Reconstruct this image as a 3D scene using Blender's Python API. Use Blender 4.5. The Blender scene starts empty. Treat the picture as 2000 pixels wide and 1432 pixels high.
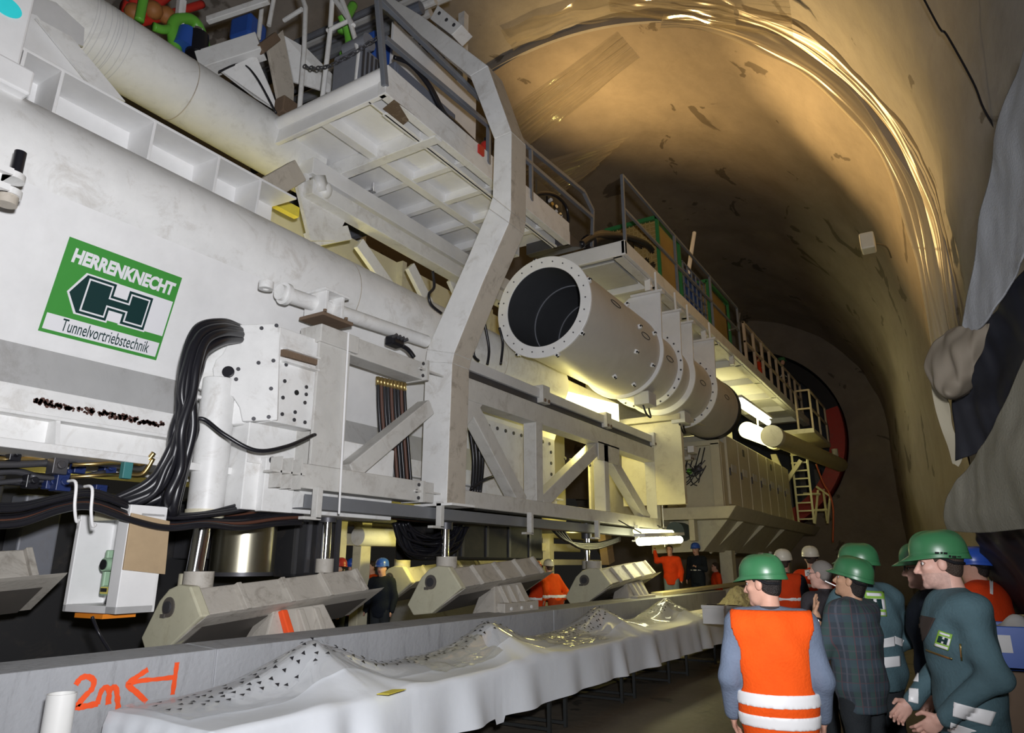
import bpy, bmesh, math, random
import numpy as np
from mathutils import Vector, Matrix, noise
random.seed(7)
SC = bpy.context.scene
COL = SC.collection
# ------------------------------------------------------------------ camera
F_PX = 1350.0; PITCH = math.radians(15.9); YAW = math.radians(31.8); CAM_Z = 1.65
cam_data = bpy.data.cameras.new('camera')
cam_data.sensor_width = 36.0
cam_data.lens = 36.0*F_PX/2000.0
cam_data.clip_start = 0.05; cam_data.clip_end = 200
cam = bpy.data.objects.new('camera', cam_data); COL.objects.link(cam)
cam.location = (0, 0, CAM_Z)
cam.rotation_euler = (math.pi/2+PITCH, 0, YAW)
SC.camera = cam
SC.view_settings.view_transform = 'Standard'
SC.view_settings.look = 'None'
SC.view_settings.gamma = 1.0
SC.view_settings.use_curve_mapping = False
SC.view_settings.exposure = 0.0
# ------------------------------------------------------------------ world and lights
world = bpy.data.worlds.new('world'); SC.world = world; world.use_nodes = True
world.node_tree.nodes['Background'].inputs[0].default_value = (0.9, 0.85, 0.75, 1)
world.node_tree.nodes['Background'].inputs[1].default_value = 0.012

def ray(px, py):
    x = px-1000; y = py-716
    fw = F_PX*math.cos(PITCH)+y*math.sin(PITCH); z = F_PX*math.sin(PITCH)-y*math.cos(PITCH)
    return Vector((x*math.cos(YAW)-fw*math.sin(YAW), fw*math.cos(YAW)+x*math.sin(YAW), z))
def P(px, py, X=None, Y=None, Z=None):
    """point of the photograph on a real plane of the place"""
    r = ray(px, py)
    t = X/r.x if X is not None else (Y/r.y if Y is not None else (Z-CAM_Z)/r.z)
    return Vector((r.x*t, r.y*t, CAM_Z+r.z*t))

def lamp(name, kind, loc, energy, color, target=None, size=0.3, size_y=None, spot=None, blend=1.0):
    d = bpy.data.lights.new(name, kind); d.energy = energy; d.color = color
    if kind == 'AREA':
        d.size = size
        if size_y: d.shape = 'RECTANGLE'; d.size_y = size_y
    else:
        d.shadow_soft_size = size
    if kind == 'SPOT': d.spot_size = math.radians(spot); d.spot_blend = blend
    o = bpy.data.objects.new(name, d); COL.objects.link(o); o.location = loc
    if target is not None:
        o.rotation_euler = (Vector(target)-Vector(loc)).to_track_quat('-Z', 'Y').to_euler()
    return o
YEL = (1.0, 0.86, 0.25); WARM = (1.0, 0.66, 0.26)
# flash of the camera, bounced up at the machine
lamp('camera_flash', 'SPOT', (0.22, 0.0, 2.05), 1950, (0.97, 0.97, 1.0), P(740, 540, X=-6.1), 0.10, spot=125, blend=1.0)
# warm floodlight standing on top of the machine
lamp('warm_floodlight', 'SPOT', (-8.4, 16.2, 11.4), 4600, WARM, (-0.5, 14.2, 10.4), 0.25, spot=66, blend=1.0)
lamp('warm_floodlight', 'SPOT', (-8.4, 16.0, 11.2), 1300, WARM, (-5.0, 15.4, 15.2), 0.25, spot=130, blend=1.0)
# yellow work lamps inside the machine
for i, (loc, e, tgt) in enumerate([((-7.75, 6.4, 5.2), 22, None), ((-7.8, 3.8, 5.6), 4, None), ((-6.1, 12.2, 4.2), 110, None),
                        ((-5.5, 16.2, 4.95), 70, (-7.0, 16.0, 4.0)), ((-5.2, 22.5, 6.4), 120, (-5.6, 22.5, 4.0)), ((-4.9, 14.0, 1.95), 30, None),
                        ((-7.8, 9.5, 1.9), 25, None), ((-5.2, 30.0, 5.6), 60, (-4.8, 27.0, 4.0)), ((-7.6, 15.0, 2.2), 25, None), ((-8.2, 4.0, 2.3), 6, None)]):
    lamp('work_light', 'POINT' if tgt is None else 'SPOT', loc, e, YEL, tgt, 0.12, spot=150)

# ------------------------------------------------------------------ materials
MATS = {}
def mat(name, col, rough=0.5, metal=0.0, dirt=0.0, dirt_col=(0.16, 0.12, 0.08), scale=3.0, bump=0.0, bscale=40.0, spec=0.5, var=0.06, streak=1.0, coat=0.0):
    if name in MATS: return MATS[name]
    m = bpy.data.materials.new(name); m.use_nodes = True
    nt = m.node_tree; N = nt.nodes; L = nt.links
    b = N['Principled BSDF']
    b.inputs['Roughness'].default_value = rough; b.inputs['Metallic'].default_value = metal
    b.inputs['Specular IOR Level'].default_value = spec
    if coat: b.inputs['Coat Weight'].default_value = coat
    tc = N.new('ShaderNodeTexCoord')
    mp = N.new('ShaderNodeMapping'); mp.inputs['Scale'].default_value = (1, 1, 1.0/streak)
    L.new(tc.outputs['Object'], mp.inputs['Vector'])
    n1 = N.new('ShaderNodeTexNoise'); n1.inputs['Scale'].default_value = scale; n1.inputs['Detail'].default_value = 6
    n1.inputs['Roughness'].default_value = 0.65
    L.new(mp.outputs[0], n1.inputs['Vector'])
    r1 = N.new('ShaderNodeValToRGB')
    c = col
    r1.color_ramp.elements[0].position = 0.3; r1.color_ramp.elements[1].position = 0.7
    r1.color_ramp.elements[0].color = tuple(max(0, v*(1-var)) for v in c)+(1,)
    r1.color_ramp.elements[1].color = tuple(min(1, v*(1+var)) for v in c)+(1,)
    L.new(n1.outputs[0], r1.inputs[0])
    out = r1.outputs[0]
    if dirt > 0:
        n2 = N.new('ShaderNodeTexNoise'); n2.inputs['Scale'].default_value = scale*0.9; n2.inputs['Detail'].default_value = 9
        n2.inputs['Roughness'].default_value = 0.75; n2.inputs['Distortion'].default_value = 0.6
        L.new(mp.outputs[0], n2.inputs['Vector'])
        r2 = N.new('ShaderNodeValToRGB')
        r2.color_ramp.elements[0].position = 0.52; r2.color_ramp.elements[1].position = 0.78
        r2.color_ramp.elements[0].color = (0, 0, 0, 1); r2.color_ramp.elements[1].color = (dirt, dirt, dirt, 1)
        L.new(n2.outputs[0], r2.inputs[0])
        mx = N.new('ShaderNodeMixRGB'); mx.inputs[2].default_value = tuple(dirt_col)+(1,)
        L.new(r2.outputs[0], mx.inputs[0]); L.new(out, mx.inputs[1]); out = mx.outputs[0]
    L.new(out, b.inputs['Base Color'])
    if bump > 0:
        n3 = N.new('ShaderNodeTexNoise'); n3.inputs['Scale'].default_value = bscale; n3.inputs['Detail'].default_value = 5
        L.new(tc.outputs['Object'], n3.inputs['Vector'])
        bp = N.new('ShaderNodeBump'); bp.inputs['Strength'].default_value = bump; bp.inputs['Distance'].default_value = 0.02
        L.new(n3.outputs[0], bp.inputs['Height']); L.new(bp.outputs[0], b.inputs['Normal'])
    MATS[name] = m
    return m
def emit(name, col, strength):
    if name in MATS: return MATS[name]
    m = bpy.data.materials.new(name); m.use_nodes = True
    b = m.node_tree.nodes['Principled BSDF']
    b.inputs['Base Color'].default_value = (0.9, 0.9, 0.9, 1)
    b.inputs['Emission Color'].default_value = tuple(col)+(1,); b.inputs['Emission Strength'].default_value = strength
    MATS[name] = m
    return m
def film(name, col, alpha, rough=0.15, trans=0.3):
    """thin plastic film: partly see-through, glossy, lets light through"""
    if name in MATS: return MATS[name]
    m = bpy.data.materials.new(name); m.use_nodes = True
    nt = m.node_tree; N = nt.nodes; L = nt.links; N.remove(N['Principled BSDF'])
    o = N['Material Output']
    d = N.new('ShaderNodeBsdfDiffuse'); d.inputs[0].default_value = tuple(col)+(1,)
    t = N.new('ShaderNodeBsdfTranslucent'); t.inputs[0].default_value = tuple(col)+(1,)
    tr = N.new('ShaderNodeBsdfTransparent')
    g = N.new('ShaderNodeBsdfGlossy'); g.inputs['Roughness'].default_value = rough
    m1 = N.new('ShaderNodeMixShader'); m1.inputs[0].default_value = trans; L.new(d.outputs[0], m1.inputs[1]); L.new(t.outputs[0], m1.inputs[2])
    m2 = N.new('ShaderNodeMixShader'); m2.inputs[0].default_value = alpha; L.new(tr.outputs[0], m2.inputs[1]); L.new(m1.outputs[0], m2.inputs[2])
    m3 = N.new('ShaderNodeMixShader'); m3.inputs[0].default_value = 0.16; L.new(m2.outputs[0], m3.inputs[1]); L.new(g.outputs[0], m3.inputs[2])
    L.new(m3.outputs[0], o.inputs[0])
    MATS[name] = m
    return m

WHITE = mat('white_paint', (0.80, 0.80, 0.79), 0.42, dirt=0.6, dirt_col=(0.34, 0.29, 0.23), scale=3.4, bump=0.05, bscale=60)
WCLEAN = mat('clean_white_paint', (0.82, 0.82, 0.82), 0.4, dirt=0.12, dirt_col=(0.5, 0.46, 0.4), scale=2.0)
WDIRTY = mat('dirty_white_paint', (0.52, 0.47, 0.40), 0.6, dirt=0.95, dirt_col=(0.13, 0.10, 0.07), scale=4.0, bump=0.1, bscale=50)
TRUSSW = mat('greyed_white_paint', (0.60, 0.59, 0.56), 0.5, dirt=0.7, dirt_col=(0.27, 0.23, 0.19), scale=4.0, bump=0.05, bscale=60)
GREYW = mat('light_grey_paint', (0.62, 0.62, 0.62), 0.45, dirt=0.3, dirt_col=(0.3, 0.26, 0.22), scale=2.5)
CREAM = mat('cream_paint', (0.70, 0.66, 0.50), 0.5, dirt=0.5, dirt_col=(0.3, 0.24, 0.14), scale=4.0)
GREY = mat('grey_paint', (0.20, 0.21, 0.24), 0.5, dirt=0.3, scale=5)
DGREY = mat('dark_steel', (0.09, 0.09, 0.10), 0.45, metal=0.5, dirt=0.3, scale=5)
RAILGREY = mat('galvanised_rail', (0.25, 0.27, 0.31), 0.45, metal=0.4, dirt=0.3, scale=6)
CHROME = mat('polished_chrome', (0.9, 0.9, 0.92), 0.12, metal=1.0, var=0.02)
BLACK = mat('black_rubber', (0.012, 0.012, 0.016), 0.33, var=0.1)
BLACKM = mat('black_hole', (0.01, 0.01, 0.01), 0.8)
RUST = mat('rust', (0.17, 0.115, 0.075), 0.85, dirt=0.5, scale=9, bump=0.3)
RED = mat('red_paint', (0.55, 0.03, 0.02), 0.45, dirt=0.4, scale=4)
GREENP = mat('green_hose', (0.14, 0.45, 0.05), 0.4)
BLUE = mat('blue_plastic', (0.03, 0.10, 0.42), 0.4)
YELLOW = mat('yellow_paint', (0.80, 0.68, 0.08), 0.5, dirt=0.3)
WOOD = mat('plywood', (0.45, 0.33, 0.20), 0.7, dirt=0.2, scale=6)
BRASS = mat('brass_fitting', (0.65, 0.48, 0.2), 0.35, metal=1.0)
HOSEBR = mat('brown_hose', (0.10, 0.04, 0.025), 0.5)

# ------------------------------------------------------------------ mesh helpers
def origin(o):
    v = Vector((0, 0, 0))
    while o is not None:
        v = v+o.location; o = o.parent
    return v
LOCAL = set()
def origin_build(o):
    r = o
    while r.parent is not None: r = r.parent
    return Vector((0, 0, 0)) if r.name in LOCAL else origin(o)
def tag(o, label=None, cat=None, group=None, kind=None):
    if label: o['label'] = label
    if cat: o['category'] = cat
    if group: o['group'] = group
    if kind: o['kind'] = kind
    return o
def thing(name, label, cat, loc=(0, 0, 0), group=None):
    o = bpy.data.objects.new(name, None); o.empty_display_size = 0.2; COL.objects.link(o); o.location = loc
    return tag(o, label, cat, group)
def frame_of(d, up=(0, 0, 1)):
    d = Vector(d).normalized(); u = Vector(up)
    if abs(d.dot(u)) > 0.999: u = Vector((0, 1, 0))
    s = d.cross(u).normalized(); u = s.cross(d).normalized()
    return d, s, u
class MB:
    def __init__(s): s.v = []; s.f = []; s.m = []
    def add(s, vs, fs, mi=0):
        o = len(s.v); s.v += [Vector(v) for v in vs]
        s.f += [tuple(i+o for i in f) for f in fs]; s.m += [mi]*len(fs); return s
    def hexa(s, c, mi=0):
        return s.add(c, [(0, 3, 2, 1), (4, 5, 6, 7), (0, 1, 5, 4), (1, 2, 6, 5), (2, 3, 7, 6), (3, 0, 4, 7)], mi)
    def box(s, a, b, mi=0):
        x0, x1 = sorted((a[0], b[0])); y0, y1 = sorted((a[1], b[1])); z0, z1 = sorted((a[2], b[2]))
        return s.hexa([(x0, y0, z0), (x1, y0, z0), (x1, y1, z0), (x0, y1, z0), (x0, y0, z1), (x1, y0, z1), (x1, y1, z1), (x0, y1, z1)], mi)
    def beam(s, a, b, w, h, up=(0, 0, 1), mi=0):
        a = Vector(a); b = Vector(b); d, sd, u = frame_of(b-a, up); sd = sd*w/2; u = u*h/2
        return s.hexa([a-sd-u, a+sd-u, b+sd-u, b-sd-u, a-sd+u, a+sd+u, b+sd+u, b-sd+u], mi)
    def ibeam(s, a, b, w, h, t=0.03, up=(0, 0, 1), mi=0):
        a = Vector(a); b = Vector(b); d, sd, u = frame_of(b-a, up)
        s.beam(a+u*(h/2-t/2), b+u*(h/2-t/2), w, t, up, mi); s.beam(a-u*(h/2-t/2), b-u*(h/2-t/2), w, t, up, mi)
        return s.beam(a, b, t, h-2*t, up, mi)
    def cyl(s, a, b, r, r2=None, n=20, mi=0, caps=True):
        a = Vector(a); b = Vector(b); r2 = r if r2 is None else r2
        d, sd, u = frame_of(b-a)
        vs = []
        for p, rr in ((a, r), (b, r2)):
            for i in range(n):
                t = 2*math.pi*i/n; vs.append(p+(sd*math.cos(t)+u*math.sin(t))*rr)
        fs = [(i, (i+1) % n, n+(i+1) % n, n+i) for i in range(n)]
        if caps: fs += [tuple(range(n-1, -1, -1)), tuple(range(n, 2*n))]
        return s.add(vs, fs, mi)
    def ring(s, c, axis, r0, r1, th, n=40, mi=0):
        d, sd, u = frame_of(axis); c = Vector(c); vs = []
        for k, (r, o) in enumerate(((r0, 0), (r1, 0), (r1, th), (r0, th))):
            for i in range(n):
                t = 2*math.pi*i/n; vs.append(c+d*o+(sd*math.cos(t)+u*math.sin(t))*r)
        fs = []
        for k in range(4):
            k2 = (k+1) % 4
            for i in range(n): fs.append((k*n+i, k*n+(i+1) % n, k2*n+(i+1) % n, k2*n+i))
        return s.add(vs, fs, mi)
    def tube(s, pts, r, n=8, mi=0, caps=True):
        pts = [Vector(p) for p in pts]; vs = []; prev = None
        for i, p in enumerate(pts):
            d = (pts[min(i+1, len(pts)-1)]-pts[max(i-1, 0)])
            if d.length < 1e-6: d = Vector((0, 0, 1))
            d.normalize()
            if prev is None: _, sd, u = frame_of(d)
            else:
                sd = prev-d*prev.dot(d)
                if sd.length < 1e-5: _, sd, u = frame_of(d)
                sd.normalize(); u = sd.cross(d)
            prev = sd
            for k in range(n):
                t = 2*math.pi*k/n; vs.append(p+(sd*math.cos(t)+u*math.sin(t))*r)
        fs = []
        for i in range(len(pts)-1):
            for k in range(n): fs.append((i*n+k, i*n+(k+1) % n, (i+1)*n+(k+1) % n, (i+1)*n+k))
        if caps: fs += [tuple(range(n-1, -1, -1)), tuple(range((len(pts)-1)*n, len(pts)*n))]
        return s.add(vs, fs, mi)
    def prism(s, poly, off, mi=0):
        """polygon of points swept by the vector off"""
        n = len(poly); poly = [Vector(p) for p in poly]; off = Vector(off)
        return s.add(poly+[p+off for p in poly], [tuple(range(n-1, -1, -1)), tuple(range(n, 2*n))]+[(i, (i+1) % n, n+(i+1) % n, n+i) for i in range(n)], mi)
    def ball(s, c, r, n=12, mi=0, sc=(1, 1, 1)):
        c = Vector(c); vs = []; fs = []; m = n//2
        for j in range(m+1):
            ph = math.pi*j/m
            for i in range(n):
                t = 2*math.pi*i/n
                vs.append(c+Vector((r*sc[0]*math.sin(ph)*math.cos(t), r*sc[1]*math.sin(ph)*math.sin(t), r*sc[2]*math.cos(ph))))
        for j in range(m):
            for i in range(n): fs.append((j*n+i, (j+1)*n+i, (j+1)*n+(i+1) % n, j*n+(i+1) % n))
        return s.add(vs, fs, mi)
    def grid(s, fn, nu, nv, mi=0, closed_u=False):
        vs = [fn(i/(nu-1 if not closed_u else nu), j/(nv-1)) for j in range(nv) for i in range(nu)]
        fs = []
        for j in range(nv-1):
            for i in range(nu if closed_u else nu-1):
                i2 = (i+1) % nu; fs.append((j*nu+i, j*nu+i2, (j+1)*nu+i2, (j+1)*nu+i))
        return s.add(vs, fs, mi)
    def build(s, name, mats, parent=None, bevel=0.0, smooth=None, solid=0.0, loc=None):
        me = bpy.data.meshes.new(name)
        base = origin_build(parent) if parent is not None else (Vector(loc) if loc is not None else sum(s.v, Vector())/max(1, len(s.v)))
        me.from_pydata([v-base for v in s.v], [], s.f)
        if not isinstance(mats, (list, tuple)): mats = [mats]
        for m in mats: me.materials.append(m)
        me.polygons.foreach_set('material_index', s.m)
        bm = bmesh.new(); bm.from_mesh(me); bmesh.ops.recalc_face_normals(bm, faces=bm.faces); bm.to_mesh(me); bm.free()
        o = bpy.data.objects.new(name, me); COL.objects.link(o)
        if parent is not None: o.parent = parent
        else: o.location = base
        if smooth:
            me.polygons.foreach_set('use_smooth', [True]*len(me.polygons))
            if smooth is not True: me.set_sharp_from_angle(angle=math.radians(smooth))
        if solid:
            md = o.modifiers.new('Solidify', 'SOLIDIFY'); md.thickness = solid; md.offset = 0
        if bevel:
            md = o.modifiers.new('Bevel', 'BEVEL'); md.width = bevel; md.segments = 2; md.limit_method = 'ANGLE'; md.angle_limit = math.radians(40)
        me.update()
        return o
def copy_tree(o, parent=None):
    c = o.copy(); COL.objects.link(c); c.parent = parent
    for ch in list(o.children): copy_tree(ch, c)
    return c
def bez(p, n=24):
    """smooth curve through the points"""
    p = [Vector(q) for q in p]; out = []
    for i in range(len(p)-1):
        a = p[max(i-1, 0)]; b = p[i]; c = p[i+1]; d = p[min(i+2, len(p)-1)]
        for k in range(n):
            t = k/n; t2 = t*t; t3 = t2*t
            out.append(0.5*((2*b)+(c-a)*t+(2*a-5*b+4*c-d)*t2+(3*b-a-3*c+d)*t3))
    out.append(p[-1]); return out
def nz(x, y=0, z=0): return noise.noise(Vector((x, y, z)))
# ================================================================== the setting
def rockmat(name, base, dark, patch=0.66, scale=0.55, crack=True):
    m = mat(name, base, 0.85, dirt=0.35, dirt_col=tuple(v*0.55 for v in base), scale=scale*1.6, bump=0.5, bscale=7, var=0.12)
    nt = m.node_tree; N = nt.nodes; L = nt.links; b = N['Principled BSDF']
    old = b.inputs['Base Color'].links[0].from_socket
    tc = N.new('ShaderNodeTexCoord')
    n = N.new('ShaderNodeTexNoise'); n.inputs['Scale'].default_value = scale; n.inputs['Detail'].default_value = 7; n.inputs['Distortion'].default_value = 0.9
    L.new(tc.outputs['Object'], n.inputs['Vector'])
    r = N.new('ShaderNodeValToRGB'); r.color_ramp.elements[0].position = patch; r.color_ramp.elements[1].position = patch+0.015
    r.color_ramp.elements[1].color = (0.75, 0.75, 0.75, 1)
    L.new(n.outputs[0], r.inputs[0])
    mx = N.new('ShaderNodeMixRGB'); mx.inputs[2].default_value = tuple(dark)+(1,)
    L.new(r.outputs[0], mx.inputs[0]); L.new(old, mx.inputs[1]); L.new(mx.outputs[0], b.inputs['Base Color'])
    return m
ROCK = rockmat('shotcrete_lining', (0.33, 0.31, 0.29), (0.10, 0.085, 0.07), 0.65, 0.8)
ROCKF = rockmat('shotcrete_inner', (0.30, 0.25, 0.20), (0.09, 0.07, 0.05), 0.64, 0.7)
CONC = mat('kerb_concrete', (0.36, 0.37, 0.39), 0.8, dirt=0.8, dirt_col=(0.12, 0.12, 0.12), scale=4.5, bump=0.3, bscale=25, streak=4.0)
CONCT = mat('kerb_top_concrete', (0.33, 0.32, 0.29), 0.85, dirt=0.5, dirt_col=(0.14, 0.13, 0.11), scale=4, bump=0.4, bscale=30)
FLOORM = rockmat('wet_dirty_floor', (0.115, 0.098, 0.075), (0.02, 0.018, 0.015), 0.60, 1.3)
FLOORM.node_tree.nodes['Principled BSDF'].inputs['Roughness'].default_value = 0.6

AXX, AXZ = -8.0, 7.0
R_NEAR, R_FAR, Y_STEP, Y_END = 8.65, 8.45, 14.0, 34.0
def vault_pt(R, a, y, amp, seed):
    """a: 0 at the right springing, pi at the left; below 0 the right wall"""
    p = Vector((AXX+R*math.cos(a), y, AXZ+R*math.sin(a)))
    d = amp*(noise.noise(p*0.35+Vector((seed, 0, 0)))+0.5*noise.noise(p*0.9+Vector((seed, 3, 0)))+0.25*noise.noise(p*2.3))
    return p+Vector((math.cos(a), 0, math.sin(a)))*d
def wall_pt(R, z, y, amp, seed):
    p = Vector((AXX+R, y, z)); d = amp*(noise.noise(p*0.35+Vector((seed, 0, 0)))+0.5*noise.noise(p*0.9+Vector((seed, 3, 0)))+0.25*noise.noise(p*2.3))
    return p+Vector((d, 0, 0))
def vault(nm, nw, m, R0, R1, y0, y1, amp, seed, ny, solid=0.0):
    sm = lambda t: max(0, min(1, t))**2*(3-2*max(0, min(1, t)))
    Rf = (lambda y: R0+(R1-R0)*(y-y0)/(y1-y0)) if R0 != R1 else (lambda y: R0+0.75*sm((10.5-y)/5.5))
    mb = MB(); mb.grid(lambda u, v: vault_pt(Rf(y0+(y1-y0)*v), math.pi*1.12*u, y0+(y1-y0)*v, amp, seed), 110, ny)
    tag(mb.build(nm, m, smooth=True, loc=(0, 0, 0)), kind='structure')
    mb = MB(); mb.grid(lambda u, v: wall_pt(Rf(y0+(y1-y0)*v), -0.3+u*7.3, y0+(y1-y0)*v, amp, seed), 30, ny)
    tag(mb.build(nw, m, smooth=True, loc=(0, 0, 0)), kind='structure')
vault('ceiling', 'wall_right', ROCK, R_NEAR, R_NEAR, -6.0, Y_STEP, 0.13, 1.0, 90)
vault('ceiling_inner', 'wall_right_inner', ROCKF, R_FAR, 6.3, Y_STEP, Y_END, 0.12, 5.0, 80)
# ring face of the step between the two linings
mb = MB()
def step(u, v):
    a = -0.86+u*(math.pi*1.12+0.86)
    R = R_FAR-0.02+v*(R_NEAR+0.25-R_FAR+0.02)
    if a >= 0: return Vector((AXX+R*math.cos(a), Y_STEP, AXZ+R*math.sin(a)))
    return Vector((AXX+R, Y_STEP, AXZ+a*AXZ/0.86-0.3*(a/-0.86)))
mb.grid(step, 120, 2); tag(mb.build('trim_1', ROCK, solid=0.1, loc=(0, 0, 0)), kind='structure')
# end wall with the round bore
BX, BZ, BR = -7.75, 7.27, 4.44
mb = MB()
def endw(u, v):
    a = 2*math.pi*u; r = BR
    o = Vector((math.cos(a), 0, math.sin(a)))
    big = Vector((BX+o.x*9.5, 0, max(-0.3, BZ+o.z*9.5)))
    q = Vector((BX+o.x*r, 0, BZ+o.z*r)); p = q+(big-q)*v
    return Vector((p.x, Y_END+0.15*nz(p.x*0.8, p.z*0.8)-0.1, p.z))
mb.grid(endw, 120, 20, closed_u=True); tag(mb.build('wall_end', ROCKF, smooth=True, loc=(0, 0, 0)), kind='structure')
mb = MB(); mb.grid(lambda u, v: Vector((BX+BR*math.cos(2*math.pi*u), Y_END-0.15+v*10, BZ+BR*math.sin(2*math.pi*u))), 80, 6, closed_u=True)
mb.prism([(BX+BR*1.05*math.cos(2*math.pi*i/40), Y_END+9.8, BZ+BR*1.05*math.sin(2*math.pi*i/40)) for i in range(40)], (0, 0.1, 0))
tag(mb.build('wall_bore', mat('dark_rock', (0.05, 0.05, 0.055), 0.9), smooth=40, loc=(0, 0, 0)), kind='structure')
# floor
mb = MB(); mb.grid(lambda u, v: Vector((-17+19.0*u, -6+40.2*v, 0.02*nz((-17+18.2*u)*0.8, 45*v*0.8))), 90, 160)
tag(mb.build('floor', FLOORM, smooth=True, loc=(0, 0, 0)), kind='structure')
mb = MB(); mb.box((-17.5, -6.1, -0.3), (2.0, -6.0, 17)); tag(mb.build('wall_back', ROCK, loc=(0, 0, 0)), kind='structure')

# concrete cradle wall the machine stands in, with its sloping inner side
mb = MB()
prof = [(-4.9, 0), (-4.9, 1.02), (-5.3, 1.04), (-5.75, 0.86), (-6.6, 0.35), (-7.2, 0.12), (-7.2, 0)]
ys = [-2, 3.62, 3.635, 9.0, 9.015, 15, 17.8]
for i in range(0, len(ys)-1, 2) if False else range(len(ys)-1):
    g = 0.006 if ys[i+1]-ys[i] < 0.05 else 0
    pf_ = prof if ys[i] < 14.9 else [(-4.9, 0), (-4.9, 1.02), (-5.35, 1.04), (-5.35, 0)]
    mb.prism([(x-(g if k in (0, 1) else 0), ys[i], z-g*0) for k, (x, z) in enumerate(pf_)], (0, ys[i+1]-ys[i], 0))
tag(mb.build('wall_kerb', CONC, bevel=0.02), 'long grey concrete kerb wall with orange paint marks, below the machine shoes', 'concrete wall', kind='structure')
mb = MB(); mb.prism([(x, -2, z) for x, z in [(-12.6, 0), (-12.6, 1.02), (-12.2, 1.04), (-11.9, 0.86), (-11.6, 0.35), (-11.4, 0.12), (-11.4, 0)]], (0, 21, 0))
tag(mb.build('wall_kerb_opposite', CONC, bevel=0.02), 'concrete kerb on the far side of the machine', 'concrete wall', kind='structure')
# sprayed marks on the kerb: 2m, an arrow and a stroke
PAINT = mat('orange_spray_paint', (0.95, 0.10, 0.02), 0.6, var=0.1)
def stroke(mb, pix, w, X=-4.895):
    pts = bez([P(px, py, X=X) for px, py in pix], 10); L, R = [], []
    for i, p in enumerate(pts):
        d = (pts[min(i+1, len(pts)-1)]-pts[max(i-1, 0)]).normalized(); nrm = Vector((0, -d.z, d.y))*w*(0.85+0.3*nz(i*0.3, w*90)); L.append(p+nrm); R.append(p-nrm)
    n = len(pts); mb.add(L+R, [(i, i+1, n+i+1, n+i) for i in range(n-1)])
PMARK = [0]
def mark(pix, w, par):
    PMARK[0] += 1; mb = MB(); stroke(mb, pix, w, -4.897+0.0006*PMARK[0]); return mb.build('stroke', PAINT, par, solid=0.002)
p1 = thing('paint_mark', 'orange sprayed characters 2m on the grey concrete kerb', 'paint mark', P(190, 1350, X=-4.9))
mark([(148, 1338), (158, 1325), (172, 1322), (183, 1330), (180, 1345), (168, 1358), (156, 1372), (150, 1381), (165, 1380), (192, 1374)], 0.021, p1)
mark([(190, 1376), (196, 1355), (203, 1344), (211, 1345), (213, 1358), (212, 1376)], 0.020, p1)
mark([(211, 1376), (214, 1352), (220, 1343), (227, 1346), (229, 1362), (231, 1384)], 0.021, p1)
p2 = thing('paint_mark', 'orange sprayed arrow with a cross stroke on the grey concrete kerb', 'paint mark', P(300, 1330, X=-4.9))
mark([(246, 1338), (275, 1330), (305, 1327), (340, 1323)], 0.018, p2)
mark([(289, 1308), (268, 1322), (250, 1337), (266, 1352), (286, 1371)], 0.021, p2)
mark([(346, 1294), (342, 1322), (337, 1357)], 0.021, p2)
# ================================================================== the machine: girder, sign, jack, truss, portal
def PQ(px, py, A, n):
    r = ray(px, py); o = Vector((0, 0, CAM_Z)); n = Vector(n)
    return o+r*((Vector(A)-o).dot(n)/r.dot(n))
def webx(z): return -6.10-(4.36-z)*0.30
def disc(mb, c, n, r, th=0.01, k=10): mb.cyl(c, Vector(c)+Vector(n).normalized()*th, r, n=k)
def bolts(parent, pts, n, r=0.022, th=0.014, m=None, name='bolt'):
    for p in pts:
        mb = MB(); disc(mb, Vector(p)-Vector(n).normalized()*0.004, n, r, th); mb.build(name, m or DGREY, parent)

# ---- main girder
g = thing('main_girder', 'white welded machine girder with round upper chord and flat side carrying the green sign', 'steel girder', (-6.4, 2, 2.52))
mb = MB(); mb.cyl((-6.45, -1.5, 4.98), (-6.45, 11.6, 4.98), 0.55, n=64); mb.build('chord_pipe', WHITE, g, smooth=30)
for y in (1.05, 5.9, 9.4):
    mb = MB(); mb.ring((-6.45, y, 4.98), (0, 1, 0), 0.545, 0.552, 0.012, 64); mb.build('weld_seam', WDIRTY, g)
mb = MB(); mb.prism([(webx(4.75), -1.5, 4.75), (webx(3.40), -1.5, 3.40), (webx(3.4)-0.03, -1.5, 3.40), (webx(4.75)-0.03, -1.5, 4.75)], (0, 13.1, 0)); mb.build('side_plate', WCLEAN, g)
mb = MB(); mb.prism([(webx(3.4)-0.03, -1.5, 3.42), (webx(3.4)+0.012, -1.5, 3.41), (-6.19, -1.5, 3.03), (-6.25, -1.5, 3.03)], (0, 13.1, 0)); mb.build('lower_band', mat('greyed_paint', (0.47, 0.47, 0.47), 0.6, dirt=0.7, dirt_col=(0.25, 0.23, 0.21), scale=3, streak=2.5), g)
mb = MB(); mb.box((-6.19, -1.5, 2.80), (-6.3, 11.6, 3.035)); mb.build('rail_plate', WHITE, g, bevel=0.008)
mb = MB(); mb.box((-6.06, -1.5, 2.77), (-6.35, 11.6, 2.80)); mb.build('ledge_flange', WHITE, g, bevel=0.006)
mb = MB(); mb.box((-6.2, -1.5, 2.56), (-6.3, 11.6, 2.78)); mb.build('recessed_panel', WHITE, g)
for y in (0.9, 2.75, 4.6, 6.4, 8.2, 10.0):
    mb = MB(); mb.prism([(-6.08, y, 2.775), (-6.21, y, 2.775), (-6.21, y, 2.56), (-6.02, y, 2.56)], (0, 0.035, 0)); mb.build('stiffener', WHITE, g)
mb = MB(); mb.box((-5.95, -1.5, 2.49), (-6.45, 11.6, 2.56)); mb.build('bottom_flange', WHITE, g, bevel=0.008)
rr = random.Random(3); mb = MB()
y = 2.62
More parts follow.
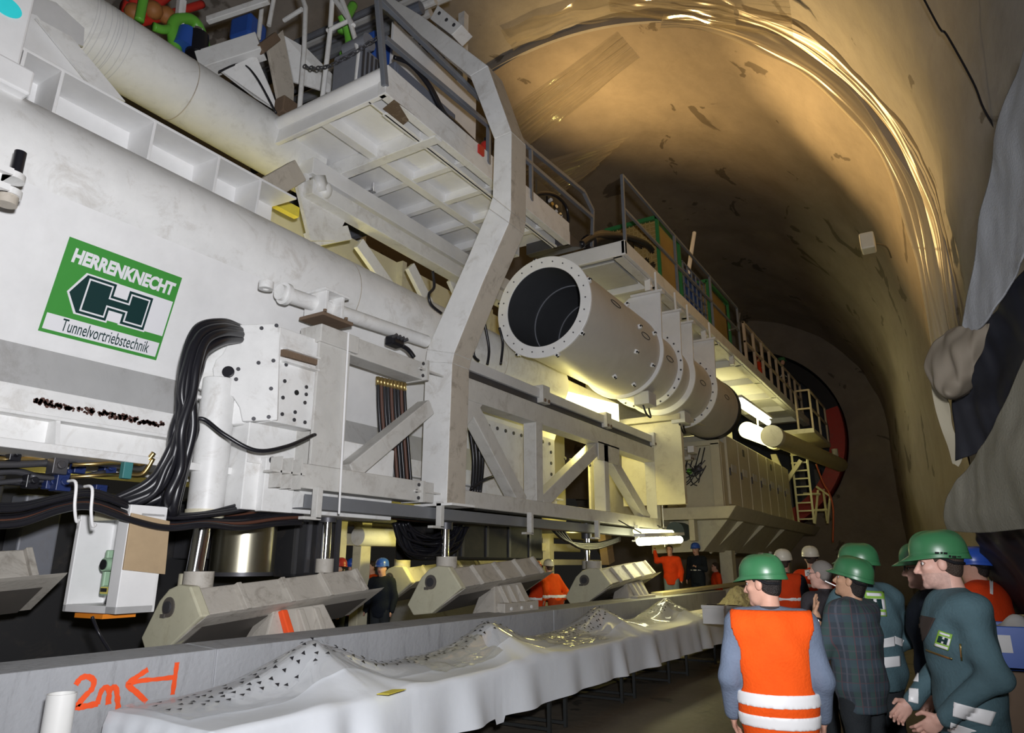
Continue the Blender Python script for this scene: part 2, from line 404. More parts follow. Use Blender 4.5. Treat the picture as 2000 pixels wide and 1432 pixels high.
while y < 3.72:
    if rr.random() < 0.8:
        for _ in range(4): 
            c = Vector((-6.186, y+rr.uniform(-.02, .02), 2.915+rr.uniform(-.022, .022)-0.012*(y-3))); a = rr.uniform(0.008, 0.022)
            mb.add([c+Vector((0, a*rr.uniform(.6, 1.3)*math.cos(t*1.05), a*rr.uniform(.6, 1.3)*math.sin(t*1.05))) for t in range(6)], [tuple(range(6))])
    y += 0.022
mb.build('scuffed_marking', mat('scuffed_paint', (0.10, 0.05, 0.04), 0.9), g, solid=0.004)
# back of the box girder, lets no light through
mb = MB(); mb.box((-7.0, -1.5, 2.5), (-6.95, 5.2, 4.6)); mb.build('inner_plate', WHITE, g)

# ---- sign on the girder
GREEN_S = mat('sign_green', (0.055, 0.30, 0.05), 0.4, var=0.03)
SWHITE = mat('sign_white', (0.80, 0.80, 0.83), 0.4, var=0.02)
SDARK = mat('sign_dark_green', (0.006, 0.035, 0.035), 0.4, var=0.02)
SO = Vector((webx(4.36), 2.60, 4.36)); SU = Vector((0, 1.055, 0)); SV = Vector((webx(3.55)-webx(4.36), 0, -0.81))
SN = SU.cross(-SV).normalized(); SN = SN if SN.x > 0 else -SN
def S(u, w, h=0.0): return SO+SU*u+SV*w+SN*h
sg = thing('company_sign', 'green and white company sign with large dark H emblem, on the white girder', 'sign', S(0.5, 0.5, 0.0))
def splate(name, poly, m, h0, h1):
    mb = MB(); mb.prism([S(u, w, h0) for u, w in poly], SN*(h1-h0)); return mb.build(name, m, sg)
splate('panel', [(0, 0), (1, 0), (1, 1), (0, 1)], GREEN_S, 0.001, 0.006)
splate('emblem_field', [(0.45, 0.30), (0.985, 0.30), (0.985, 0.715), (0.45, 0.715)], SWHITE, 0.005, 0.008)
splate('caption_field', [(0.02, 0.80), (0.98, 0.80), (0.98, 0.965), (0.02, 0.965)], SWHITE, 0.005, 0.008)
def H(i, tip=True):
    a = 0.73/1.0
    p = [(0.22+i, 0.315+i*1.35), (0.465-i, 0.315+i*1.35), (0.465-i, 0.445+i*1.35), (0.585+i, 0.445+i*1.35), (0.585+i, 0.335+i*1.35), (0.80-i, 0.335+i*1.35), (0.80-i, 0.71-i*1.35),
         (0.585+i, 0.71-i*1.35), (0.585+i, 0.605-i*1.35), (0.465-i, 0.605-i*1.35), (0.465-i, 0.725-i*1.35), (0.22+i, 0.725-i*1.35)]
    if tip: p.append((0.125+i*1.4, 0.54))
    return p
splate('emblem_border', H(-0.013), SWHITE, 0.006, 0.010)
splate('emblem_outline', H(0.0), SDARK, 0.008, 0.012)
splate('emblem_line', [(u if u > 0.25 or True else u, w) for u, w in H(0.020, False)], SWHITE, 0.010, 0.014)
splate('emblem', H(0.033, False), SDARK, 0.012, 0.016)
def text_mesh(txt, size, bold=0.0, shear=0.0):
    c = bpy.data.curves.new('txt', 'FONT'); c.body = txt; c.size = size; c.offset = bold; c.shear = shear; c.resolution_u = 3; c.extrude = 0
    o = bpy.data.objects.new('txt', c); COL.objects.link(o); bpy.context.view_layer.update()
    dg = bpy.context.evaluated_depsgraph_get(); me = bpy.data.meshes.new_from_object(o.evaluated_get(dg))
    vs = [v.co.copy() for v in me.vertices]; fs = [tuple(p.vertices) for p in me.polygons]
    bpy.data.objects.remove(o); bpy.data.curves.remove(c); bpy.data.meshes.remove(me)
    return vs, fs
def place_text(parent, name, txt, m, fn, u0, u1, w0, w1, bold=0.0, shear=0.0, kind=None):
    vs, fs = text_mesh(txt, 1.0, bold, shear)
    x0 = min(v.x for v in vs); x1 = max(v.x for v in vs); y0 = min(v.y for v in vs); y1 = max(v.y for v in vs)
    mb = MB(); mb.add([fn(u0+(v.x-x0)/(x1-x0)*(u1-u0), w1-(v.y-y0)/(y1-y0)*(w1-w0)) for v in vs], fs)
    return mb.build(name, m, parent)
place_text(sg, 'lettering', 'HERRENKNECHT', SWHITE, lambda u, w: S(u, w, 0.008), 0.065, 0.965, 0.085, 0.24, bold=0.05, shear=0.05)
place_text(sg, 'caption', 'Tunnelvortriebstechnik', SDARK, lambda u, w: S(u, w, 0.010), 0.15, 0.90, 0.815, 0.945, bold=0.004)

# ---- hydraulic jack beside the sign
JA = Vector((-5.95, 4.08, 0)); JB = Vector((-5.55, 4.46, 0)); JD = (JB-JA).normalized(); JN = Vector((JD.y, -JD.x, 0))   # JN looks to the camera
j = thing('hydraulic_jack', 'white hydraulic support jack with bolted head bracket and chrome rod, beside the hoses', 'hydraulic jack', (-6.0, 4.2, 1.5))
def jq(px, py, d=0.0): return PQ(px, py, JA-JN*d, JN)
def cr(x, y): return (x/2.857, 450+y/2.857)
front = [cr(1330, 525), cr(1545, 518), cr(1562, 590), cr(1548, 1058), cr(1352, 1066), cr(1335, 985), cr(1300, 930), cr(1222, 885), cr(1192, 830), cr(1186, 770), cr(1205, 720), cr(1240, 690)]
mb = MB(); mb.prism([jq(*p) for p in front], -JN*0.06); mb.build('cheek_plate', WHITE, j, bevel=0.012)
back = [cr(1290, 540), cr(1365, 540), cr(1375, 1080), cr(1280, 1085), cr(1270, 960), cr(1150, 905), cr(1100, 880), cr(1076, 825), cr(1086, 745), cr(1215, 600)]
mb = MB(); mb.prism([jq(p[0], p[1], 0.07) for p in back], -JN*0.22); mb.build('rod_eye', WHITE, j, bevel=0.03)
c0 = jq(*cr(1275, 792))
mb = MB(); disc(mb, c0-JN*0.01, JN, 0.058, 0.04, 24); mb.build('pin', BLACK, j, bevel=0.008)
bolts(j, [jq(*cr(x, y)) for x, y in [(1460, 547), (1543, 532), (1443, 740), (1526, 728), (1513, 884), (1416, 1052), (1500, 1042), (1330, 775), (1318, 832)]], JN, 0.02)
# side plate of the bracket, with its bolts
mb = MB(); z0, z1 = 3.03, 3.98
mb.box((-5.56, 4.45, 3.0), (-6.05, 5.0, 3.99)); mb.build('bracket_block', WHITE, j, bevel=0.01)
def jx(x, y): return P(*cr(x, y), X=-5.56)
bolts(j, [jx(x, y) for x, y in [(1595, 750), (1665, 752), (1722, 767), (1587, 842), (1577, 934), (1573, 1026), (1640, 1058), (1700, 1072), (1707, 916), (1700, 962), (1708, 875), (1645, 1015)]], (1, 0, 0), 0.02)
mb = MB(); disc(mb, jx(1654, 906)-Vector((0.004, 0, 0)), (1, 0, 0), 0.028, 0.012, 12); mb.build('hole', BLACKM, j)
mb = MB(); mb.beam(jx(1565, 685)+Vector((0.02, 0, 0)), jx(1765, 740)+Vector((0.02, 0, 0)), 0.05, 0.07); mb.build('rusty_strip', RUST, j)
for zz in (3.75, 3.62):
    mb = MB(); mb.box((-5.48, 4.5, zz), (-5.57, 4.95, zz+0.02)); mb.build('gusset', WHITE, j)
bc = JA-JN*0.19+JD*(-0.02)
bc = Vector((-6.02, 4.16, 0))
bt = bc+Vector((0, 0, 3.42)); 
mb = MB(); mb.cyl(bc+Vector((0, 0, 2.08)), bt, 0.165, n=40); mb.build('cylinder', WHITE, j, smooth=35, bevel=0.01)
mb = MB(); mb.cyl(bc+Vector((-0.03, -0.02, 1.52)), bc+Vector((0, 0, 2.1)), 0.078, n=32); mb.build('piston_rod', CHROME, j, smooth=35)
mb = MB(); mb.cyl(bc+Vector((-0.03, -0.02, 1.40)), bc+Vector((-0.03, -0.02, 1.56)), 0.125, n=28); mb.build('rod_collar', CREAM, j, smooth=35, bevel=0.01)
mb = MB(); mb.cyl(bc+Vector((0, 0, 2.06)), bc+Vector((0, 0, 2.14)), 0.175, n=36); mb.build('gland_ring', CREAM, j, smooth=35)
# box of the jack's seat below, behind the truss end
mb = MB(); mb.box((-5.75, 4.35, 2.15), (-6.2, 6.5, 3.0)); mb.build('seat_box', WHITE, j, bevel=0.01)
mb = MB(); mb.box((-5.73, 4.36, 2.60), (-5.76, 5.4, 2.63)); mb.build('seat_edge', WHITE, j)
mb = MB(); mb.box((-5.66, 4.52, 2.14), (-5.76, 4.9, 2.66)); mb.build('bolting_plate', WHITE, j, bevel=0.006)
bolts(j, [P(531, 899, X=-5.66), P(567, 903, X=-5.66)], (1, 0, 0), 0.035, 0.02, BLACK)

# ---- lattice side frame (truss)
t = thing('side_truss', 'white lattice side frame of box beams under the ventilation duct', 'steel truss', (-5.65, 10, 2.37))
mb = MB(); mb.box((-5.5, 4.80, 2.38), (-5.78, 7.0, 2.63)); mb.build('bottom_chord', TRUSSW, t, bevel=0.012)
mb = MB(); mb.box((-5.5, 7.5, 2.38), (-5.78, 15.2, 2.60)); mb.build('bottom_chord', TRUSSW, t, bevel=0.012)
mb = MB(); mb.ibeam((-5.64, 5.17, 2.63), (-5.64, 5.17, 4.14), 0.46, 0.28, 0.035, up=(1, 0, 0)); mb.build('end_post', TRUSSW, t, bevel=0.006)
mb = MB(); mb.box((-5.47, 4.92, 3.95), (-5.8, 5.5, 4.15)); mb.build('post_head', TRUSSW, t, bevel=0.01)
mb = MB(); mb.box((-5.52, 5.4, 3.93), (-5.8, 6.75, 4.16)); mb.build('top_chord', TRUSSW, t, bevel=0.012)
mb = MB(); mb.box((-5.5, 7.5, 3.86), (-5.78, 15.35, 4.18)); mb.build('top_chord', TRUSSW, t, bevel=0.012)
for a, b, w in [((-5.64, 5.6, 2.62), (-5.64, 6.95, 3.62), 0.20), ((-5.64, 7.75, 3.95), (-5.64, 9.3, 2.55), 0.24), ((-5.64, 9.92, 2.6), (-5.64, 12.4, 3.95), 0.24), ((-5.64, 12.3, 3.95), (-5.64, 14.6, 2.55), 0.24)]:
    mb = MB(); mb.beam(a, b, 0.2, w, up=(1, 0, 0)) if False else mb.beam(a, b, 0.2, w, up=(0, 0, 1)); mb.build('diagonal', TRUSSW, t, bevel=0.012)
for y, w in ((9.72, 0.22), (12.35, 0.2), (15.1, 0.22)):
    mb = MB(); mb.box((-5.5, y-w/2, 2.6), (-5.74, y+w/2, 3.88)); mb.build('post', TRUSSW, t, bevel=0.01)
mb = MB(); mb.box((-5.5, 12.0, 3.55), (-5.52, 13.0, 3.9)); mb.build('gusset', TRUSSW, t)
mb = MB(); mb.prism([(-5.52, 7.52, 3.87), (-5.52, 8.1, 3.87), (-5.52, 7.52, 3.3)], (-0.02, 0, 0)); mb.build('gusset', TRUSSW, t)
# brackets and the joints to the portal leg
for z in (2.5, 4.05):
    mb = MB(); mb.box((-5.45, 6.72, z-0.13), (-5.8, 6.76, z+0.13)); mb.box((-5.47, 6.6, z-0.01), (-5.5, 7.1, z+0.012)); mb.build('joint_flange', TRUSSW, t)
    bolts(t, [(-5.49, 6.68, z-0.08), (-5.49, 6.68, z+0.08), (-5.49, 6.64, z)], (1, 0, 0), 0.022)
mb = MB()
for y in (4.55, 4.68, 4.80): mb.box((-5.46, y-0.008, 2.36), (-5.62, y+0.008, 2.66))
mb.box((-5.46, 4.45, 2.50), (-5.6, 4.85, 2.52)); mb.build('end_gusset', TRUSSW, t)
# sliding rail on top with its clamps
mb = MB(); mb.box((-5.5, 7.5, 4.30), (-5.7, 22.0, 4.46)); mb.build('slide_rail', GREYW, t, bevel=0.01)
for y in (9.75, 12.3, 14.9, 17.5):
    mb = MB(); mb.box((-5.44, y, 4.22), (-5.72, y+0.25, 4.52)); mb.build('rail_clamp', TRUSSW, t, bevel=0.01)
    bolts(t, [(-5.44, y+0.06, 4.26), (-5.44, y+0.19, 4.26)], (1, 0, 0), 0.03, 0.02, RUST)
mb = MB(); mb.box((-5.55, 7.5, 4.18), (-5.6, 15.3, 4.31)); mb.build('rail_web', DGREY, t)
# cable tray under the chord and its hangers
mb = MB(); mb.box((-5.55, 4.95, 2.19), (-5.56, 15.1, 2.33)); mb.box((-5.56, 4.95, 2.19), (-5.8, 15.1, 2.20)); mb.box((-5.79, 4.95, 2.19), (-5.8, 15.1, 2.33)); mb.build('cable_tray', mat('perforated_tray', (0.22, 0.23, 0.25), 0.5, metal=0.3), t)
for y in (5.0, 7.05, 9.3, 11.7, 13.6, 15.0):
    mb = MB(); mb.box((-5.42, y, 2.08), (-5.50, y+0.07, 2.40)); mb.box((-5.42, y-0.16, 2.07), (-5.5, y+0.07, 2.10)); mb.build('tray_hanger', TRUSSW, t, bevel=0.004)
for a_, b_ in (((-5.47, 5.32, 4.16), (-5.47, 5.36, 2.15)), ((-5.47, 15.25, 4.1), (-5.47, 15.25, 2.0))):
    mb = MB(); mb.tube([a_, b_], 0.012); mb.build('guy_rod', WCLEAN, t)
mb = MB()
for k in range(7):
    y = 11.9+k*0.22; disc(mb, (-6.18, y, 3.6+0.0*k), (1, 0, 0), 0.03, 0.03)
mb.build('bolt_row', DGREY, t)

# ---- cylinder lying over the truss with its clamp
c = thing('pushing_cylinder', 'slim white hydraulic cylinder with eye end lying along the girder over the truss', 'hydraulic cylinder', (-5.72, 5.5, 4.4))
e0 = P(520, 558, X=-5.72); e1 = P(835, 668, X=-5.72)
mb = MB(); mb.cyl(P(545, 570, X=-5.72), (-5.72, 7.0, e1.z), 0.085, n=28); mb.build('barrel', WHITE, c, smooth=35)
mb = MB(); mb.ring(e0-Vector((0, 0, 0.04)), (0, 0, 1), 0.035, 0.075, 0.08, 24); mb.build('rod_eye', WHITE, c, smooth=35)
mb = MB(); mb.ring(P(553, 573, X=-5.72), (0, 1, 0.05), 0.05, 0.12, 0.05, 24); mb.build('collar', WHITE, c, smooth=35)
q = P(640, 590, X=-5.6)
for dy in (0.0, 0.24):
    mb = MB(); mb.box((-5.52, q.y-0.1+dy, q.z-0.16), (-5.86, q.y-0.06+dy, q.z+0.1)); mb.build('clamp_post', WHITE, c, bevel=0.006)
mb = MB(); mb.box((-5.50, q.y-0.14, q.z+0.09), (-5.88, q.y+0.24, q.z+0.12)); mb.build('clamp_plate', WHITE, c, bevel=0.006)
mb = MB(); mb.box((-5.48, q.y-0.16, q.z-0.22), (-5.86, q.y+0.3, q.z-0.18)); mb.build('clamp_base', RUST, c, bevel=0.006)
bolts(c, [(-5.5, q.y-0.12, q.z-0.17), (-5.5, q.y+0.2, q.z-0.17)], (0, 0, 1), 0.02, 0.03, RUST)

# ---- kinked portal frame
pf = thing('portal_frame', 'tall kinked white portal leg of box section in front of the platform', 'portal frame', (-5.6, 7.3, 2.36))
inner = [(-5.80, 2.38), (-5.80, 4.31), (-5.78, 4.48), (-5.11, 5.71), (-4.78, 6.35), (-4.72, 6.51), (-4.70, 7.42), (-5.14, 8.65), (-6.37, 10.13), (-7.2, 11.0)]
outer = [(-5.37, 2.38), (-5.34, 4.22), (-5.31, 4.35), (-4.86, 5.28), (-4.45, 6.04), (-4.42, 6.2), (-4.41, 7.43), (-4.82, 8.70), (-6.12, 10.22), (-6.95, 11.08)]
def pframe(i0, i1):
    mb = MB()
    poly = [(x, 7.1, z) for x, z in outer[i0:i1+1]]+[(x, 7.1, z) for x, z in reversed(inner[i0:i1+1])]
    mb.prism(poly, (0, 0.40, 0)); return mb
for nm, i0, i1 in (('leg', 0, 1), ('knee', 1, 2), ('raking_leg', 2, 4), ('knee', 4, 5), ('upright', 5, 6), ('shoulder', 6, 7), ('rafter', 7, 9)):
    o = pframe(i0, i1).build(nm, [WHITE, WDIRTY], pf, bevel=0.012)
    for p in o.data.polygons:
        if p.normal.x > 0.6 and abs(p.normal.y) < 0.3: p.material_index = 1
mb = MB(); mb.box((-5.25, 7.05, 2.35), (-5.86, 7.55, 2.38)); mb.build('foot_plate', WHITE, pf)
mb = MB(); mb.prism([(-6.0, 7.15, 10.15), (-5.55, 7.15, 9.62), (-5.35, 7.15, 9.72), (-5.85, 7.15, 10.35)], (0, 0.3, 0)); mb.build('splice_plate', WHITE, pf, bevel=0.01)
bolts(pf, [(-5.65+0.0, 7.14, 9.95), (-5.5, 7.14, 9.78), (-5.8, 7.14, 10.15)], (0, -1, 0), 0.03)

# ---- black hoses bending down from the jack head
rr = random.Random(11)
tops = (455, 633); mid = [(372, 650), (355, 730), (350, 820), (325, 900), (290, 965), (230, 985)]
hg = thing('hydraulic_hose_bundle', 'thick bundle of shiny black hoses looping down left of the jack', 'hose bundle', (-5.85, 3.7, 2.2))
for k in range(16):
    dx = rr.uniform(-22, 26); dd = rr.uniform(-0.12, 0.12); X0 = -5.78+dd
    sag = k*5
    k2 = k*0.55; pts = [P(470, 640+k2*3, X=X0-0.15), P(435, 628+k2*5, X=X0), P(385+dx*0.3+k2*2, 640+k2*6, X=X0+0.05), P(360+k2*3.5+dx*0.35, 700+k2*3, X=X0+0.08), P(352+k2*3+dx*0.4, 770, X=X0+0.08), P(345+k2*4-dx*0.3, 840, X=X0+0.06), P(318+k2*5+dx*0.5, 905+k2*2, X=X0), P(285+k2*7+dx*0.5, 945+k2*6, X=X0-0.05), P(270+k2*9+dx if k > 7 else 215+k2*8, 978+(k2*4), X=X0-0.2)]
    mb = MB(); mb.tube(bez(pts, 8), 0.044 if k % 3 else 0.034, 10); mb.build('hose', BLACK, hg, smooth=True)
# single hose across the bracket
mb = MB(); mb.tube(bez([P(378, 820, X=-5.72), P(400, 820, X=-5.68), P(440, 850, X=-5.55), P(500, 880, X=-5.42), P(560, 872, X=-5.4), P(612, 850, X=-5.45)], 10), 0.02, 10)
mb.tube([P(612, 850, X=-5.45), P(618, 849, X=-5.55)], 0.018)
h = mb.build('hydraulic_hose', BLACK, smooth=True); tag(h, 'single black hose sagging across the bracket from jack to post', 'hose')
v = thing('hose_coupling', 'small white valve block hanging on the black hoses left of the jack', 'valve', P(377, 775, X=-5.66))
q = P(377, 773, X=-5.66)
mb = MB(); mb.box((q.x-0.03, q.y-0.035, q.z-0.045), (q.x+0.03, q.y+0.035, q.z+0.045)); mb.build('block', WCLEAN, v, bevel=0.01)
mb = MB(); mb.cyl(q, q+Vector((0, 0.075, 0)), 0.018); mb.build('knob', WCLEAN, v, smooth=35)
mb = MB(); mb.tube([q, P(374, 820, X=-5.66), P(369, 850, X=-5.68)], 0.014); mb.build('stem', BRASS, v, smooth=True)

# ---- long brown and black cables slung below the girder
cb = thing('slung_cable_bundle', 'sagging bundle of dark cables slung below the girder from left edge to truss', 'cable bundle', (-5.8, 3.2, 2.0))
for k in range(12):
    X0 = -5.7-rr.uniform(0, 0.3); o = k*4.2
    pts = [P(-40, 985+o*0.9, X=X0), P(40, 985+o*0.8, X=X0), P(120, 968+o*0.6, X=X0), P(180, 958+o*0.7, X=X0), P(260, 985+o*0.7, X=X0), P(330, 1004+o*0.6, X=X0), P(400, 1002+o*0.5, X=X0+0.05), P(470, 985+o*1.0, X=X0), P(540, 970+o*1.15, X=X0), P(590, 965+o*1.2, X=X0)]
    mb = MB(); mb.tube(bez(pts, 6), 0.017+0.006*(k % 3), 8); mb.build('cable', HOSEBR if k % 4 == 1 else BLACK, cb, smooth=True)
for px, py in ((172, 985), (140, 975)):
    mb = MB(); q = P(px, py, X=-5.62)
    mb.tube(bez([q+Vector((-.1, 0, .14)), q+Vector((0.02, 0, .12)), q+Vector((0.04, 0.01, -.05)), q+Vector((0.02, 0.05, -.16)), q+Vector((0, 0.08, -.15))], 6), 0.012); mb.build('cable_hook', WCLEAN, cb, smooth=True)
# dense pipework in the dark under the girder at the left
DBLUE = mat('dark_blue_fitting', (0.015, 0.03, 0.12), 0.4)
pw = thing('valve_pipework', 'dark tangle of small pipes, valves and blue fittings below the girder at the left', 'pipework', (-6.6, 2.8, 2.3))
for k in range(16):
    y0 = rr.uniform(875, 960); X0 = -6.3-rr.uniform(0, 0.6); x0 = rr.uniform(-40, 60); x1 = x0+rr.uniform(120, 240); yy = y0+rr.uniform(-15, 15)
    mb = MB(); mb.tube(bez([P(x0, y0, X=X0), P((x0+x1)/2, y0+rr.uniform(-10, 10), X=X0), P(x1, yy, X=X0)], 5), rr.choice([0.015, 0.022, 0.03]), 8)
    mb.build('pipe', rr.choice([BLACK, BLACK, DGREY, DGREY, BRASS]), pw, smooth=True)
for k in range(12):
    q = P(rr.uniform(5, 240), rr.uniform(880, 970), X=-6.25-rr.uniform(0, .3)); s_ = rr.uniform(0.03, 0.06)
    mb = MB(); mb.box(q-Vector((s_, s_, s_)), q+Vector((s_, s_, s_*1.3))); mb.cyl(q, q+Vector((0.08, 0, 0.02)), s_*0.6, n=10); mb.build('valve_block', rr.choice([DBLUE, DGREY, BLACK, BLACK]), pw, bevel=0.006)
mb = MB(); q = P(247, 915, X=-6.0); mb.box(q-Vector((0.03, 0.04, 0.09)), q+Vector((0.03, 0.04, 0.1))); mb.build('manifold', mat('teal_paint', (0.05, 0.2, 0.2), 0.5), pw, bevel=0.006)
for dz in (-0.05, 0.05):
    mb = MB(); mb.tube(bez([P(250, 915, X=-6.0)+Vector((0, 0, dz)), P(280, 915, X=-5.98)+Vector((0, 0, dz)), P(300, 890, X=-5.95)+Vector((0, 0, dz*.5))], 6), 0.022); mb.build('hose_end', BRASS, pw, smooth=True)
    mb = MB(); mb.tube([P(246, 915, X=-6.05)+Vector((0, 0, dz)), P(140, 920, X=-6.1)+Vector((0, 0, dz))], 0.016); mb.build('pipe', BRASS, pw, smooth=True)
# hoses hanging behind the truss bay
hb = thing('vertical_hose_row', 'row of black and brown hoses with brass ends hanging inside the first truss bay', 'hose bundle', (-6.0, 6.9, 2.5))
for k in range(9):
    px = 738+k*6.5
    mb = MB(); mb.tube(bez([P(px, 742+k*1.5, X=-6.0), P(px+2, 800, X=-6.0), P(px+8, 880, X=-6.0), P(px+14, 960, X=-6.0)], 6), 0.022, 8); mb.build('hose', HOSEBR if k % 3 == 1 else BLACK, hb, smooth=True)
    mb = MB(); mb.tube([P(px, 736+k*1.5, X=-6.0), P(px, 752+k*1.5, X=-6.0)], 0.026, 8); mb.build('hose_end', BRASS, hb, smooth=True)
for k in range(4):
    mb = MB(); mb.tube(bez([P(918+k*7, 840, X=-6.0), P(925+k*6, 900, X=-6.0), P(922+k*5, 965, X=-6.0)], 6), 0.03, 8); mb.build('hose', BLACK, hb, smooth=True)

# small black junction on the top chord and cables hanging behind the portal
jn = thing('black_connector', 'black lumpy connector block sitting on the truss top chord left of the portal leg', 'connector', P(770, 665, X=-5.65))
q = P(770, 668, X=-5.65)
mb = MB(); mb.box(q-Vector((.08, .10, .06)), q+Vector((.08, .12, .07))); mb.build('block', BLACK, jn, bevel=0.03)
for k in range(4):
    mb = MB(); mb.cyl(q+Vector((0.05, -0.08+k*0.06, 0.03)), q+Vector((0.12, -0.09+k*0.07, 0.05)), 0.022, n=10); mb.build('plug', DGREY, jn, smooth=35)
mb = MB(); mb.tube(bez([q, q+Vector((0.05, 0.2, -0.05)), q+Vector((0.08, 0.3, -0.14))], 6), 0.03, 8); mb.build('lead', BLACK, jn, smooth=True)
hc_ = thing('hanging_cables', 'thin black cables hanging in the gap between portal leg and duct mouth', 'cable', P(955, 690, X=-5.8))
for pts in ([(940, 560), (945, 620), (955, 680), (952, 712)], [(975, 640), (982, 670), (978, 712)], [(845, 530), (848, 560), (838, 575), (842, 595), (862, 612)], [(932, 640), (925, 690), (935, 705)]):
    mb = MB(); mb.tube(bez([P(a, b_, X=-5.82) for a, b_ in pts], 6), 0.022, 8); mb.build('cable', BLACK, hc_, smooth=True)
cp_ = MB(); cp_.tube(bez([P(920, 955, X=-5.85), P(945, 938, X=-5.8), P(975, 928, X=-5.85)], 8), 0.025, 8)
tag(cp_.build('curved_hose', BLACK, smooth=True), 'short curved black hose inside the truss right of the portal leg', 'hose')
# ================================================================== the upper left: block, ledge, pipe, platform, equipment
b = thing('support_frame', 'white steel post with a painted cyan oval glimmer at the left edge', 'steel frame', (-6.2, 1.7, 5.2))
mb = MB(); mb.box((-6.0, 1.0, 5.55), (-6.5, 1.95, 9.0)); mb.build('post', WCLEAN, b, bevel=0.02)
mb = MB(); mb.box((-5.92, 1.0, 5.35), (-6.5, 2.04, 5.58)); mb.build('foot', WCLEAN, b, bevel=0.02)
mb = MB(); mb.box((-6.02, 0.8, 4.9), (-6.45, 1.86, 5.36)); mb.build('foot_web', WCLEAN, b, bevel=0.01)
mb = MB(); q = P(12, 12, X=-5.995)
mb.prism([q+Vector((0.0, 0.115*math.cos(a*0.196), 0.115*math.sin(a*0.196)*0.75)) for a in range(32)], (0.006, 0, 0)); mb.build('painted_glimmer', mat('cyan_glimmer_colour', (0.05, 0.85, 0.9), 0.3), b)  # glimmer of light drawn as a cyan oval decal
rb = thing('roller_bracket', 'small white bracket with black pin and discs at the left edge below the post', 'bracket', (-5.5, 1.7, 4.2))
q = P(36, 318, X=-5.55)
mb = MB(); mb.cyl(q+Vector((0, 0, -0.14)), q+Vector((0, 0, 0.09)), 0.04, n=20); mb.build('pin', BLACK, rb, smooth=35)
for dz in (-0.16, -0.29):
    mb = MB(); mb.cyl(q+Vector((0, -0.02, dz)), q+Vector((0, -0.02, dz+0.05)), 0.085, n=24); mb.box((q.x-0.1, q.y-0.5, q.z+dz), (q.x+0.1, q.y-0.05, q.z+dz+0.05)); mb.build('lug_plate', WHITE, rb, smooth=35)
mb = MB(); mb.box((q.x-0.09, q.y-0.16, q.z-0.42), (q.x+0.05, q.y-0.1, q.z-0.02)); mb.build('web', WHITE, rb)
mb = MB(); mb.cyl(q+Vector((0, -0.02, -0.36)), q+Vector((0, -0.02, -0.28)), 0.07, n=20); mb.build('lower_disc', WDIRTY, rb, smooth=35)

# ledge with compartments between the two pipes
l = thing('ribbed_ledge', 'white channel with square ribs between the upper and the lower pipe', 'steel channel', (-6.6, 3, 5.6))
mb = MB(); mb.prism([(-6.42, 1.2, 6.06), (-6.42, 1.2, 6.09), (-7.0, 1.2, 6.14), (-7.0, 1.2, 6.10)], (0, 4.0, 0)); mb.build('top_plate', WCLEAN, l, bevel=0.005)
mb = MB(); mb.box((-6.88, 1.2, 5.86), (-6.92, 5.2, 6.12)); mb.build('back_plate', WCLEAN, l)
mb = MB(); mb.box((-6.48, 1.2, 5.60), (-6.52, 5.2, 5.63)); mb.build('lower_lip', WCLEAN, l, bevel=0.004)
for px, py in ((105, 200), (290, 290), (418, 350), (30, 160), (500, 395)):
    y = P(px, py, X=-6.45).y
    mb = MB(); mb.prism([(-6.42, y, 6.07), (-6.9, y, 6.1), (-6.86, y, 5.72), (-6.45, y, 5.62)], (0, 0.03, 0)); mb.build('rib', WCLEAN, l, bevel=0.004)
mb = MB(); mb.box((-7.05, 1.0, 5.2), (-7.1, 5.6, 5.75)); mb.build('inner_plate', CREAM, l)
mb = MB(); mb.box((-7.2, 3.6, 6.35), (-7.3, 5.9, 6.5)); mb.build('inner_beam', YELLOW, l)
# plates that close the space between ledge and upper pipe at the left
for px, X_, m_ in (([(40, -20), (110, 5), (165, 55), (163, 90), (140, 82), (60, 40)], -7.18, GREYW), ([(72, 30), (195, 178), (44, 100), (40, 20)], -7.08, WCLEAN), ([(70, 34), (140, 72), (245, 198), (182, 172)], -7.0, WHITE)):
    mb = MB(); mb.prism([P(x, y, X=X_) for x, y in px], (-0.03, 0, 0)); mb.build('side_gusset', m_, l)

u = thing('upper_pipe', 'large weathered white pipe above the ribbed ledge at upper left', 'steel pipe', (-7.6, 3, 7.1))
mb = MB(); mb.cyl((-7.6, 0.2, 7.49), (-7.6, 6.3, 7.49), 0.426, n=56); mb.build('tube', mat('weathered_white', (0.76, 0.76, 0.74), 0.5, dirt=0.6, dirt_col=(0.36, 0.34, 0.29), scale=2.6), u, smooth=35)
mb = MB()
for k in range(9): mb.ring((-7.6, 2.9+k*0.05+0.02*math.sin(k*5), 7.49), (0, 1, 0.03*math.sin(k*3)), 0.422, 0.4285, 0.008, 56)
mb.build('turned_groove', GREYW, u, smooth=35)
mb = MB(); mb.ring((-7.6, 4.15, 7.49), (0, 1, 0), 0.42, 0.43, 0.012, 56); mb.build('weld_seam', WDIRTY, u)

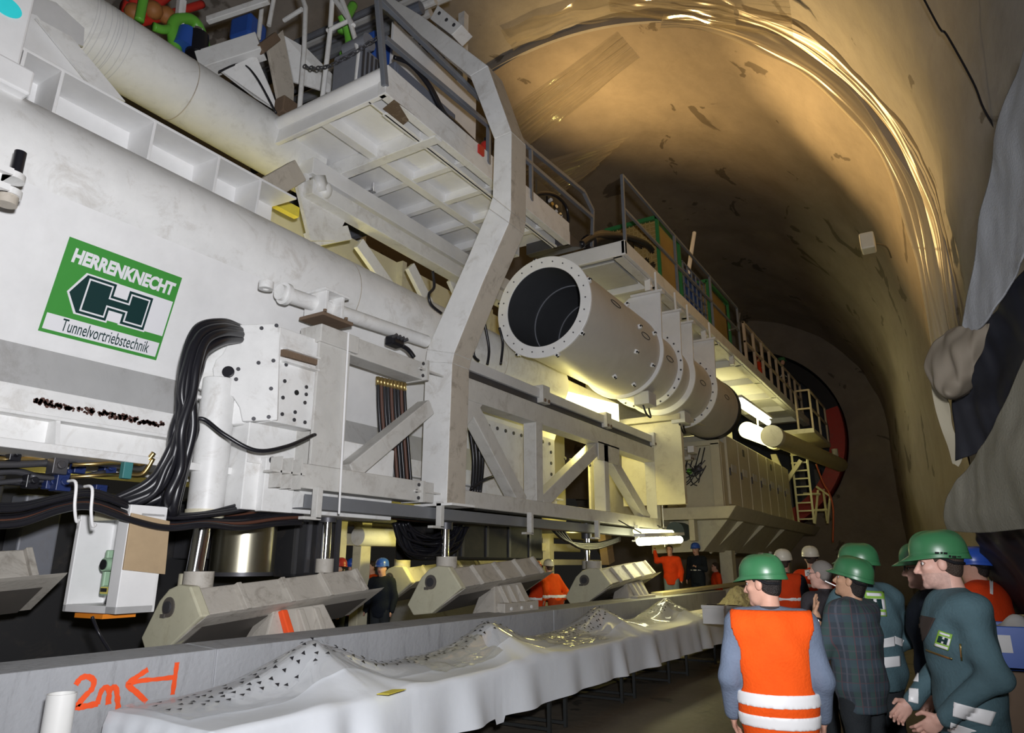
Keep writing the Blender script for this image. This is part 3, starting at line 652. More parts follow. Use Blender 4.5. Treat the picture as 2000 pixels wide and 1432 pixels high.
# ---- cantilever platform
pl = thing('cantilever_platform', 'white cantilever platform with ribbed underside above the truss', 'work platform', (-6.4, 7.8, 7.3))
YA, YB, XL, XR, ZB = 5.42, 10.4, -7.5, -5.22, 7.27
mb = MB(); mb.box((XL, YA, ZB+0.22), (XR, YB, ZB+0.25)); mb.build('deck', WCLEAN, pl)
mb = MB(); mb.cyl((XL-0.05, YA, ZB+0.30), (XR, YA, ZB+0.30), 0.10, n=20); mb.build('front_tube', WCLEAN, pl, smooth=35)
mb = MB(); mb.box((XL, YA-0.02, ZB), (XR, YA+0.05, ZB+0.24)); mb.build('front_beam', WCLEAN, pl, bevel=0.01)
mb = MB(); mb.box((XR-0.10, YA-0.03, ZB), (XR+0.03, YB, ZB+0.26)); mb.build('side_beam', WHITE, pl, bevel=0.01)
mb = MB(); mb.box((XR-0.32, YA+0.3, ZB+0.0), (XR-0.22, YB, ZB+0.03)); mb.box((XR-0.29, YA, ZB), (XR-0.26, YB, ZB+0.22)); mb.build('inner_beam', WCLEAN, pl, bevel=0.004)
mb = MB(); mb.box((XL, YA, ZB), (XL+0.10, YB, ZB+0.24)); mb.build('side_beam', WHITE, pl, bevel=0.01)
mb = MB(); mb.box((-6.42, YA, ZB+0.03), (-6.28, YB, ZB+0.22)); mb.build('middle_beam', WCLEAN, pl, bevel=0.006)
mb = MB(); mb.box((XL, 6.42, ZB-0.02), (XR, 6.58, ZB+0.22)); mb.build('cross_beam', WHITE, pl, bevel=0.008)
for y in (7.25, 8.05, 8.85, 9.65):
    mb = MB(); mb.box((XL, y, ZB+0.08), (XR-0.1, y+0.03, ZB+0.22)); mb.box((XL, y-0.04, ZB+0.05), (XR-0.1, y+0.07, ZB+0.08)); mb.build('cross_rib', WCLEAN, pl, bevel=0.004)
mb = MB(); mb.box((XR-0.02, YA, ZB+0.26), (XR+0.02, YB, ZB+0.44)); mb.build('toe_board', WHITE, pl, bevel=0.006)
mb = MB(); mb.prism([(XR+0.031, 5.55, ZB+0.0), (XR+0.031, 5.95, ZB+0.02), (XR-0.2, 6.0, ZB-0.012), (XR-0.2, 5.6, ZB-0.012)], (0, 0, -0.004)); mb.build('burn_mark', mat('burnt_paint', (0.12, 0.08, 0.05), 0.8, dirt=0.6, dirt_col=(0.5, 0.42, 0.3), scale=14), pl)
dv = MB(); q = P(730, 358, Z=ZB+0.2)
dv.cyl(q, q+Vector((0, 0, -0.12)), 0.03); dv.cyl(q+Vector((-.0, 0, -0.10)), q+Vector((0, 0, -0.16)), 0.045); dv.tube([q+Vector((0, 0, -.12)), q+Vector((-.13, -.03, -.13))], 0.016)
dv.build('drain_valve', [CHROME], pl, smooth=35)
# bracket and stringer carrying the platform
st = thing('platform_stringer', 'white box stringer and raking plates carrying the cantilever platform from below', 'steel beam', (-7.0, 8, 6.6))
mb = MB(); mb.box((-6.9, 5.85, 6.62), (-7.15, 14.0, 6.86)); mb.build('stringer', WHITE, st, bevel=0.015)
mb = MB(); mb.prism([P(575, 335, X=-7.1), P(640, 345, X=-7.1), P(690, 400, X=-7.1), P(655, 470, X=-7.1), P(607, 470, X=-7.1)], (-0.06, 0, 0)); mb.build('hanger_plate', WHITE, st)
mb = MB(); mb.beam(P(470, 400, X=-7.0), P(580, 335, X=-7.0), 0.16, 0.30); mb.build('strut', WDIRTY, st, bevel=0.01)
mb = MB(); mb.ball(P(635, 372, X=-6.9), 0.10, 16, sc=(1, 1, 1.3)); mb.beam(P(620, 345, X=-6.9), P(628, 375, X=-6.9), 0.16, 0.16); mb.build('knuckle', WHITE, st, smooth=True)
for px0, py0, px1, py1 in ((600, 470, 680, 455), (700, 475, 760, 560), (800, 520, 860, 640), (905, 600, 880, 545)):
    mb = MB(); mb.beam(P(px0, py0, X=-7.2), P(px1, py1, X=-7.2), 0.08, 0.22); mb.build('brace', WHITE, st, bevel=0.01)
mb = MB(); mb.box((-7.0, 5.9, 7.0), (-7.5, 12.0, 7.26)); mb.build('bearing_beam', WCLEAN, st, bevel=0.01)
# yellow-lit inner wall seen through the gaps
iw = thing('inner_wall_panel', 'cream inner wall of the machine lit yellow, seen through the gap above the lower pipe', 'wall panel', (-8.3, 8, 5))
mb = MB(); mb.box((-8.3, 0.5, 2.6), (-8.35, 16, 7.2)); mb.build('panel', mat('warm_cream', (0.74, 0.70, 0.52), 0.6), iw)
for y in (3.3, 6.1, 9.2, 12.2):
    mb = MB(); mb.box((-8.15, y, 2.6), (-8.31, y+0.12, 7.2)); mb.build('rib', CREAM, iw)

# ---- bracket foot, railings, chain on the near edge
gb = thing('gusset_bracket', 'tall tapered white gusset with rusty ends between upper pipe and platform', 'bracket', P(570, 220, X=-7.15))
mb = MB(); mb.prism([P(522, 85, X=-7.25), P(553, 58, X=-7.25), P(575, 170, X=-7.25), P(573, 212, X=-7.25), P(548, 215, X=-7.25)], (-0.05, 0.0, 0)); mb.build('plate', WDIRTY, gb, bevel=0.006)
mb = MB(); mb.beam(P(506, 98, X=-7.25), P(540, 72, X=-7.25), 0.10, 0.13); mb.build('upper_lug', RUST, gb, bevel=0.02)
mb = MB(); mb.box(P(552, 222, X=-7.2)-Vector((.1, .08, .03)), P(572, 213, X=-7.2)+Vector((.1, .08, .05))); mb.build('lower_lug', RUST, gb, bevel=0.015)
cbm = thing('cross_beam', 'white cross beam reaching from the upper pipe to the gusset at top', 'steel beam', P(450, 120, X=-7.6))
mb = MB(); mb.beam(P(392, 128, X=-8.0), P(510, 90, X=-7.3), 0.25, 0.3); mb.build('beam', WHITE, cbm, bevel=0.01)
mb = MB(); mb.beam(P(405, 40, X=-8.2), P(525, 0, X=-7.3), 0.08, 0.10); mb.build('top_rail', WHITE, cbm, bevel=0.01)
mb = MB(); mb.beam(P(345, 90, X=-8.2), P(355, 0, X=-8.2), 0.1, 0.1); mb.build('post', WHITE, cbm, bevel=0.01)
mb = MB(); mb.prism([P(432, 138, X=-7.6), P(500, 108, X=-7.35), P(528, 172, X=-7.35), P(545, 218, X=-7.35), P(500, 190, X=-7.5)], (-0.03, 0, 0)); mb.build('plate', WHITE, cbm)
mb = MB(); mb.prism([P(556, 70, X=-7.3), P(600, 95, X=-7.2), P(672, 168, X=-7.0), P(665, 188, X=-7.0), P(575, 160, X=-7.3)], (-0.03, 0, 0)); mb.build('plate', WHITE, cbm)
mb = MB(); mb.tube(bez([P(428, 140, X=-7.5), P(470, 125, X=-7.5), P(500, 150, X=-7.3), P(540, 222, X=-7.2)], 8), 0.014); mb.build('cable', BLACK, cbm, smooth=True)
def zat(px, py, Y): return P(px, py, Y=Y)
wr = thing('white_handrail', 'white tubular handrail standing on the front edge of the cantilever platform', 'handrail', (-6.6, 5.45, 7.55))
for pts in ([(585, 215), (594, 100), (597, 15), (592, 0), (585, -20)], [(630, 190), (645, 60), (650, -20)], [(505, 75), (515, -20)], [(525, 50), (538, -20)], [(695, 175), (702, 105), (683, 40), (640, 60)], [(555, 40), (590, 18)], [(683, 40), (660, -20)], [(655, 0), (690, 50)]):
    mb = MB(); mb.tube([zat(x, y, 5.48) for x, y in pts], 0.035, 10); mb.build('rail_pipe', WHITE, wr, smooth=35)
ch = thing('barrier_chain', 'dark steel chain slung between white handrail and grey post', 'chain', zat(640, 130, 5.5))
cp = bez([zat(590, 128, 5.42), zat(612, 133, 5.4), zat(640, 130, 5.4), zat(665, 118, 5.4), zat(690, 105, 5.4), zat(715, 88, 5.42), zat(745, 70, 5.45)], 12)
mbc = MB(); acc = 0; k = 0; last = cp[0]
for a, b_ in zip(cp, cp[1:]):
    acc += (b_-a).length
    if acc > 0.062:
        acc = 0; d = (b_-a).normalized(); sd = Vector((0, 1, 0)) if k % 2 else d.cross(Vector((0, 1, 0))).normalized(); k += 1
        mbc.tube([b_+d*0.045*math.cos(t)+sd*0.026*math.sin(t) for t in [i*math.pi/6 for i in range(13)]], 0.010, 6, caps=False)
mbc.build('links', DGREY, ch, smooth=True)
gr = thing('grey_guardrail', 'grey steel guardrail along the outer edge of the cantilever platform', 'guardrail', (-5.2, 7.5, 7.5))
def gx(px, py): return P(px, py, X=-5.2)
for a, b_, w in (((738, 0), (752, 168), .07), ((1158, 412), (1156, 482), .06)):
    mb = MB(); mb.beam(gx(*a), gx(*b_), w, w); mb.build('post', RAILGREY, gr, bevel=0.006)
for y in (7.7, 9.0):
    mb = MB(); mb.beam((-5.2, y, 7.5), (-5.2, y, 8.55), .06, .06); mb.build('post', RAILGREY, gr, bevel=0.006)
for pts in ([(735, -8), (960, 215), (1030, 285), (1140, 375), (1158, 412)], [(752, 75), (960, 250), (1030, 315), (1156, 424)]):
    mb = MB()
    for a, b_ in zip(pts, pts[1:]): mb.beam(gx(*a), gx(*b_), 0.07, 0.07)
    mb.build('rail', RAILGREY, gr, bevel=0.006)

# ---- equipment standing on the cantilever platform and behind it
DZ_ = ZB+0.255
def onp(name, label, cat, px0, py0, px1, py1, X, dX, m, bev=0.02):
    """box standing on the deck whose outer face is seen between two photo points"""
    a = P(px0, py0, X=X); b_ = P(px1, py1, X=X); y0, y1 = sorted((a.y, b_.y)); z1 = max(a.z, b_.z)
    t_ = thing(name, label, cat, ((X-dX/2), (y0+y1)/2, DZ_)); mb = MB(); mb.box((X, y0, DZ_), (X-dX, y1, z1)); mb.build('housing', m, t_, bevel=bev); return t_, y0, y1, z1
BGREY = mat('blue_grey_cabinet', (0.16, 0.18, 0.23), 0.45, dirt=0.2)
t_, y0, y1, z1 = onp('control_cabinet', 'blue-grey cabinet standing on the cantilever platform behind the grey guardrail', 'cabinet', 772, 118, 890, 236, -5.45, 0.5, BGREY)
mb = MB(); mb.box((-5.44, y0+0.05, DZ_+0.08), (-5.455, y1-0.05, z1-0.06)); dr_ = mb.build('door', BGREY, t_, bevel=0.006)
mb = MB(); mb.box((-5.42, y1-0.15, DZ_+0.35), (-5.445, y1-0.11, DZ_+0.5)); mb.build('handle', BLACK, dr_)
t_, y0, y1, z1 = onp('dark_motor', 'dark grey motor unit on the platform corner behind the chain', 'motor', 705, 85, 748, 170, -5.75, 0.5, GREY)
mb = MB(); mb.cyl((-5.7, y0+0.1, z1+0.08), (-6.1, y0+0.1, z1+0.08), 0.12, n=20); mb.build('fan_housing', GREY, t_, smooth=35)
for k in range(5):
    mb = MB(); mb.box((-5.735, y0+0.04+k*0.08, DZ_+0.05), (-5.752, y0+0.07+k*0.08, z1-0.05)); mb.build('fin', DGREY, t_)
onp('backing_board', 'tall white board behind the blue-grey cabinet on the platform', 'board', 770, 40, 930, 215, -6.0, 0.05, WCLEAN, 0.004)
onp('blue_container', 'small blue container on the platform behind the grey post', 'container', 733, 55, 776, 100, -6.1, 0.3, BLUE, 0.04)
for k, (px, py, lab) in enumerate(((948, 300, 'red fire extinguisher by the portal leg on the platform, the larger one'), (922, 296, 'small red box on the platform edge left of the portal leg'))):
    q = P(px, py, X=-5.35)
    t_ = thing('fire_extinguisher' if k == 0 else 'red_box', lab, 'fire extinguisher' if k == 0 else 'box', (q.x, q.y, DZ_))
    mb = MB()
    if k == 0: mb.cyl((q.x, q.y, DZ_), (q.x, q.y, DZ_+0.42), 0.085, n=20); mb.ball((q.x, q.y, DZ_+0.42), 0.085, 16)
    else: mb.box((-5.17, q.y-0.07, DZ_+0.02), (-5.3, q.y+0.07, DZ_+0.16))
    mb.build('body', RED, t_, smooth=35)
    if k == 0:
        mb = MB(); mb.cyl((q.x, q.y, DZ_+0.48), (q.x, q.y, DZ_+0.56), 0.03, n=12); mb.tube(bez([(q.x, q.y, DZ_+0.54), (q.x+0.1, q.y, DZ_+0.5), (q.x+0.1, q.y, DZ_+0.2)], 6), 0.014); mb.build('valve', BLACK, t_, smooth=35)
ph = thing('platform_hoses', 'black hoses drooping from the cabinet over the platform edge behind the guardrail', 'hose bundle', P(840, 180, X=-5.3))
for k in range(3):
    mb = MB(); mb.tube(bez([P(770+k*6, 112+k*2, X=-5.35), P(800+k*5, 125+k*3, X=-5.3), P(835+k*4, 165+k*4, X=-5.28), P(862+k*4, 215+k*4, X=-5.3), P(890+k*5, 240+k*5, X=-5.33), P(925+k*5, 275+k*5, X=-5.4)], 8), 0.03, 9); mb.build('hose', BLACK, ph, smooth=True)
gh = thing('green_hoses', 'bright green hoses and valves behind the white handrail', 'hose', P(680, 100, X=-6.5))
for pts, X_ in (([(668, 30), (680, 60), (683, 90), (672, 108)], -6.4), ([(690, 10), (672, 45), (668, 62)], -6.6), ([(662, 160), (680, 150), (690, 158)], -6.3)):
    mb = MB(); mb.tube(bez([P(a, b_, X=X_) for a, b_ in pts], 8), 0.07, 12); mb.build('hose', GREENP, gh, smooth=True)
g2 = thing('green_hose', 'bright green bent hose beside the red pipes above the upper pipe', 'hose', P(365, 60, X=-8.2))
for pts, r_ in (([(345, 110), (338, 60), (345, 40), (370, 38), (385, 50), (395, 75), (400, 98)], 0.085), ([(272, 40), (276, 20), (282, -10)], 0.06), ([(300, 52), (320, 58), (345, 52)], 0.06)):
    mb = MB(); mb.tube(bez([P(a, b_, X=-8.2) for a, b_ in pts], 8), r_, 12); mb.build('hose', GREENP, g2, smooth=True)
rp = thing('red_pipework', 'red pipes and valves at the top left above the upper pipe', 'pipework', P(290, 25, X=-8.6))
for pts, r_ in (([(240, 12), (275, 25), (305, 5), (330, -15)], 0.09), ([(270, 45), (310, 35), (350, 22), (395, 8)], 0.06), ([(262, -5), (268, 30)], 0.08)):
    mb = MB(); mb.tube(bez([P(a, b_, X=-8.6) for a, b_ in pts], 6), r_, 12); mb.build('pipe', RED, rp, smooth=True)
for a, b_ in ((262, 25), (300, 20), (325, 30)):
    mb = MB(); mb.ball(P(a, b_, X=-8.5), 0.13, 12); mb.build('valve', mat('rusty_orange', (0.35, 0.14, 0.04), 0.6), rp, smooth=True)
bb = thing('blue_drum', 'blue and black drum under the green hose above the upper pipe', 'drum', P(372, 85, X=-8.1))
mb = MB(); mb.cyl(P(358, 92, X=-8.1), P(368, 62, X=-8.1), 0.13, n=20); mb.build('body', BLUE, bb, smooth=35)
mb = MB(); mb.cyl(P(384, 108, X=-8.05), P(386, 68, X=-8.05), 0.15, n=20); mb.build('sleeve', BLACK, bb, smooth=35)
mb = MB(); mb.cyl(P(385, 70, X=-8.05), P(386, 58, X=-8.05), 0.13, 0.08, n=20); mb.build('cap', CHROME, bb, smooth=35)
bd = thing('blue_duct_piece', 'blue duct piece behind the white rails at the top', 'container', P(485, 65, X=-8.4))
mb = MB(); mb.beam(P(465, 72, X=-8.6), P(505, 58, X=-8.2), 0.4, 0.4); mb.build('body', BLUE, bd, bevel=0.05)
pb = thing('crossing_pipe_rack', 'rack of dark, grey and white pipes crossing behind the white rails at the top', 'pipe rack', (-8.5, 8.0, 9.5))
rk = random.Random(17)
for k in range(26):
    z = 9.0+0.13*k+rk.uniform(-.04, .04); y = 7.6+rk.uniform(0, 1.6); mb = MB(); r_ = rk.uniform(0.05, 0.13)
    mb.tube([(-11.5, y-0.5, z-0.15), (-6.6-rk.uniform(0, .5), y, z)], r_, 10); mb.build('pipe', rk.choice([GREY, GREYW, DGREY, WHITE, BLACK, GREY, BGREY]), pb, smooth=35)
mb = MB(); mb.box((-6.4, 8.4, 7.5), (-11, 8.5, 9.0)); mb.build('rack_panel', GREY, pb)
for x in (-9.5, -7.0):
    mb = MB(); mb.beam((x, 9.4, 7.5), (x, 9.4, 12.5), 0.15, 0.15); mb.build('post', WHITE, pb)
# ================================================================== right half of the machine
DX, DZ = -5.12, 5.66
d = thing('ventilation_duct', 'big grey-white ventilation duct with open flanged mouth slung under the walkway', 'ventilation duct', (DX, 9.2, 4.8))
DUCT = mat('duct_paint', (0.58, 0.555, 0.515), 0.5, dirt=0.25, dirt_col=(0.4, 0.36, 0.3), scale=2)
DIN = mat('duct_inside', (0.055, 0.058, 0.065), 0.55)
mb = MB(); mb.ring((DX, 9.2, DZ), (0, 1, 0), 0.675, 0.865, 0.05, 72); mb.build('mouth_flange', WCLEAN, d, smooth=35, bevel=0.008)
def shell(name, y0, y1, r, m, th=0.012):
    mb = MB(); mb.ring((DX, y0, DZ), (0, 1, 0), r-th, r, y1-y0, 72); return mb.build(name, m, d, smooth=35)
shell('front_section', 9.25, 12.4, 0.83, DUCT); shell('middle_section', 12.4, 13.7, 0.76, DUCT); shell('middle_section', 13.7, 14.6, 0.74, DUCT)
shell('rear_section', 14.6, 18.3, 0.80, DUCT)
mb = MB(); mb.ring((DX, 18.3, DZ), (0, 1, 0), 0.72, 0.82, 0.25, 64); mb.build('rubber_seal', BLACK, d, smooth=35)
mb = MB(); mb.grid(lambda u, v: Vector((DX+0.67*math.cos(2*math.pi*u), 9.21+v*3.2, DZ+0.67*math.sin(2*math.pi*u))), 72, 3, closed_u=True); mb.build('liner', DIN, d, smooth=True)
for y in (10.1, 11.0):
    mb = MB(); mb.ring((DX, y, DZ), (0, 1, 0), 0.655, 0.672, 0.02, 72); mb.build('liner_ring', GREY, d, smooth=35)
mb = MB(); mb.ring((DX, 12.2, DZ), (0, 1, 0), 0.50, 0.672, 0.03, 64); mb.build('inner_flange', GREYW, d, smooth=35)
mb = MB(); mb.prism([(DX+0.6*math.cos(i*math.pi/16), 12.5, DZ+0.6*math.sin(i*math.pi/16)) for i in range(32)], (0, 0.02, 0)); mb.build('fan_guard', DIN, d)
for y, r0, r1, sq in ((12.35, 0.75, 0.90, True), (13.6, 0.73, 0.87, True), (14.45, 0.73, 0.86, True), (15.9, 0.79, 0.93, True)):
    mb = MB(); mb.ring((DX, y, DZ), (0, 1, 0), r0, r1, 0.06, 64); mb.build('saddle_ring', WCLEAN, d, smooth=35, bevel=0.006)
    pts = [(DX+r1-0.03, DZ+0.1), (DX+r1, DZ+1.15), (DX+0.25, DZ+1.15), (DX-0.1, DZ+r1)]
    arc = [(DX+(r1-0.05)*math.cos(a), DZ+(r1-0.05)*math.sin(a)) for a in [math.radians(k) for k in range(88, 4, -8)]]
    mb = MB(); mb.prism([(x, y+0.01, z) for x, z in pts+arc], (0, 0.05, 0)); mb.build('hanger_plate', WCLEAN, d)
    mb = MB(); mb.box((DX+0.3, y-0.06, DZ+1.14), (DX+r1+0.06, y+0.12, DZ+1.18)); mb.box((DX+r1-0.1, y+0.0, DZ+1.18), (DX+r1-0.06, y+0.04, 7.25)); mb.build('hanger_foot', WCLEAN, d)
def lug(y, deg, r):
    a = math.radians(deg); n = Vector((math.cos(a), 0, math.sin(a))); c = Vector((DX, y, DZ))+n*r
    mb = MB(); mb.beam(c-n*0.02, c+n*0.06, 0.08, 0.08, up=(0, 1, 0)); mb.cyl(c+n*0.055, c+n*0.075, 0.024, n=10); mb.build('lug', WCLEAN, d, bevel=0.01)
    mb = MB(); mb.cyl(c+n*0.06+Vector((0, -0.042, 0)), c+n*0.06+Vector((0, -0.036, 0)), 0.02, n=8)
    mb.cyl(c+n*0.07, c+n*0.08, 0.02, n=8); mb.build('lug_hole', BLACKM, d)
for a in (100, -75, 165, 20, -40, -125): lug(9.26, a, 0.83)
for y, a in ((11.2, 40), (11.3, 8), (11.25, -25), (11.2, -65), (12.1, 15), (12.1, -28), (12.0, -62)): lug(y, a, 0.82)
for k in range(24):
    a = 2*math.pi*k/24; mb = MB(); disc(mb, (DX+0.77*math.cos(a), 9.195, DZ+0.77*math.sin(a)), (0, -1, 0), 0.012, 0.008, 8); mb.build('flange_hole', DGREY, d)
for y, deg, r in ((10.35, 18, 0.832), (11.6, 2, 0.832), (13.1, -2, 0.762), (15.2, -5, 0.80), (17.2, 0, 0.80)):
    a = math.radians(deg); n = Vector((math.cos(a), 0, math.sin(a))); t_ = Vector((0, 1, 0)).cross(n)
    mb = MB(); c = Vector((DX, y, DZ))+n*(r+0.004)
    mb.tube([c+Vector((0, 0.2*math.cos(q), 0))+t_*0.05*math.sin(q)-n*0.002*0 for q in [i*math.pi/10 for i in range(21)]], 0.006, 6, caps=False); mb.build('stencil_mark', BLACKM, d)
for y in (13.6, 15.9):
    for k in range(14):
        a = math.radians(60-k*14); mb = MB(); disc(mb, (DX+0.83*math.cos(a)+0, y-0.005, DZ+0.83*math.sin(a)), (0, -1, 0), 0.02, 0.012, 8); mb.build('flange_bolt', DGREY, d)
for y in (12.7, 14.9):
    mb = MB(); mb.box((DX+0.1, y, DZ-0.98), (DX+0.42, y+0.42, DZ-0.72)); mb.build('terminal_box', GREYW, d, bevel=0.01)
    mb = MB(); mb.tube(bez([(DX+0.25, y+0.1, DZ-0.98), (DX+0.28, y+0.2, DZ-1.15), (DX+0.25, y+0.5, DZ-1.15), (DX+0.2, y+0.55, DZ-0.95), (DX+0.2, y+0.6, DZ-0.8)], 8), 0.02, 8); mb.build('terminal_cable', BLACK, d, smooth=True)

# ---- long walkway over the duct
w = thing('walkway_platform', 'long white walkway platform above the ventilation duct', 'work platform', (-5.3, 20, 7.25))
X2R, X2L, Y2A, Y2B = -4.45, -6.3, 11.2, 31.0
mb = MB(); mb.box((X2L, Y2A+0.05, 7.42), (X2R-0.05, Y2B, 7.46)); mb.build('deck', WCLEAN, w)
mb = MB(); mb.box((X2L, Y2A, 7.22), (X2R, Y2A+0.1, 7.52)); mb.build('front_beam', WCLEAN, w, bevel=0.015)
mb = MB(); mb.box((X2R-0.08, Y2A, 7.24), (X2R, Y2B, 7.52)); mb.box((X2R-0.28, Y2A+0.02, 7.22), (X2R-0.08, Y2B, 7.25)); mb.build('side_beam', WHITE, w, bevel=0.012)
mb = MB(); mb.box((X2L, Y2A, 7.22), (X2L+0.1, Y2B, 7.52)); mb.build('side_beam', WHITE, w, bevel=0.012)
for y in (13.0, 15.2, 17.6, 20, 22.4, 24.8, 27.2, 29.6):
    mb = MB(); mb.box((X2L, y, 7.22), (X2R-0.05, y+0.12, 7.42)); mb.build('cross_beam', WCLEAN, w, bevel=0.008)
mb = MB(); mb.box((-5.8, 11.6, 7.30), (-4.85, 12.85, 7.33)); mb.build('inspection_cover', GREYW, w, bevel=0.004)
mb = MB(); mb.prism([(-5.2, 10.35, 7.27), (-5.2, 10.5, 7.27), (-5.2, 11.1, 7.5), (-5.2, 10.35, 7.5)], (-0.9, 0, 0)); mb.build('transition_plate', DGREY, w, bevel=0.01)
for y, z in ((12.6, 6.9), (16.4, 6.9), (19.0, 6.85)):
    mb = MB(); mb.box((-4.62, y, 7.0), (-4.5, y+0.12, 7.24)); disc(mb, (-4.5, y+0.06, 7.1), (1, 0, 0), 0.03, 0.02); mb.build('hanger_lug', WCLEAN, w)
# lower run of the walkway, behind the duct end, with cream rail posts
rl = thing('walkway_guardrail', 'dark grey steel guardrail with mid rail on the near part of the walkway', 'guardrail', (X2R, 15, 7.5))
def wx(px, py): return P(px, py, X=-4.5)
for y in (11.35, 14.4, 17.2, 20.0):
    mb = MB(); mb.beam((-4.5, y, 7.5), (-4.5, y, 8.98), .06, .06); mb.build('post', RAILGREY, rl, bevel=0.006)
for z in (8.98, 8.25):
    mb = MB(); mb.beam((-4.5, 11.35, z), (-4.5, 20.0, z), .055, .055); mb.build('rail', RAILGREY, rl, bevel=0.006)
mb = MB(); mb.tube([wx(1445, 612), wx(1440, 640), wx(1425, 645)], 0.025, 8); mb.build('rail_end', RAILGREY, rl, smooth=35)
rl2 = thing('cream_guardrail', 'row of cream guardrail posts on the far part of the walkway by the workers', 'guardrail', (X2R, 25, 7.5))
BEIGE = mat('beige_paint', (0.55, 0.45, 0.33), 0.5)
for k in range(9):
    y = 20.6+k*1.15; mb = MB(); mb.box((-4.54, y, 7.48), (-4.46, y+0.10, 8.75)); mb.build('post', BEIGE, rl2, bevel=0.006)
for z in (8.72, 8.1):
    mb = MB(); mb.beam((-4.5, 20.6, z), (-4.5, 29.9, z), .06, .06); mb.build('rail', BEIGE, rl2)
# stairs landing at the far end
ld = thing('end_landing', 'cream end landing with guardrail at the far end of the walkway', 'landing', (-4.3, 29, 6.2))
mb = MB(); mb.box((-5.6, 27.0, 6.25), (-3.75, 31.0, 6.42)); mb.build('deck', CREAM, ld, bevel=0.01)
for x, y in ((-4.3, 27.2), (-3.8, 27.2), (-3.8, 29.0), (-3.8, 30.9)):
    mb = MB(); mb.beam((x, y, 6.4), (x, y, 7.9), .07, .07); mb.build('post', BEIGE, ld)
for z in (7.9, 7.2):
    mb = MB(); mb.beam((-4.3, 27.2, z), (-3.8, 27.2, z), .06, .06); mb.beam((-3.8, 27.2, z), (-3.8, 30.9, z), .06, .06); mb.build('rail', BEIGE, ld)
# ---- equipment on the walkway
OCH = mat('ochre_mesh', (0.36, 0.24, 0.07), 0.7, dirt=0.3)
GRN = mat('cage_green', (0.03, 0.20, 0.06), 0.5)
def cage(label, x0, x1, y0, y1, z0, z1, grp='green mesh cages'):
    c = thing('mesh_cage', label, 'machine guard', ((x0+x1)/2, (y0+y1)/2, z0), grp)
    mb = MB(); mb.box((x0+0.06, y0+0.06, z0+0.02), (x1-0.06, y1-0.06, z1-0.05)); mb.build('infill', OCH, c)
    for x in (x0, x1):
        for y in (y0, y1):
            mb = MB(); mb.beam((x, y, z0), (x, y, z1), .07, .07); mb.build('corner_post', GRN, c)
    for z in (z0+0.03, z1): 
        mb = MB(); mb.beam((x0, y0, z), (x1, y0, z), .07, .09); mb.beam((x0, y1, z), (x1, y1, z), .07, .09); mb.beam((x0, y0, z), (x0, y1, z), .07, .09); mb.beam((x1, y0, z), (x1, y1, z), .07, .09); mb.build('frame', GRN, c)
    mb = MB(); n = int((x1-x0)/0.1)
    for i in range(n): mb.beam((x0+0.1*i, y0+0.02, z0), (x0+0.1*i, y0+0.02, z1), .014, .014)
    for i in range(int((z1-z0)/0.1)): mb.beam((x0, y0+0.02, z0+0.1*i), (x1, y0+0.02, z0+0.1*i), .014, .014)
    mb.build('wire_mesh', mat('mesh_wire', (0.5, 0.36, 0.14), 0.5), c)
cage('green framed cage with ochre mesh on the walkway behind the black hose loop', -6.0, -4.72, 13.9, 15.4, 7.47, 9.28)
cage('green framed ochre cage on the walkway just beyond the blue tank', -5.9, -4.72, 17.75, 19.8, 7.47, 9.1)
tk = thing('caged_tank', 'blue water tank in a grey wire cage between the two green cages', 'water tank', (-5.2, 16.6, 7.47))
mb = MB(); mb.box((-5.7, 15.75, 7.6), (-4.78, 17.45, 8.85)); mb.build('tank', BLUE, tk, bevel=0.08)
mb = MB()
for i in range(6):
    y = 15.7+i*0.35; mb.beam((-4.74, y, 7.5), (-4.74, y, 8.9), .035, .035)
for z in (7.7, 8.0, 8.3, 8.6, 8.88): mb.beam((-4.74, 15.65, z), (-4.74, 17.5, z), .035, .035); mb.beam((-5.72, 15.68, z), (-4.74, 15.68, z), .035, .035)
for x in (-5.7, -5.4, -5.1, -4.8): mb.beam((x, 15.68, 7.5), (x, 15.68, 8.9), .035, .035)
mb.build('cage', RAILGREY, tk)
mb = MB(); mb.box((-5.75, 15.65, 7.47), (-4.72, 17.5, 7.58)); mb.build('pallet', GREYW, tk)
po = MB(); po.cyl((-4.85, 15.7, 7.5), P(1356, 455, X=-4.9), 0.055, n=12); o = po.build('white_pole', WCLEAN, smooth=35, loc=(-4.85, 15.7, 7.5)); tag(o, 'white pole leaning over the railing beside the blue tank', 'pole')
hl = thing('black_hose_loop', 'two thick black hoses looping on the walkway in front of the green cage', 'hose', P(1210, 490, X=-5.2))
mb = MB(); mb.tube(bez([P(1135, 478, X=-5.2), P(1165, 462, X=-5.2), P(1215, 462, X=-5.0), P(1262, 478, X=-4.9), P(1280, 505, X=-4.9), P(1270, 525, X=-4.9)], 8), 0.07, 12); mb.build('hose', BLACK, hl, smooth=True)
mb = MB(); mb.tube(bez([P(1140, 470, X=-5.4), P(1180, 455, X=-5.4), P(1230, 470, X=-5.2), P(1262, 490, X=-5.1), P(1262, 520, X=-5.0)], 8), 0.06, 12); mb.build('hose', BLACK, hl, smooth=True)
mb = MB(); mb.tube(bez([P(1150, 475, X=-5.3), P(1185, 468, X=-5.3), P(1225, 485, X=-5.3)], 8), 0.17, 12); mb.build('hose_sleeve', BLACK, hl, smooth=True)
gp = thing('gauge_panel', 'upright instrument board with chrome gauges and a black hose arch behind the portal', 'instrument panel', P(1075, 440, X=-5.6))
q0 = P(1052, 445, X=-5.6); q1 = P(1100, 385, X=-5.6)
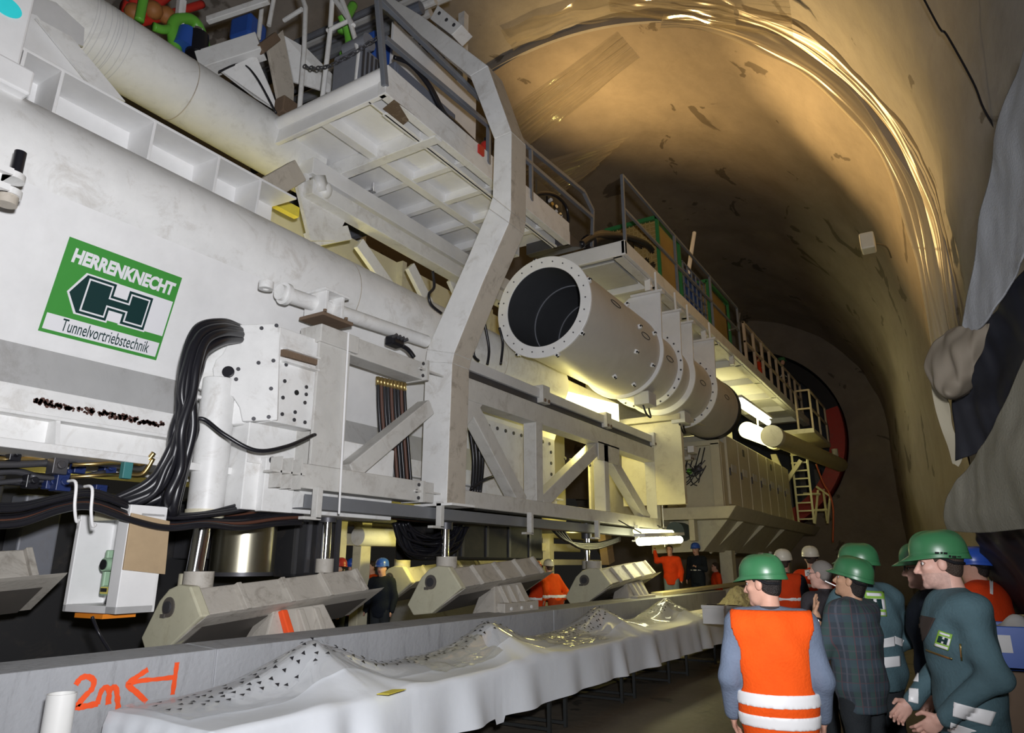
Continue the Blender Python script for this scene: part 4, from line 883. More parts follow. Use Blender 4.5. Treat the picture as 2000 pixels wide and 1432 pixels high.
mb = MB(); mb.box((-5.62, q0.y, 7.45), (-5.66, q0.y+1.0, q1.z-0.1)); mb.build('board', mat('brown_board', (0.10, 0.08, 0.05), 0.6), gp)
rr2 = random.Random(5)
for k in range(14):
    c = Vector((-5.6, q0.y+0.25+0.6*rr2.random(), 7.6+0.7*rr2.random())); mb = MB(); mb.cyl(c, c+Vector((0.06, -0.03, 0)), 0.035, n=12); mb.build('gauge', rr2.choice([CHROME, BRASS, GREYW]), gp, smooth=35)
for k in range(3):
    mb = MB(); mb.tube([(-5.58, q0.y+0.3+k*0.2, 7.5), (-5.58, q0.y+0.3+k*0.2, 8.3)], 0.02); mb.build('pipe', CHROME if k else BLACK, gp, smooth=True)
mb = MB(); mb.tube(bez([P(1030, 392, X=-5.5), P(1055, 378, X=-5.5), P(1085, 382, X=-5.5), P(1105, 402, X=-5.5), P(1110, 430, X=-5.5), P(1104, 452, X=-5.5)], 8), 0.035, 10); mb.build('hose_arch', BLACK, gp, smooth=True)
mb = MB(); mb.box(P(1100, 445, X=-5.5)-Vector((.1, .08, .1)), P(1100, 445, X=-5.5)+Vector((.02, .08, .06))); mb.build('red_valve', RED, gp, bevel=0.01)

# ---- electrical cabinets on their deck
dk = thing('cabinet_deck', 'cream overhanging steel deck carrying the row of electrical cabinets', 'steel deck', (-5.5, 24, 2.7))
mb = MB(); mb.prism([(-4.5, 17.9, 3.05), (-6.9, 17.9, 3.05), (-6.9, 17.9, 2.74), (-4.72, 17.9, 2.74)], (0, 13.0, 0)); mb.build('deck', CREAM, dk, bevel=0.015)
mb = MB(); mb.prism([(-4.9, 18.5, 2.74), (-7, 18.5, 2.74), (-7, 18.5, 1.9), (-5.6, 18.5, 1.95)], (0, 11, 0)); mb.build('belly', CREAM, dk, bevel=0.01)
for y in (19.5, 22, 25):
    mb = MB(); mb.prism([(-4.75, y, 2.73), (-5.7, y, 1.9), (-5.8, y, 2.0), (-4.95, y, 2.75)], (0, 0.1, 0)); mb.build('bracket', CREAM, dk)
for y in (20.5, 24.5, 28.5):
    mb = MB(); mb.box((-5.4, y, 0.0), (-5.75, y+0.4, 2.0)); mb.build('leg', CREAM, dk, bevel=0.01)
mb = MB(); mb.cyl((-6.1, 17.85, 2.45), (-6.1, 18.6, 2.45), 0.24, n=24); mb.build('drum', mat('blue_grey', (0.10, 0.14, 0.15), 0.5), dk, smooth=35)
mb = MB(); mb.box((-5.75, 17.9, 2.2), (-5.6, 18.2, 2.74)); mb.build('pipe_bracket', CREAM, dk, bevel=0.02)
mb = MB(); mb.box((-4.86, 23.0, 1.7), (-4.94, 23.3, 1.78)); mb.box((-4.86, 23.12, 1.35), (-4.94, 23.24, 2.0)); mb.build('cross_marker', WCLEAN, dk)
cabs = []
CABM = mat('cabinet_paint', (0.60, 0.56, 0.42), 0.45, dirt=0.15)
words = ['first', 'second', 'third', 'fourth', 'fifth', 'sixth', 'seventh']
for k in range(7):
    y0 = 18.6+k*1.2
    c = thing('electrical_cabinet', f'tall cream electrical cabinet with narrow door, {words[k]} from the near end of the row', 'cabinet', (-5.5, y0+0.6, 3.06), 'electrical cabinets in a row on the deck')
    mb = MB(); mb.box((-4.86, y0+0.01, 3.06), (-6.3, y0+1.19, 5.02)); mb.build('body', CABM, c, bevel=0.02)
    dr = MB(); dr.box((-4.80, y0+0.04, 3.14), (-4.87, y0+1.16, 4.96)); dr = dr.build('door', CABM, c, bevel=0.012)
    mb = MB(); mb.box((-4.79, y0+0.35, 4.02), (-4.805, y0+0.85, 4.22)); mb.build('label_plate', GREYW, dr)
    mb = MB(); mb.box((-4.77, y0+0.1, 3.9), (-4.80, y0+0.16, 4.1)); mb.build('handle', DGREY, dr)
    if k in (1, 4):
        mb = MB(); mb.box((-4.79, y0+0.5, 4.6), (-4.803, y0+0.7, 4.8)); mb.build('emblem_sticker', DGREY, dr)
en = thing('cable_recess', 'cream end box with dark tangled wires at the near end of the cabinets', 'junction box', (-5.5, 18.3, 3.06))
mb = MB(); mb.box((-6.35, 18.2, 3.06), (-4.85, 18.58, 4.75)); mb.build('body', CABM, en, bevel=0.015)
for x0, x1, z0, z1 in ((-6.35, -4.85, 4.65, 4.78), (-5.1, -4.86, 3.06, 4.7), (-6.35, -6.1, 3.06, 4.7)):
    mb = MB(); mb.box((x0, 18.1, z0), (x1, 18.21, z1)); mb.build('frame_bar', CABM, en, bevel=0.01)
rr3 = random.Random(9)
for k in range(14):
    a = Vector((-5.75+0.55*rr3.random(), 18.14, 4.0+0.3*rr3.random())); b_ = Vector((-6.0+0.9*rr3.random(), 18.12, 3.6+0.5*rr3.random()))
    mb = MB(); mb.tube(bez([a, (a+b_)/2+Vector((0, -0.06, -0.12)), b_], 8), 0.014); mb.build('wire', rr3.choice([BLACK, DGREY, BLACK]), en, smooth=True)
for k in range(4):
    mb = MB(); mb.tube([(-5.25-k*0.12, 18.15, 4.6), (-5.4-k*0.14, 18.15, 4.1)], 0.016); mb.build('wire', BLACK, en, smooth=True)
for x, z, r in ((-5.45, 4.05, 0.1), (-5.7, 4.0, 0.08), (-5.95, 3.85, 0.06)):
    mb = MB(); mb.ball((x, 18.14, z), r, 10); mb.build('terminal', rr3.choice([BLACK, GREENP, DGREY]), en, smooth=True)
sl = thing('sloped_canopy', 'cream sloping cover plate above the near end of the cabinets', 'cover plate', (-5.4, 17, 4.9))
mb = MB(); mb.prism([(-4.8, 14.8, 4.75), (-4.8, 19.0, 5.1), (-4.8, 18.9, 5.25), (-4.8, 14.9, 4.9)], (-1.6, 0, 0)); mb.build('plate', CREAM, sl, bevel=0.01)
mb = MB(); mb.box((-4.85, 15.0, 2.9), (-6.3, 15.15, 4.75)); mb.build('end_plate', CREAM, sl)
mb = MB(); mb.box((-4.95, 16.2, 4.2), (-5.1, 16.5, 4.35)); mb.build('small_lug', WCLEAN, sl)

# ---- pipe with rounded end at the far right
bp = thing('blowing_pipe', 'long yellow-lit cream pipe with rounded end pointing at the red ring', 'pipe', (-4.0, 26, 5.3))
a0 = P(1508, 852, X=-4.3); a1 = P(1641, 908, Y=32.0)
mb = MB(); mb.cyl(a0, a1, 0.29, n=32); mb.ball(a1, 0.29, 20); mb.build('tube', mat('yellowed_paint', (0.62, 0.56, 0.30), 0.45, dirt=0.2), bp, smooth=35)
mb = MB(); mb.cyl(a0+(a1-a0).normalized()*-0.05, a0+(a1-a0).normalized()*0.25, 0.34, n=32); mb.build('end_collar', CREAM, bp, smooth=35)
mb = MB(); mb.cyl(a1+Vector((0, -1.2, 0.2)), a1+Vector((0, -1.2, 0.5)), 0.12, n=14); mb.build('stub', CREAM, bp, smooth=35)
# ---- ladder and small landing rail
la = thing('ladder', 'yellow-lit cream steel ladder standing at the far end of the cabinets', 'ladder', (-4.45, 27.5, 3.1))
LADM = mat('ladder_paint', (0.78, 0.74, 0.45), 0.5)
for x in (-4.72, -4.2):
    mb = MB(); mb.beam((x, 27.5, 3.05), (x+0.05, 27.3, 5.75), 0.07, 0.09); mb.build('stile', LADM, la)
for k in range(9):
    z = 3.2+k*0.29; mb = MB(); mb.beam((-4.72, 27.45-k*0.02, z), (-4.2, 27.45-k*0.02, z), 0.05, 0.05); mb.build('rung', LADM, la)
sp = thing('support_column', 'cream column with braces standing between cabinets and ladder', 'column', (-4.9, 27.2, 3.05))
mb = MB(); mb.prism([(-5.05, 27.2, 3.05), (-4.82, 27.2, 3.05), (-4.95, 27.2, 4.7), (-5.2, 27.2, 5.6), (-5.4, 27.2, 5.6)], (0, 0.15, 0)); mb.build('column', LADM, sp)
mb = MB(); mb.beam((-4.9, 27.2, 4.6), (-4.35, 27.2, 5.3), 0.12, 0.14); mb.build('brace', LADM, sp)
lr = thing('landing_rail', 'small bent cream handrail at the right of the ladder', 'handrail', (-4.0, 29, 3.1))
for pts in ([(-4.4, 29, 3.1), (-4.15, 29, 4.35), (-4.0, 29.3, 4.4), (-4.0, 29.3, 3.2)], [(-3.95, 29, 3.1), (-3.75, 29, 4.1), (-4.2, 29, 4.5)], [(-4.4, 29, 3.6), (-3.9, 29, 3.6)], [(-4.6, 28.5, 4.2), (-4.1, 29, 4.2)]):
    mb = MB(); mb.tube(pts, 0.045, 8); mb.build('bar', LADM, lr, smooth=35)
rh = MB(); rh.tube(bez([(-4.05, 28.6, 5.3), (-3.9, 28.8, 4.6), (-3.75, 28.9, 4.2), (-3.7, 29, 3.6), (-3.85, 29, 2.4)], 8), 0.03, 8)
tag(rh.build('red_hose', mat('orange_red_hose', (0.6, 0.12, 0.05), 0.5), smooth=True), 'thin orange-red hose hanging beside the small handrail', 'hose')
# ---- red shield ring in the bore, and dark body of the machine inside
rg = thing('shield_ring', 'red curved edge of the boring shield at the end of the tunnel', 'shield ring', (-7.75, 33.2, 2.9))
def arc(a0, a1, r0, r1, y0, y1, m, nm):
    n = 24; A = [math.radians(a0+(a1-a0)*i/n) for i in range(n+1)]
    poly = [(BX+r1*math.cos(a), y0, BZ+r1*math.sin(a)) for a in A]+[(BX+r0*math.cos(a), y0, BZ+r0*math.sin(a)) for a in reversed(A)]
    mb = MB(); mb.prism(poly, (0, y1-y0, 0)); return mb.build(nm, m, rg)
arc(-75, 15, 3.75, 4.36, 33.2, 34.6, RED, 'ring_segment'); 
arc(-19, -16.5, 3.7, 4.38, 33.1, 33.2, WDIRTY, 'joint_mark')
arc(15, 200, 3.75, 4.36, 34.2, 34.8, mat('black_shield', (0.02, 0.02, 0.025), 0.5), 'dark_segment')
sb = thing('boring_shield', 'dark blue-black rear of the boring shield filling the bore', 'boring shield', (-7.75, 34.5, 2.9))
mb = MB(); mb.prism([(BX+3.8*math.cos(i*math.pi/24), 34.9, BZ+3.8*math.sin(i*math.pi/24)) for i in range(48)], (0, 0.3, 0)); mb.build('bulkhead', mat('dark_blue_steel', (0.03, 0.04, 0.06), 0.6), sb)
for k in range(6):
    mb = MB(); mb.box((-7.6+k*0.65, 34.4, 3.6), (-7.35+k*0.65, 34.9, 5.8+0.4*(k % 2))); mb.build('rib', DGREY, sb)

# ---- work lights one can see
TUBE = emit('fluorescent_tube', (1.0, 1.0, 0.72), 10.0)
TUBEY = emit('yellow_lamp', (1.0, 0.92, 0.40), 4.0)
def tube_light(label, a, b, r=0.06, hood=True, m=TUBE, name='tube_light'):
    t_ = thing(name, label, 'light', a)
    mb = MB(); mb.cyl(a, b, r, n=14); mb.build('tube', m, t_, smooth=35)
    if hood:
        mb = MB(); up = Vector((0, 0, r*1.6)); mb.beam(Vector(a)+up, Vector(b)+up, r*3, r*0.8); mb.build('housing', WCLEAN, t_)
    return t_
tl = tube_light('glowing double fluorescent tube hanging low at the end of the truss', (-5.0, 12.6, 2.04), (-5.0, 14.9, 2.14), 0.075)
mb = MB(); mb.cyl((-5.2, 12.9, 2.25), (-5.2, 15.0, 2.3), 0.05, n=12); mb.build('tube', TUBEY, tl, smooth=35)
for y in (12.7, 14.8):
    mb = MB(); mb.tube([(-5.0, y, 2.2), (-5.45, y, 2.45)], 0.012); mb.build('hanger_wire', DGREY, tl)
tube_light('glowing fluorescent tube under the walkway right of the duct end', P(1440, 785, X=-4.9), P(1500, 825, X=-4.9), 0.10)
fl = thing('floodlight', 'round glaring yellow floodlight just above the row of cabinets', 'light', P(1480, 848, X=-5.0))
q = P(1482, 848, X=-5.0)
mb = MB(); mb.cyl(q+Vector((0, -1.6, -0.12)), q+Vector((0, 2.2, 0.1)), 0.26, n=24); mb.build('lamp_glass', TUBEY, fl, smooth=35)
mb = MB(); mb.cyl(q+Vector((0, 2.2, 0.1)), q+Vector((0, 2.7, 0.12)), 0.3, n=24); mb.build('lamp_base', CREAM, fl, smooth=35)
mb = MB(); mb.beam(q+Vector((0, 0, 0.25)), q+Vector((0.0, 0, 0.9)), 0.05, 0.05); mb.build('hanger', CREAM, fl)
f2 = thing('work_floodlight', 'glaring square work floodlight behind and below the open duct', 'light', (-6.0, 13, 4.6))
mb = MB(); mb.prism([(-6.15, 11.9, 4.35), (-6.15, 14.6, 4.5), (-6.15, 14.6, 5.2), (-6.15, 11.9, 4.95)], (-0.05, 0, 0)); mb.build('lamp_glass', emit('flood_glass', (1.0, 0.95, 0.55), 3.5), f2)
mb = MB(); mb.box((-6.2, 11.8, 4.3), (-6.35, 14.7, 5.25)); mb.build('housing', CREAM, f2, bevel=0.02)
f3 = thing('strip_light', 'small yellow strip light inside the machine above the lower pipe', 'light', (-7.5, 6.5, 5.6))
mb = MB(); mb.box((-7.6, 6.3, 5.6), (-7.7, 6.9, 5.68)); mb.build('lamp_glass', TUBEY, f3)
# inner panels lit behind the duct and truss
for nm, lab, a, b_, m in (('inner_wall_panel', 'cream wall panel of the machine behind the duct', (-6.45, 13.6, 2.6), (-6.5, 26, 7.2), CREAM),
                          ('bearing_plate', 'white bolted plate behind the truss, right of the portal leg', (-6.02, 8.6, 2.65), (-6.06, 11.2, 3.85), WHITE)):
    t_ = thing(nm, lab, 'wall panel', a); mb = MB(); mb.box(a, b_); mb.build('plate', m, t_, bevel=0.006)
    if nm == 'bearing_plate':
        bolts(t_, [(-6.02, 8.75+0.25*k, 3.75) for k in range(10)]+[(-6.02, 11.05, 3.6-0.2*k) for k in range(5)], (1, 0, 0), 0.03, 0.02)
jb = thing('wall_lamp', 'small square pale lamp box fixed high on the dark inner lining', 'light', P(1695, 475, X=-0.45))
q = P(1695, 475, X=-0.55)
mb = MB(); mb.box(q-Vector((.12, .16, .16)), q+Vector((.12, .16, .16))); mb.build('box', mat('pale_plastic', (0.7, 0.66, 0.55), 0.5), jb, bevel=0.03)
mb = MB(); mb.tube(bez([q, q+Vector((0.25, 0.9, 0.25)), q+Vector((0.3, 1.8, 0.35))], 6), 0.015); mb.build('cord', BLACK, jb)
# ================================================================== below the machine: gripper shoes, drums, instrument box
SHOE = mat('shoe_paint', (0.48, 0.45, 0.40), 0.6, dirt=0.95, dirt_col=(0.17, 0.14, 0.11), scale=5, bump=0.15, bscale=30)
SHOED = mat('shaded_shoe_underside', (0.10, 0.09, 0.08), 0.7, dirt=0.5)  # shade under the overhanging plate is put into this dark colour
SHOEY = mat('shoe_end_paint', (0.56, 0.54, 0.40), 0.55, dirt=0.5, dirt_col=(0.3, 0.25, 0.15), scale=4)
def make_shoe(red=False):
    """local: x across (towards the kerb), y along the machine, z up; origin on the pivot pin"""
    r = thing('gripper_shoe', '', 'support shoe', (0, 0, 0), 'support shoes under the machine')
    ck = [(-0.42, -0.27), (-0.22, 0.05), (-0.10, 0.15), (0.03, 0.19), (0.20, 0.18), (0.40, -0.06), (-0.04, -0.36), (-0.32, -0.39)]
    mb = MB(); mb.prism([(x, 0, z) for x, z in ck], (0, 0.10, 0)); mb.build('end_cheek', SHOEY, r, bevel=0.015)
    mb = MB(); mb.ring((-0.06, -0.012, 0.0), (0, 1, 0), 0.045, 0.085, 0.03, 20); mb.build('pin_collar', SHOED, r, smooth=35)
    mb = MB(); mb.cyl((-0.06, -0.03, 0.0), (-0.06, 0.02, 0.0), 0.05, n=18); mb.build('pin', DGREY, r, smooth=35)
    mb = MB(); mb.box((-0.15, -0.02, -0.09), (-0.09, 0.01, -0.06)); mb.build('pin_lock', SHOED, r)
    dz = 0.16
    def q(x, y, z): return (x, y, z+dz*y/2.1)
    # body: sloping top face with ribs, bottom plate
    sec = [(-0.30, -0.05), (-0.1, 0.12), (0.18, 0.15), (0.37, -0.06), (0.0, -0.25)]
    mb = MB(); A = [q(x, 0.08, z) for x, z in sec]; B = [q(x, 2.0, z) for x, z in sec]; n = len(sec)
    mb.add(A+B, [tuple(range(n)), tuple(range(2*n-1, n-1, -1))]+[(i, n+i, n+(i+1) % n, (i+1) % n) for i in range(n)]); mb.build('body', SHOE, r, bevel=0.01)
    for y in (0.45, 0.95, 1.45, 1.95):
        mb = MB(); mb.hexa([q(0.17, y, 0.14), q(0.23, y, 0.17), q(0.42, y, -0.05), q(0.36, y, -0.08), q(0.17, y+.05, 0.14), q(0.23, y+.05, 0.17), q(0.42, y+.05, -0.05), q(0.36, y+.05, -0.08)]); mb.build('rib', SHOE, r, bevel=0.006)
    mb = MB(); mb.hexa([q(-0.05, 0.02, -0.36), q(0.42, 0.02, -0.08), q(0.46, 0.02, -0.05), q(-0.05, 0.02, -0.31), q(-0.05, 2.2, -0.36), q(0.42, 2.2, -0.08), q(0.46, 2.2, -0.05), q(-0.05, 2.2, -0.31)]); mb.build('base_plate', SHOE, r, bevel=0.006)
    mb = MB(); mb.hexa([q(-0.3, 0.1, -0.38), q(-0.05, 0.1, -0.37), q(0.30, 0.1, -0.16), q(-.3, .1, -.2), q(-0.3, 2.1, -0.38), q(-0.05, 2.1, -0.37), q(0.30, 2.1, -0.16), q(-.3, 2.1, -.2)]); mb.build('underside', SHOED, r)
    # foot pad in front with ribbed slope
    p = [(0.30, 0.62), (0.92, 0.62)]
    mb = MB(); mb.hexa([(0.12, 0.60, -0.42), (0.48, 0.60, -0.40), (0.48, 1.55, -0.33), (0.12, 1.55, -0.42), (0.12, 0.80, -0.14), (0.34, 0.80, -0.06), (0.38, 1.40, -0.02), (0.12, 1.40, -0.10)]); mb.build('foot_pad', SHOE, r, bevel=0.015)
    for y in (0.85, 1.05, 1.25):
        mb = MB(); mb.hexa([(0.34, y, -0.07), (0.40, y, -0.05), (0.53, y, -0.26), (0.47, y, -0.30), (0.34, y+.07, -0.07), (0.40, y+.07, -0.05), (0.53, y+.07, -0.26), (0.47, y+.07, -0.30)])
        mb.build('pad_rib', PAINT if red and y == 0.85 else SHOE, r, bevel=0.01)
    mb = MB(); mb.box((0.44, 0.70, -0.40), (0.56, 1.55, -0.26)); pb = mb.build('pad_bar', SHOE, r, bevel=0.01)
    for y in (0.85, 1.1, 1.35):
        mb = MB(); disc(mb, (0.56, y, -0.33), (1, 0, 0), 0.022, 0.012); mb.build('bar_bolt', WCLEAN, pb)
    mb = MB(); mb.cyl((0.02, 0.2, 0.15), (0.02, 0.2, 0.30), 0.13, n=24); mb.build('socket', SHOE, r, smooth=35)
    return r
s0 = make_shoe(True); s0.location = (-5.87, 3.86, 1.28)
s0['label'] = 'nearest pale support shoe with an orange-red rib, standing behind the kerb under the chrome rod'
shoes = [((-5.68, 7.3, 1.42), 0, 1.05, 'pale support shoe behind the kerb, second along from the near one'),
         ((-5.66, 11.7, 1.36), 0, 1.1, 'dim grey support shoe behind the kerb, farthest of the kerb side row'),
         ((-6.75, 0.95, 1.46), 0, 1.0, 'shadowed grey support shoe at the left edge, left of the instrument box'),
         ((-9.0, 5.4, 1.35), math.pi, 1.0, 'yellow-lit support shoe on the far side, seen behind the nearest shoe'),
         ((-8.4, 9.6, 1.4), 0.0, 1.1, 'bright yellow-lit support shoe on the far side, seen left of the second shoe')]
for loc, rz, sc, lab in shoes:
    c = copy_tree(s0); c.location = loc; c.rotation_euler = (0, 0, rz); c.scale = (sc, sc, sc); c['label'] = lab
    for ch in c.children_recursive:
        if ch.name.startswith('pad_rib'): ch.material_slots[0].link = 'OBJECT'; ch.material_slots[0].material = SHOE
# further jacks standing on the other shoes
jk = None
for i, (x, y, lab) in enumerate([(-6.05, 5.76, 'slim chrome jack rod under the truss end'), (-5.95, 7.85, 'chrome jack rod standing on the second shoe below the portal leg'), (-5.95, 12.3, 'chrome jack rod on the farthest shoe under the middle of the truss'), (-6.7, 2.62, 'chrome jack rod in the shade left of the instrument box')]):
    if i == 0:
        jk = thing('jack_rod', lab, 'jack rod', (x, y, 1.55), 'chrome jack rods')
        mb = MB(); mb.cyl((x, y, 1.62), (x, y, 2.5), 0.055, n=24); mb.build('rod', CHROME, jk, smooth=35)
        mb = MB(); mb.cyl((x, y, 1.55), (x, y, 1.70), 0.10, n=24); mb.build('collar', SHOE, jk, smooth=35)
        mb = MB(); mb.cyl((x, y, 2.10), (x, y, 2.5), 0.10, n=24); mb.build('barrel', DGREY, jk, smooth=35)
    else:
        c = copy_tree(jk); c.location = (x, y, 1.55); c['label'] = lab
dr = thing('gripper_drum', 'shiny steel drum hanging below the machine behind the nearest shoe', 'drum', (-6.5, 5.0, 1.5))
mb = MB(); mb.cyl((-6.55, 5.05, 1.55), (-6.55, 5.05, 2.45), 0.33, n=40); mb.build('shell', mat('brushed_steel', (0.55, 0.52, 0.40), 0.3, metal=1.0, var=0.15, streak=4), dr, smooth=35)
mb = MB(); mb.ring((-6.55, 5.05, 1.52), (0, 0, 1), 0.26, 0.335, 0.04, 40); mb.build('rim', DGREY, dr, smooth=35)
DK = mat('dark_grease_and_shade', (0.02, 0.02, 0.022), 0.55, dirt=0.3)  # greasy steel, also the plates that stand in for shade at the left
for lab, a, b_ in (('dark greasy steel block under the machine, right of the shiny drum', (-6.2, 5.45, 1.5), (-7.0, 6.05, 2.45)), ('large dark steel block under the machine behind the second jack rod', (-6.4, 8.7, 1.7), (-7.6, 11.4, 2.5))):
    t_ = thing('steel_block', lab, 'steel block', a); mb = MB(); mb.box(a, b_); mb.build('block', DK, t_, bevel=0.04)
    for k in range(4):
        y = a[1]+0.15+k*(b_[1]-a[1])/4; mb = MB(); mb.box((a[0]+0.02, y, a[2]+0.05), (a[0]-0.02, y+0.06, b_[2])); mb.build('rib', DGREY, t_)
# dark sagging hose nets under the truss
hn = thing('hanging_hose_cluster', 'dark cluster of hoses sagging in a loop below the truss by the portal foot', 'hose bundle', P(840, 1070, X=-6.1))
rq = random.Random(21)
for k in range(22):
    x0 = 775+rq.uniform(-8, 25); x1 = 900+rq.uniform(-30, 20); dip = 1050+rq.uniform(0, 42); X0 = -6.0-rq.uniform(0, .3)
    mb = MB(); mb.tube(bez([P(x0, 1022, X=X0), P(x0+18, dip-12, X=X0), P((x0+x1)/2, dip, X=X0), P(x1-18, dip-10, X=X0), P(x1, 1030, X=X0)], 6), 0.022, 7); mb.build('hose', BLACK, hn, smooth=True)
for k in range(4):
    pts = [P(1080+k*6, 1035, X=-5.9), P(1110+k*5, 1058+k*3, X=-5.9), P(1165, 1062+k*3, X=-5.9), P(1210, 1050+k*2, X=-5.9)]
    mb = MB(); mb.tube(bez(pts, 6), 0.03, 8); mb.build('hose', BLACK, hn, smooth=True)
uc = thing('underside_cable_runs', 'dark horizontal cable runs just under the truss cable tray', 'cable bundle', (-6.0, 8, 2.3))
for k in range(7):
    mb = MB(); mb.tube(bez([(-5.9-k*0.05, 5.0, 2.28+0.02*(k % 3)), (-5.9-k*0.05, 7.5, 2.24-0.03*(k % 2)), (-5.9-k*0.05, 10.5, 2.26), (-5.9-k*0.05, 15, 2.28)], 5), 0.028, 7); mb.build('cable', rq.choice([BLACK, DGREY, HOSEBR]), uc, smooth=True)
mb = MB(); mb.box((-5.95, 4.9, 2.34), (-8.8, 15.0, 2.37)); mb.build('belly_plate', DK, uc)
pit = thing('undercarriage_shade_plates', 'dark clutter and added shade plates below the left end of the machine', 'undercarriage', (-8, 3, 1))  # added dark plates; the shade under the machine is put into their colour
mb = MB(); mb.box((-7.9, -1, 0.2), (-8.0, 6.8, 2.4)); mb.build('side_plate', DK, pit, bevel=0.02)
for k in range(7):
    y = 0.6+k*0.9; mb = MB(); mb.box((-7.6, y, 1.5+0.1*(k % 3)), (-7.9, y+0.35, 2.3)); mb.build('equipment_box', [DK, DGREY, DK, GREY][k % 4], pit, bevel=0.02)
mb = MB(); mb.cyl((-7.3, 2.2, 1.55), (-7.3, 2.2, 2.1), 0.2, n=20); mb.build('grey_cylinder', GREYW, pit, smooth=35)
# background below: cream machine parts on the far side
fb = thing('far_side_beams', 'cream yellow-lit beams on the far side, seen under the machine', 'steel beam', (-9.3, 12, 1.7))
for a, b_ in (((-8.9, 3, 1.95), (-9.2, 18, 2.15)), ((-8.9, 12.0, 1.6), (-9.2, 20, 1.75)), ((-9.0, 6, 2.3), (-9.4, 20, 2.5))):
    mb = MB(); mb.box(a, b_); mb.build('beam', CREAM, fb, bevel=0.02)
for y in (8.6, 9.2, 16.0):
    mb = MB(); mb.box((-8.8, y, 0.5), (-9.0, y+0.25, 2.4)); mb.build('post', CREAM, fb, bevel=0.01)
mb = MB(); mb.cyl((-8.7, 9.0, 2.1), (-8.7, 11.5, 2.1), 0.16, n=20); mb.build('pipe', WHITE, fb, smooth=35)
mb = MB(); mb.beam(P(1180, 1040, X=-7.2), P(1188, 1100, X=-7.2), 0.2, 0.35); mb.build('rusty_post', RUST, fb)

# ---- white box with the surveying instrument
ib = thing('instrument_box', 'open white box hanging below the girder, holding a surveying instrument', 'box', (-5.95, 3.3, 1.27))
def bx(px, py, X): return P(px, py, X=X)
C = dict(a=P(125, 1195, X=-5.95), b=P(242, 1200, X=-5.75), c=P(252, 1008, X=-5.75), d=P(150, 1008, X=-5.95))
y0, y1 = 2.98, 3.55
FO = Vector((-6.47, 3.24, 0)); FR = Vector((-5.74, 3.28, 0)); fd = (FR-FO).normalized(); fn = Vector((fd.y, -fd.x, 0)); L_ = (FR-FO).length
def fb_(s, d, z): return FO+fd*s-fn*d+Vector((0, 0, z))
def fbox(mb, s0, s1, d0, d1, z0, z1): mb.hexa([fb_(s0, d0, z0), fb_(s1, d0, z0), fb_(s1, d1, z0), fb_(s0, d1, z0), fb_(s0, d0, z1), fb_(s1, d0, z1), fb_(s1, d1, z1), fb_(s0, d1, z1)])
ZB0, ZB1 = 1.26, 2.06
for nm, s0_, s1_, d0, d1, z0, z1 in (('side_wall', 0, 0.05, 0, 0.34, ZB0, ZB1), ('side_wall', L_-0.14, L_, 0, 0.34, ZB0, ZB1+0.06), ('floor_plate', 0, L_, 0, 0.34, ZB0, ZB0+0.06), ('back_wall', 0, L_, 0.31, 0.34, ZB0, ZB1), ('top_plate', 0, L_, 0.1, 0.34, ZB1-0.03, ZB1)):
    mb = MB(); fbox(mb, s0_, s1_, d0, d1, z0, z1); mb.build(nm, WCLEAN, ib, bevel=0.006)
mb = MB(); fbox(mb, 0.2, L_-0.14, 0.02, 0.06, ZB1-0.06, ZB1+0.1); mb.build('header', CREAM, ib, bevel=0.01)
mb = MB(); mb.prism([fb_(L_+0.004, 0.0, 1.60), fb_(L_+0.004, 0.0, 2.05), fb_(L_+0.004, 0.36, 2.0), fb_(L_+0.004, 0.38, 1.56)], fd*0.02); mb.build('wooden_flap', WOOD, ib, bevel=0.004)
mb = MB(); fbox(mb, 0.2, L_-0.15, -0.005, 0.28, ZB0-0.04, ZB0-0.005); mb.build('orange_tray', mat('orange_plastic', (0.8, 0.25, 0.02), 0.5), ib)
ti = thing('surveying_instrument', 'pale green surveying instrument with black knobs standing inside the white box', 'surveying instrument', fb_(0.37, 0.2, ZB0+0.06))
PG = mat('pale_green_plastic', (0.35, 0.52, 0.36), 0.4)
z = ZB0+0.06
mb = MB(); mb.cyl(fb_(0.37, 0.2, z), fb_(0.37, 0.2, z+0.07), 0.07, 0.055, n=18); mb.build('tribrach', BLACK, ti, smooth=35)
mb = MB(); fbox(mb, 0.28, 0.32, 0.12, 0.28, z+0.07, z+0.44); fbox(mb, 0.42, 0.46, 0.12, 0.28, z+0.07, z+0.44); fbox(mb, 0.28, 0.46, 0.12, 0.28, z+0.07, z+0.15); mb.build('housing', PG, ti, bevel=0.012)
mb = MB(); mb.cyl(fb_(0.37, 0.07, z+0.32), fb_(0.37, 0.33, z+0.32), 0.055, n=20); mb.build('telescope', PG, ti, smooth=35)
mb = MB(); mb.cyl(fb_(0.37, 0.06, z+0.32), fb_(0.37, 0.075, z+0.32), 0.042, n=18); mb.build('lens', BLACK, ti, smooth=35)
mb = MB(); fbox(mb, 0.32, 0.42, 0.105, 0.125, z+0.085, z+0.14); mb.build('display', mat('yellow_label', (0.75, 0.65, 0.15), 0.5), ti)
mb = MB(); fbox(mb, 0.33, 0.41, 0.10, 0.11, z+0.10, z+0.13); mb.build('keypad', BLACK, ti)
# loose cable and debris in the pit
mb = MB(); mb.tube(bez([P(180, 1205, X=-5.6), P(195, 1240, X=-5.6), P(222, 1283, X=-5.45)], 8), 0.012, 8)
tag(mb.build('loose_cable', BLACK, smooth=True), 'thin black cable hanging from the instrument box onto the kerb', 'cable')

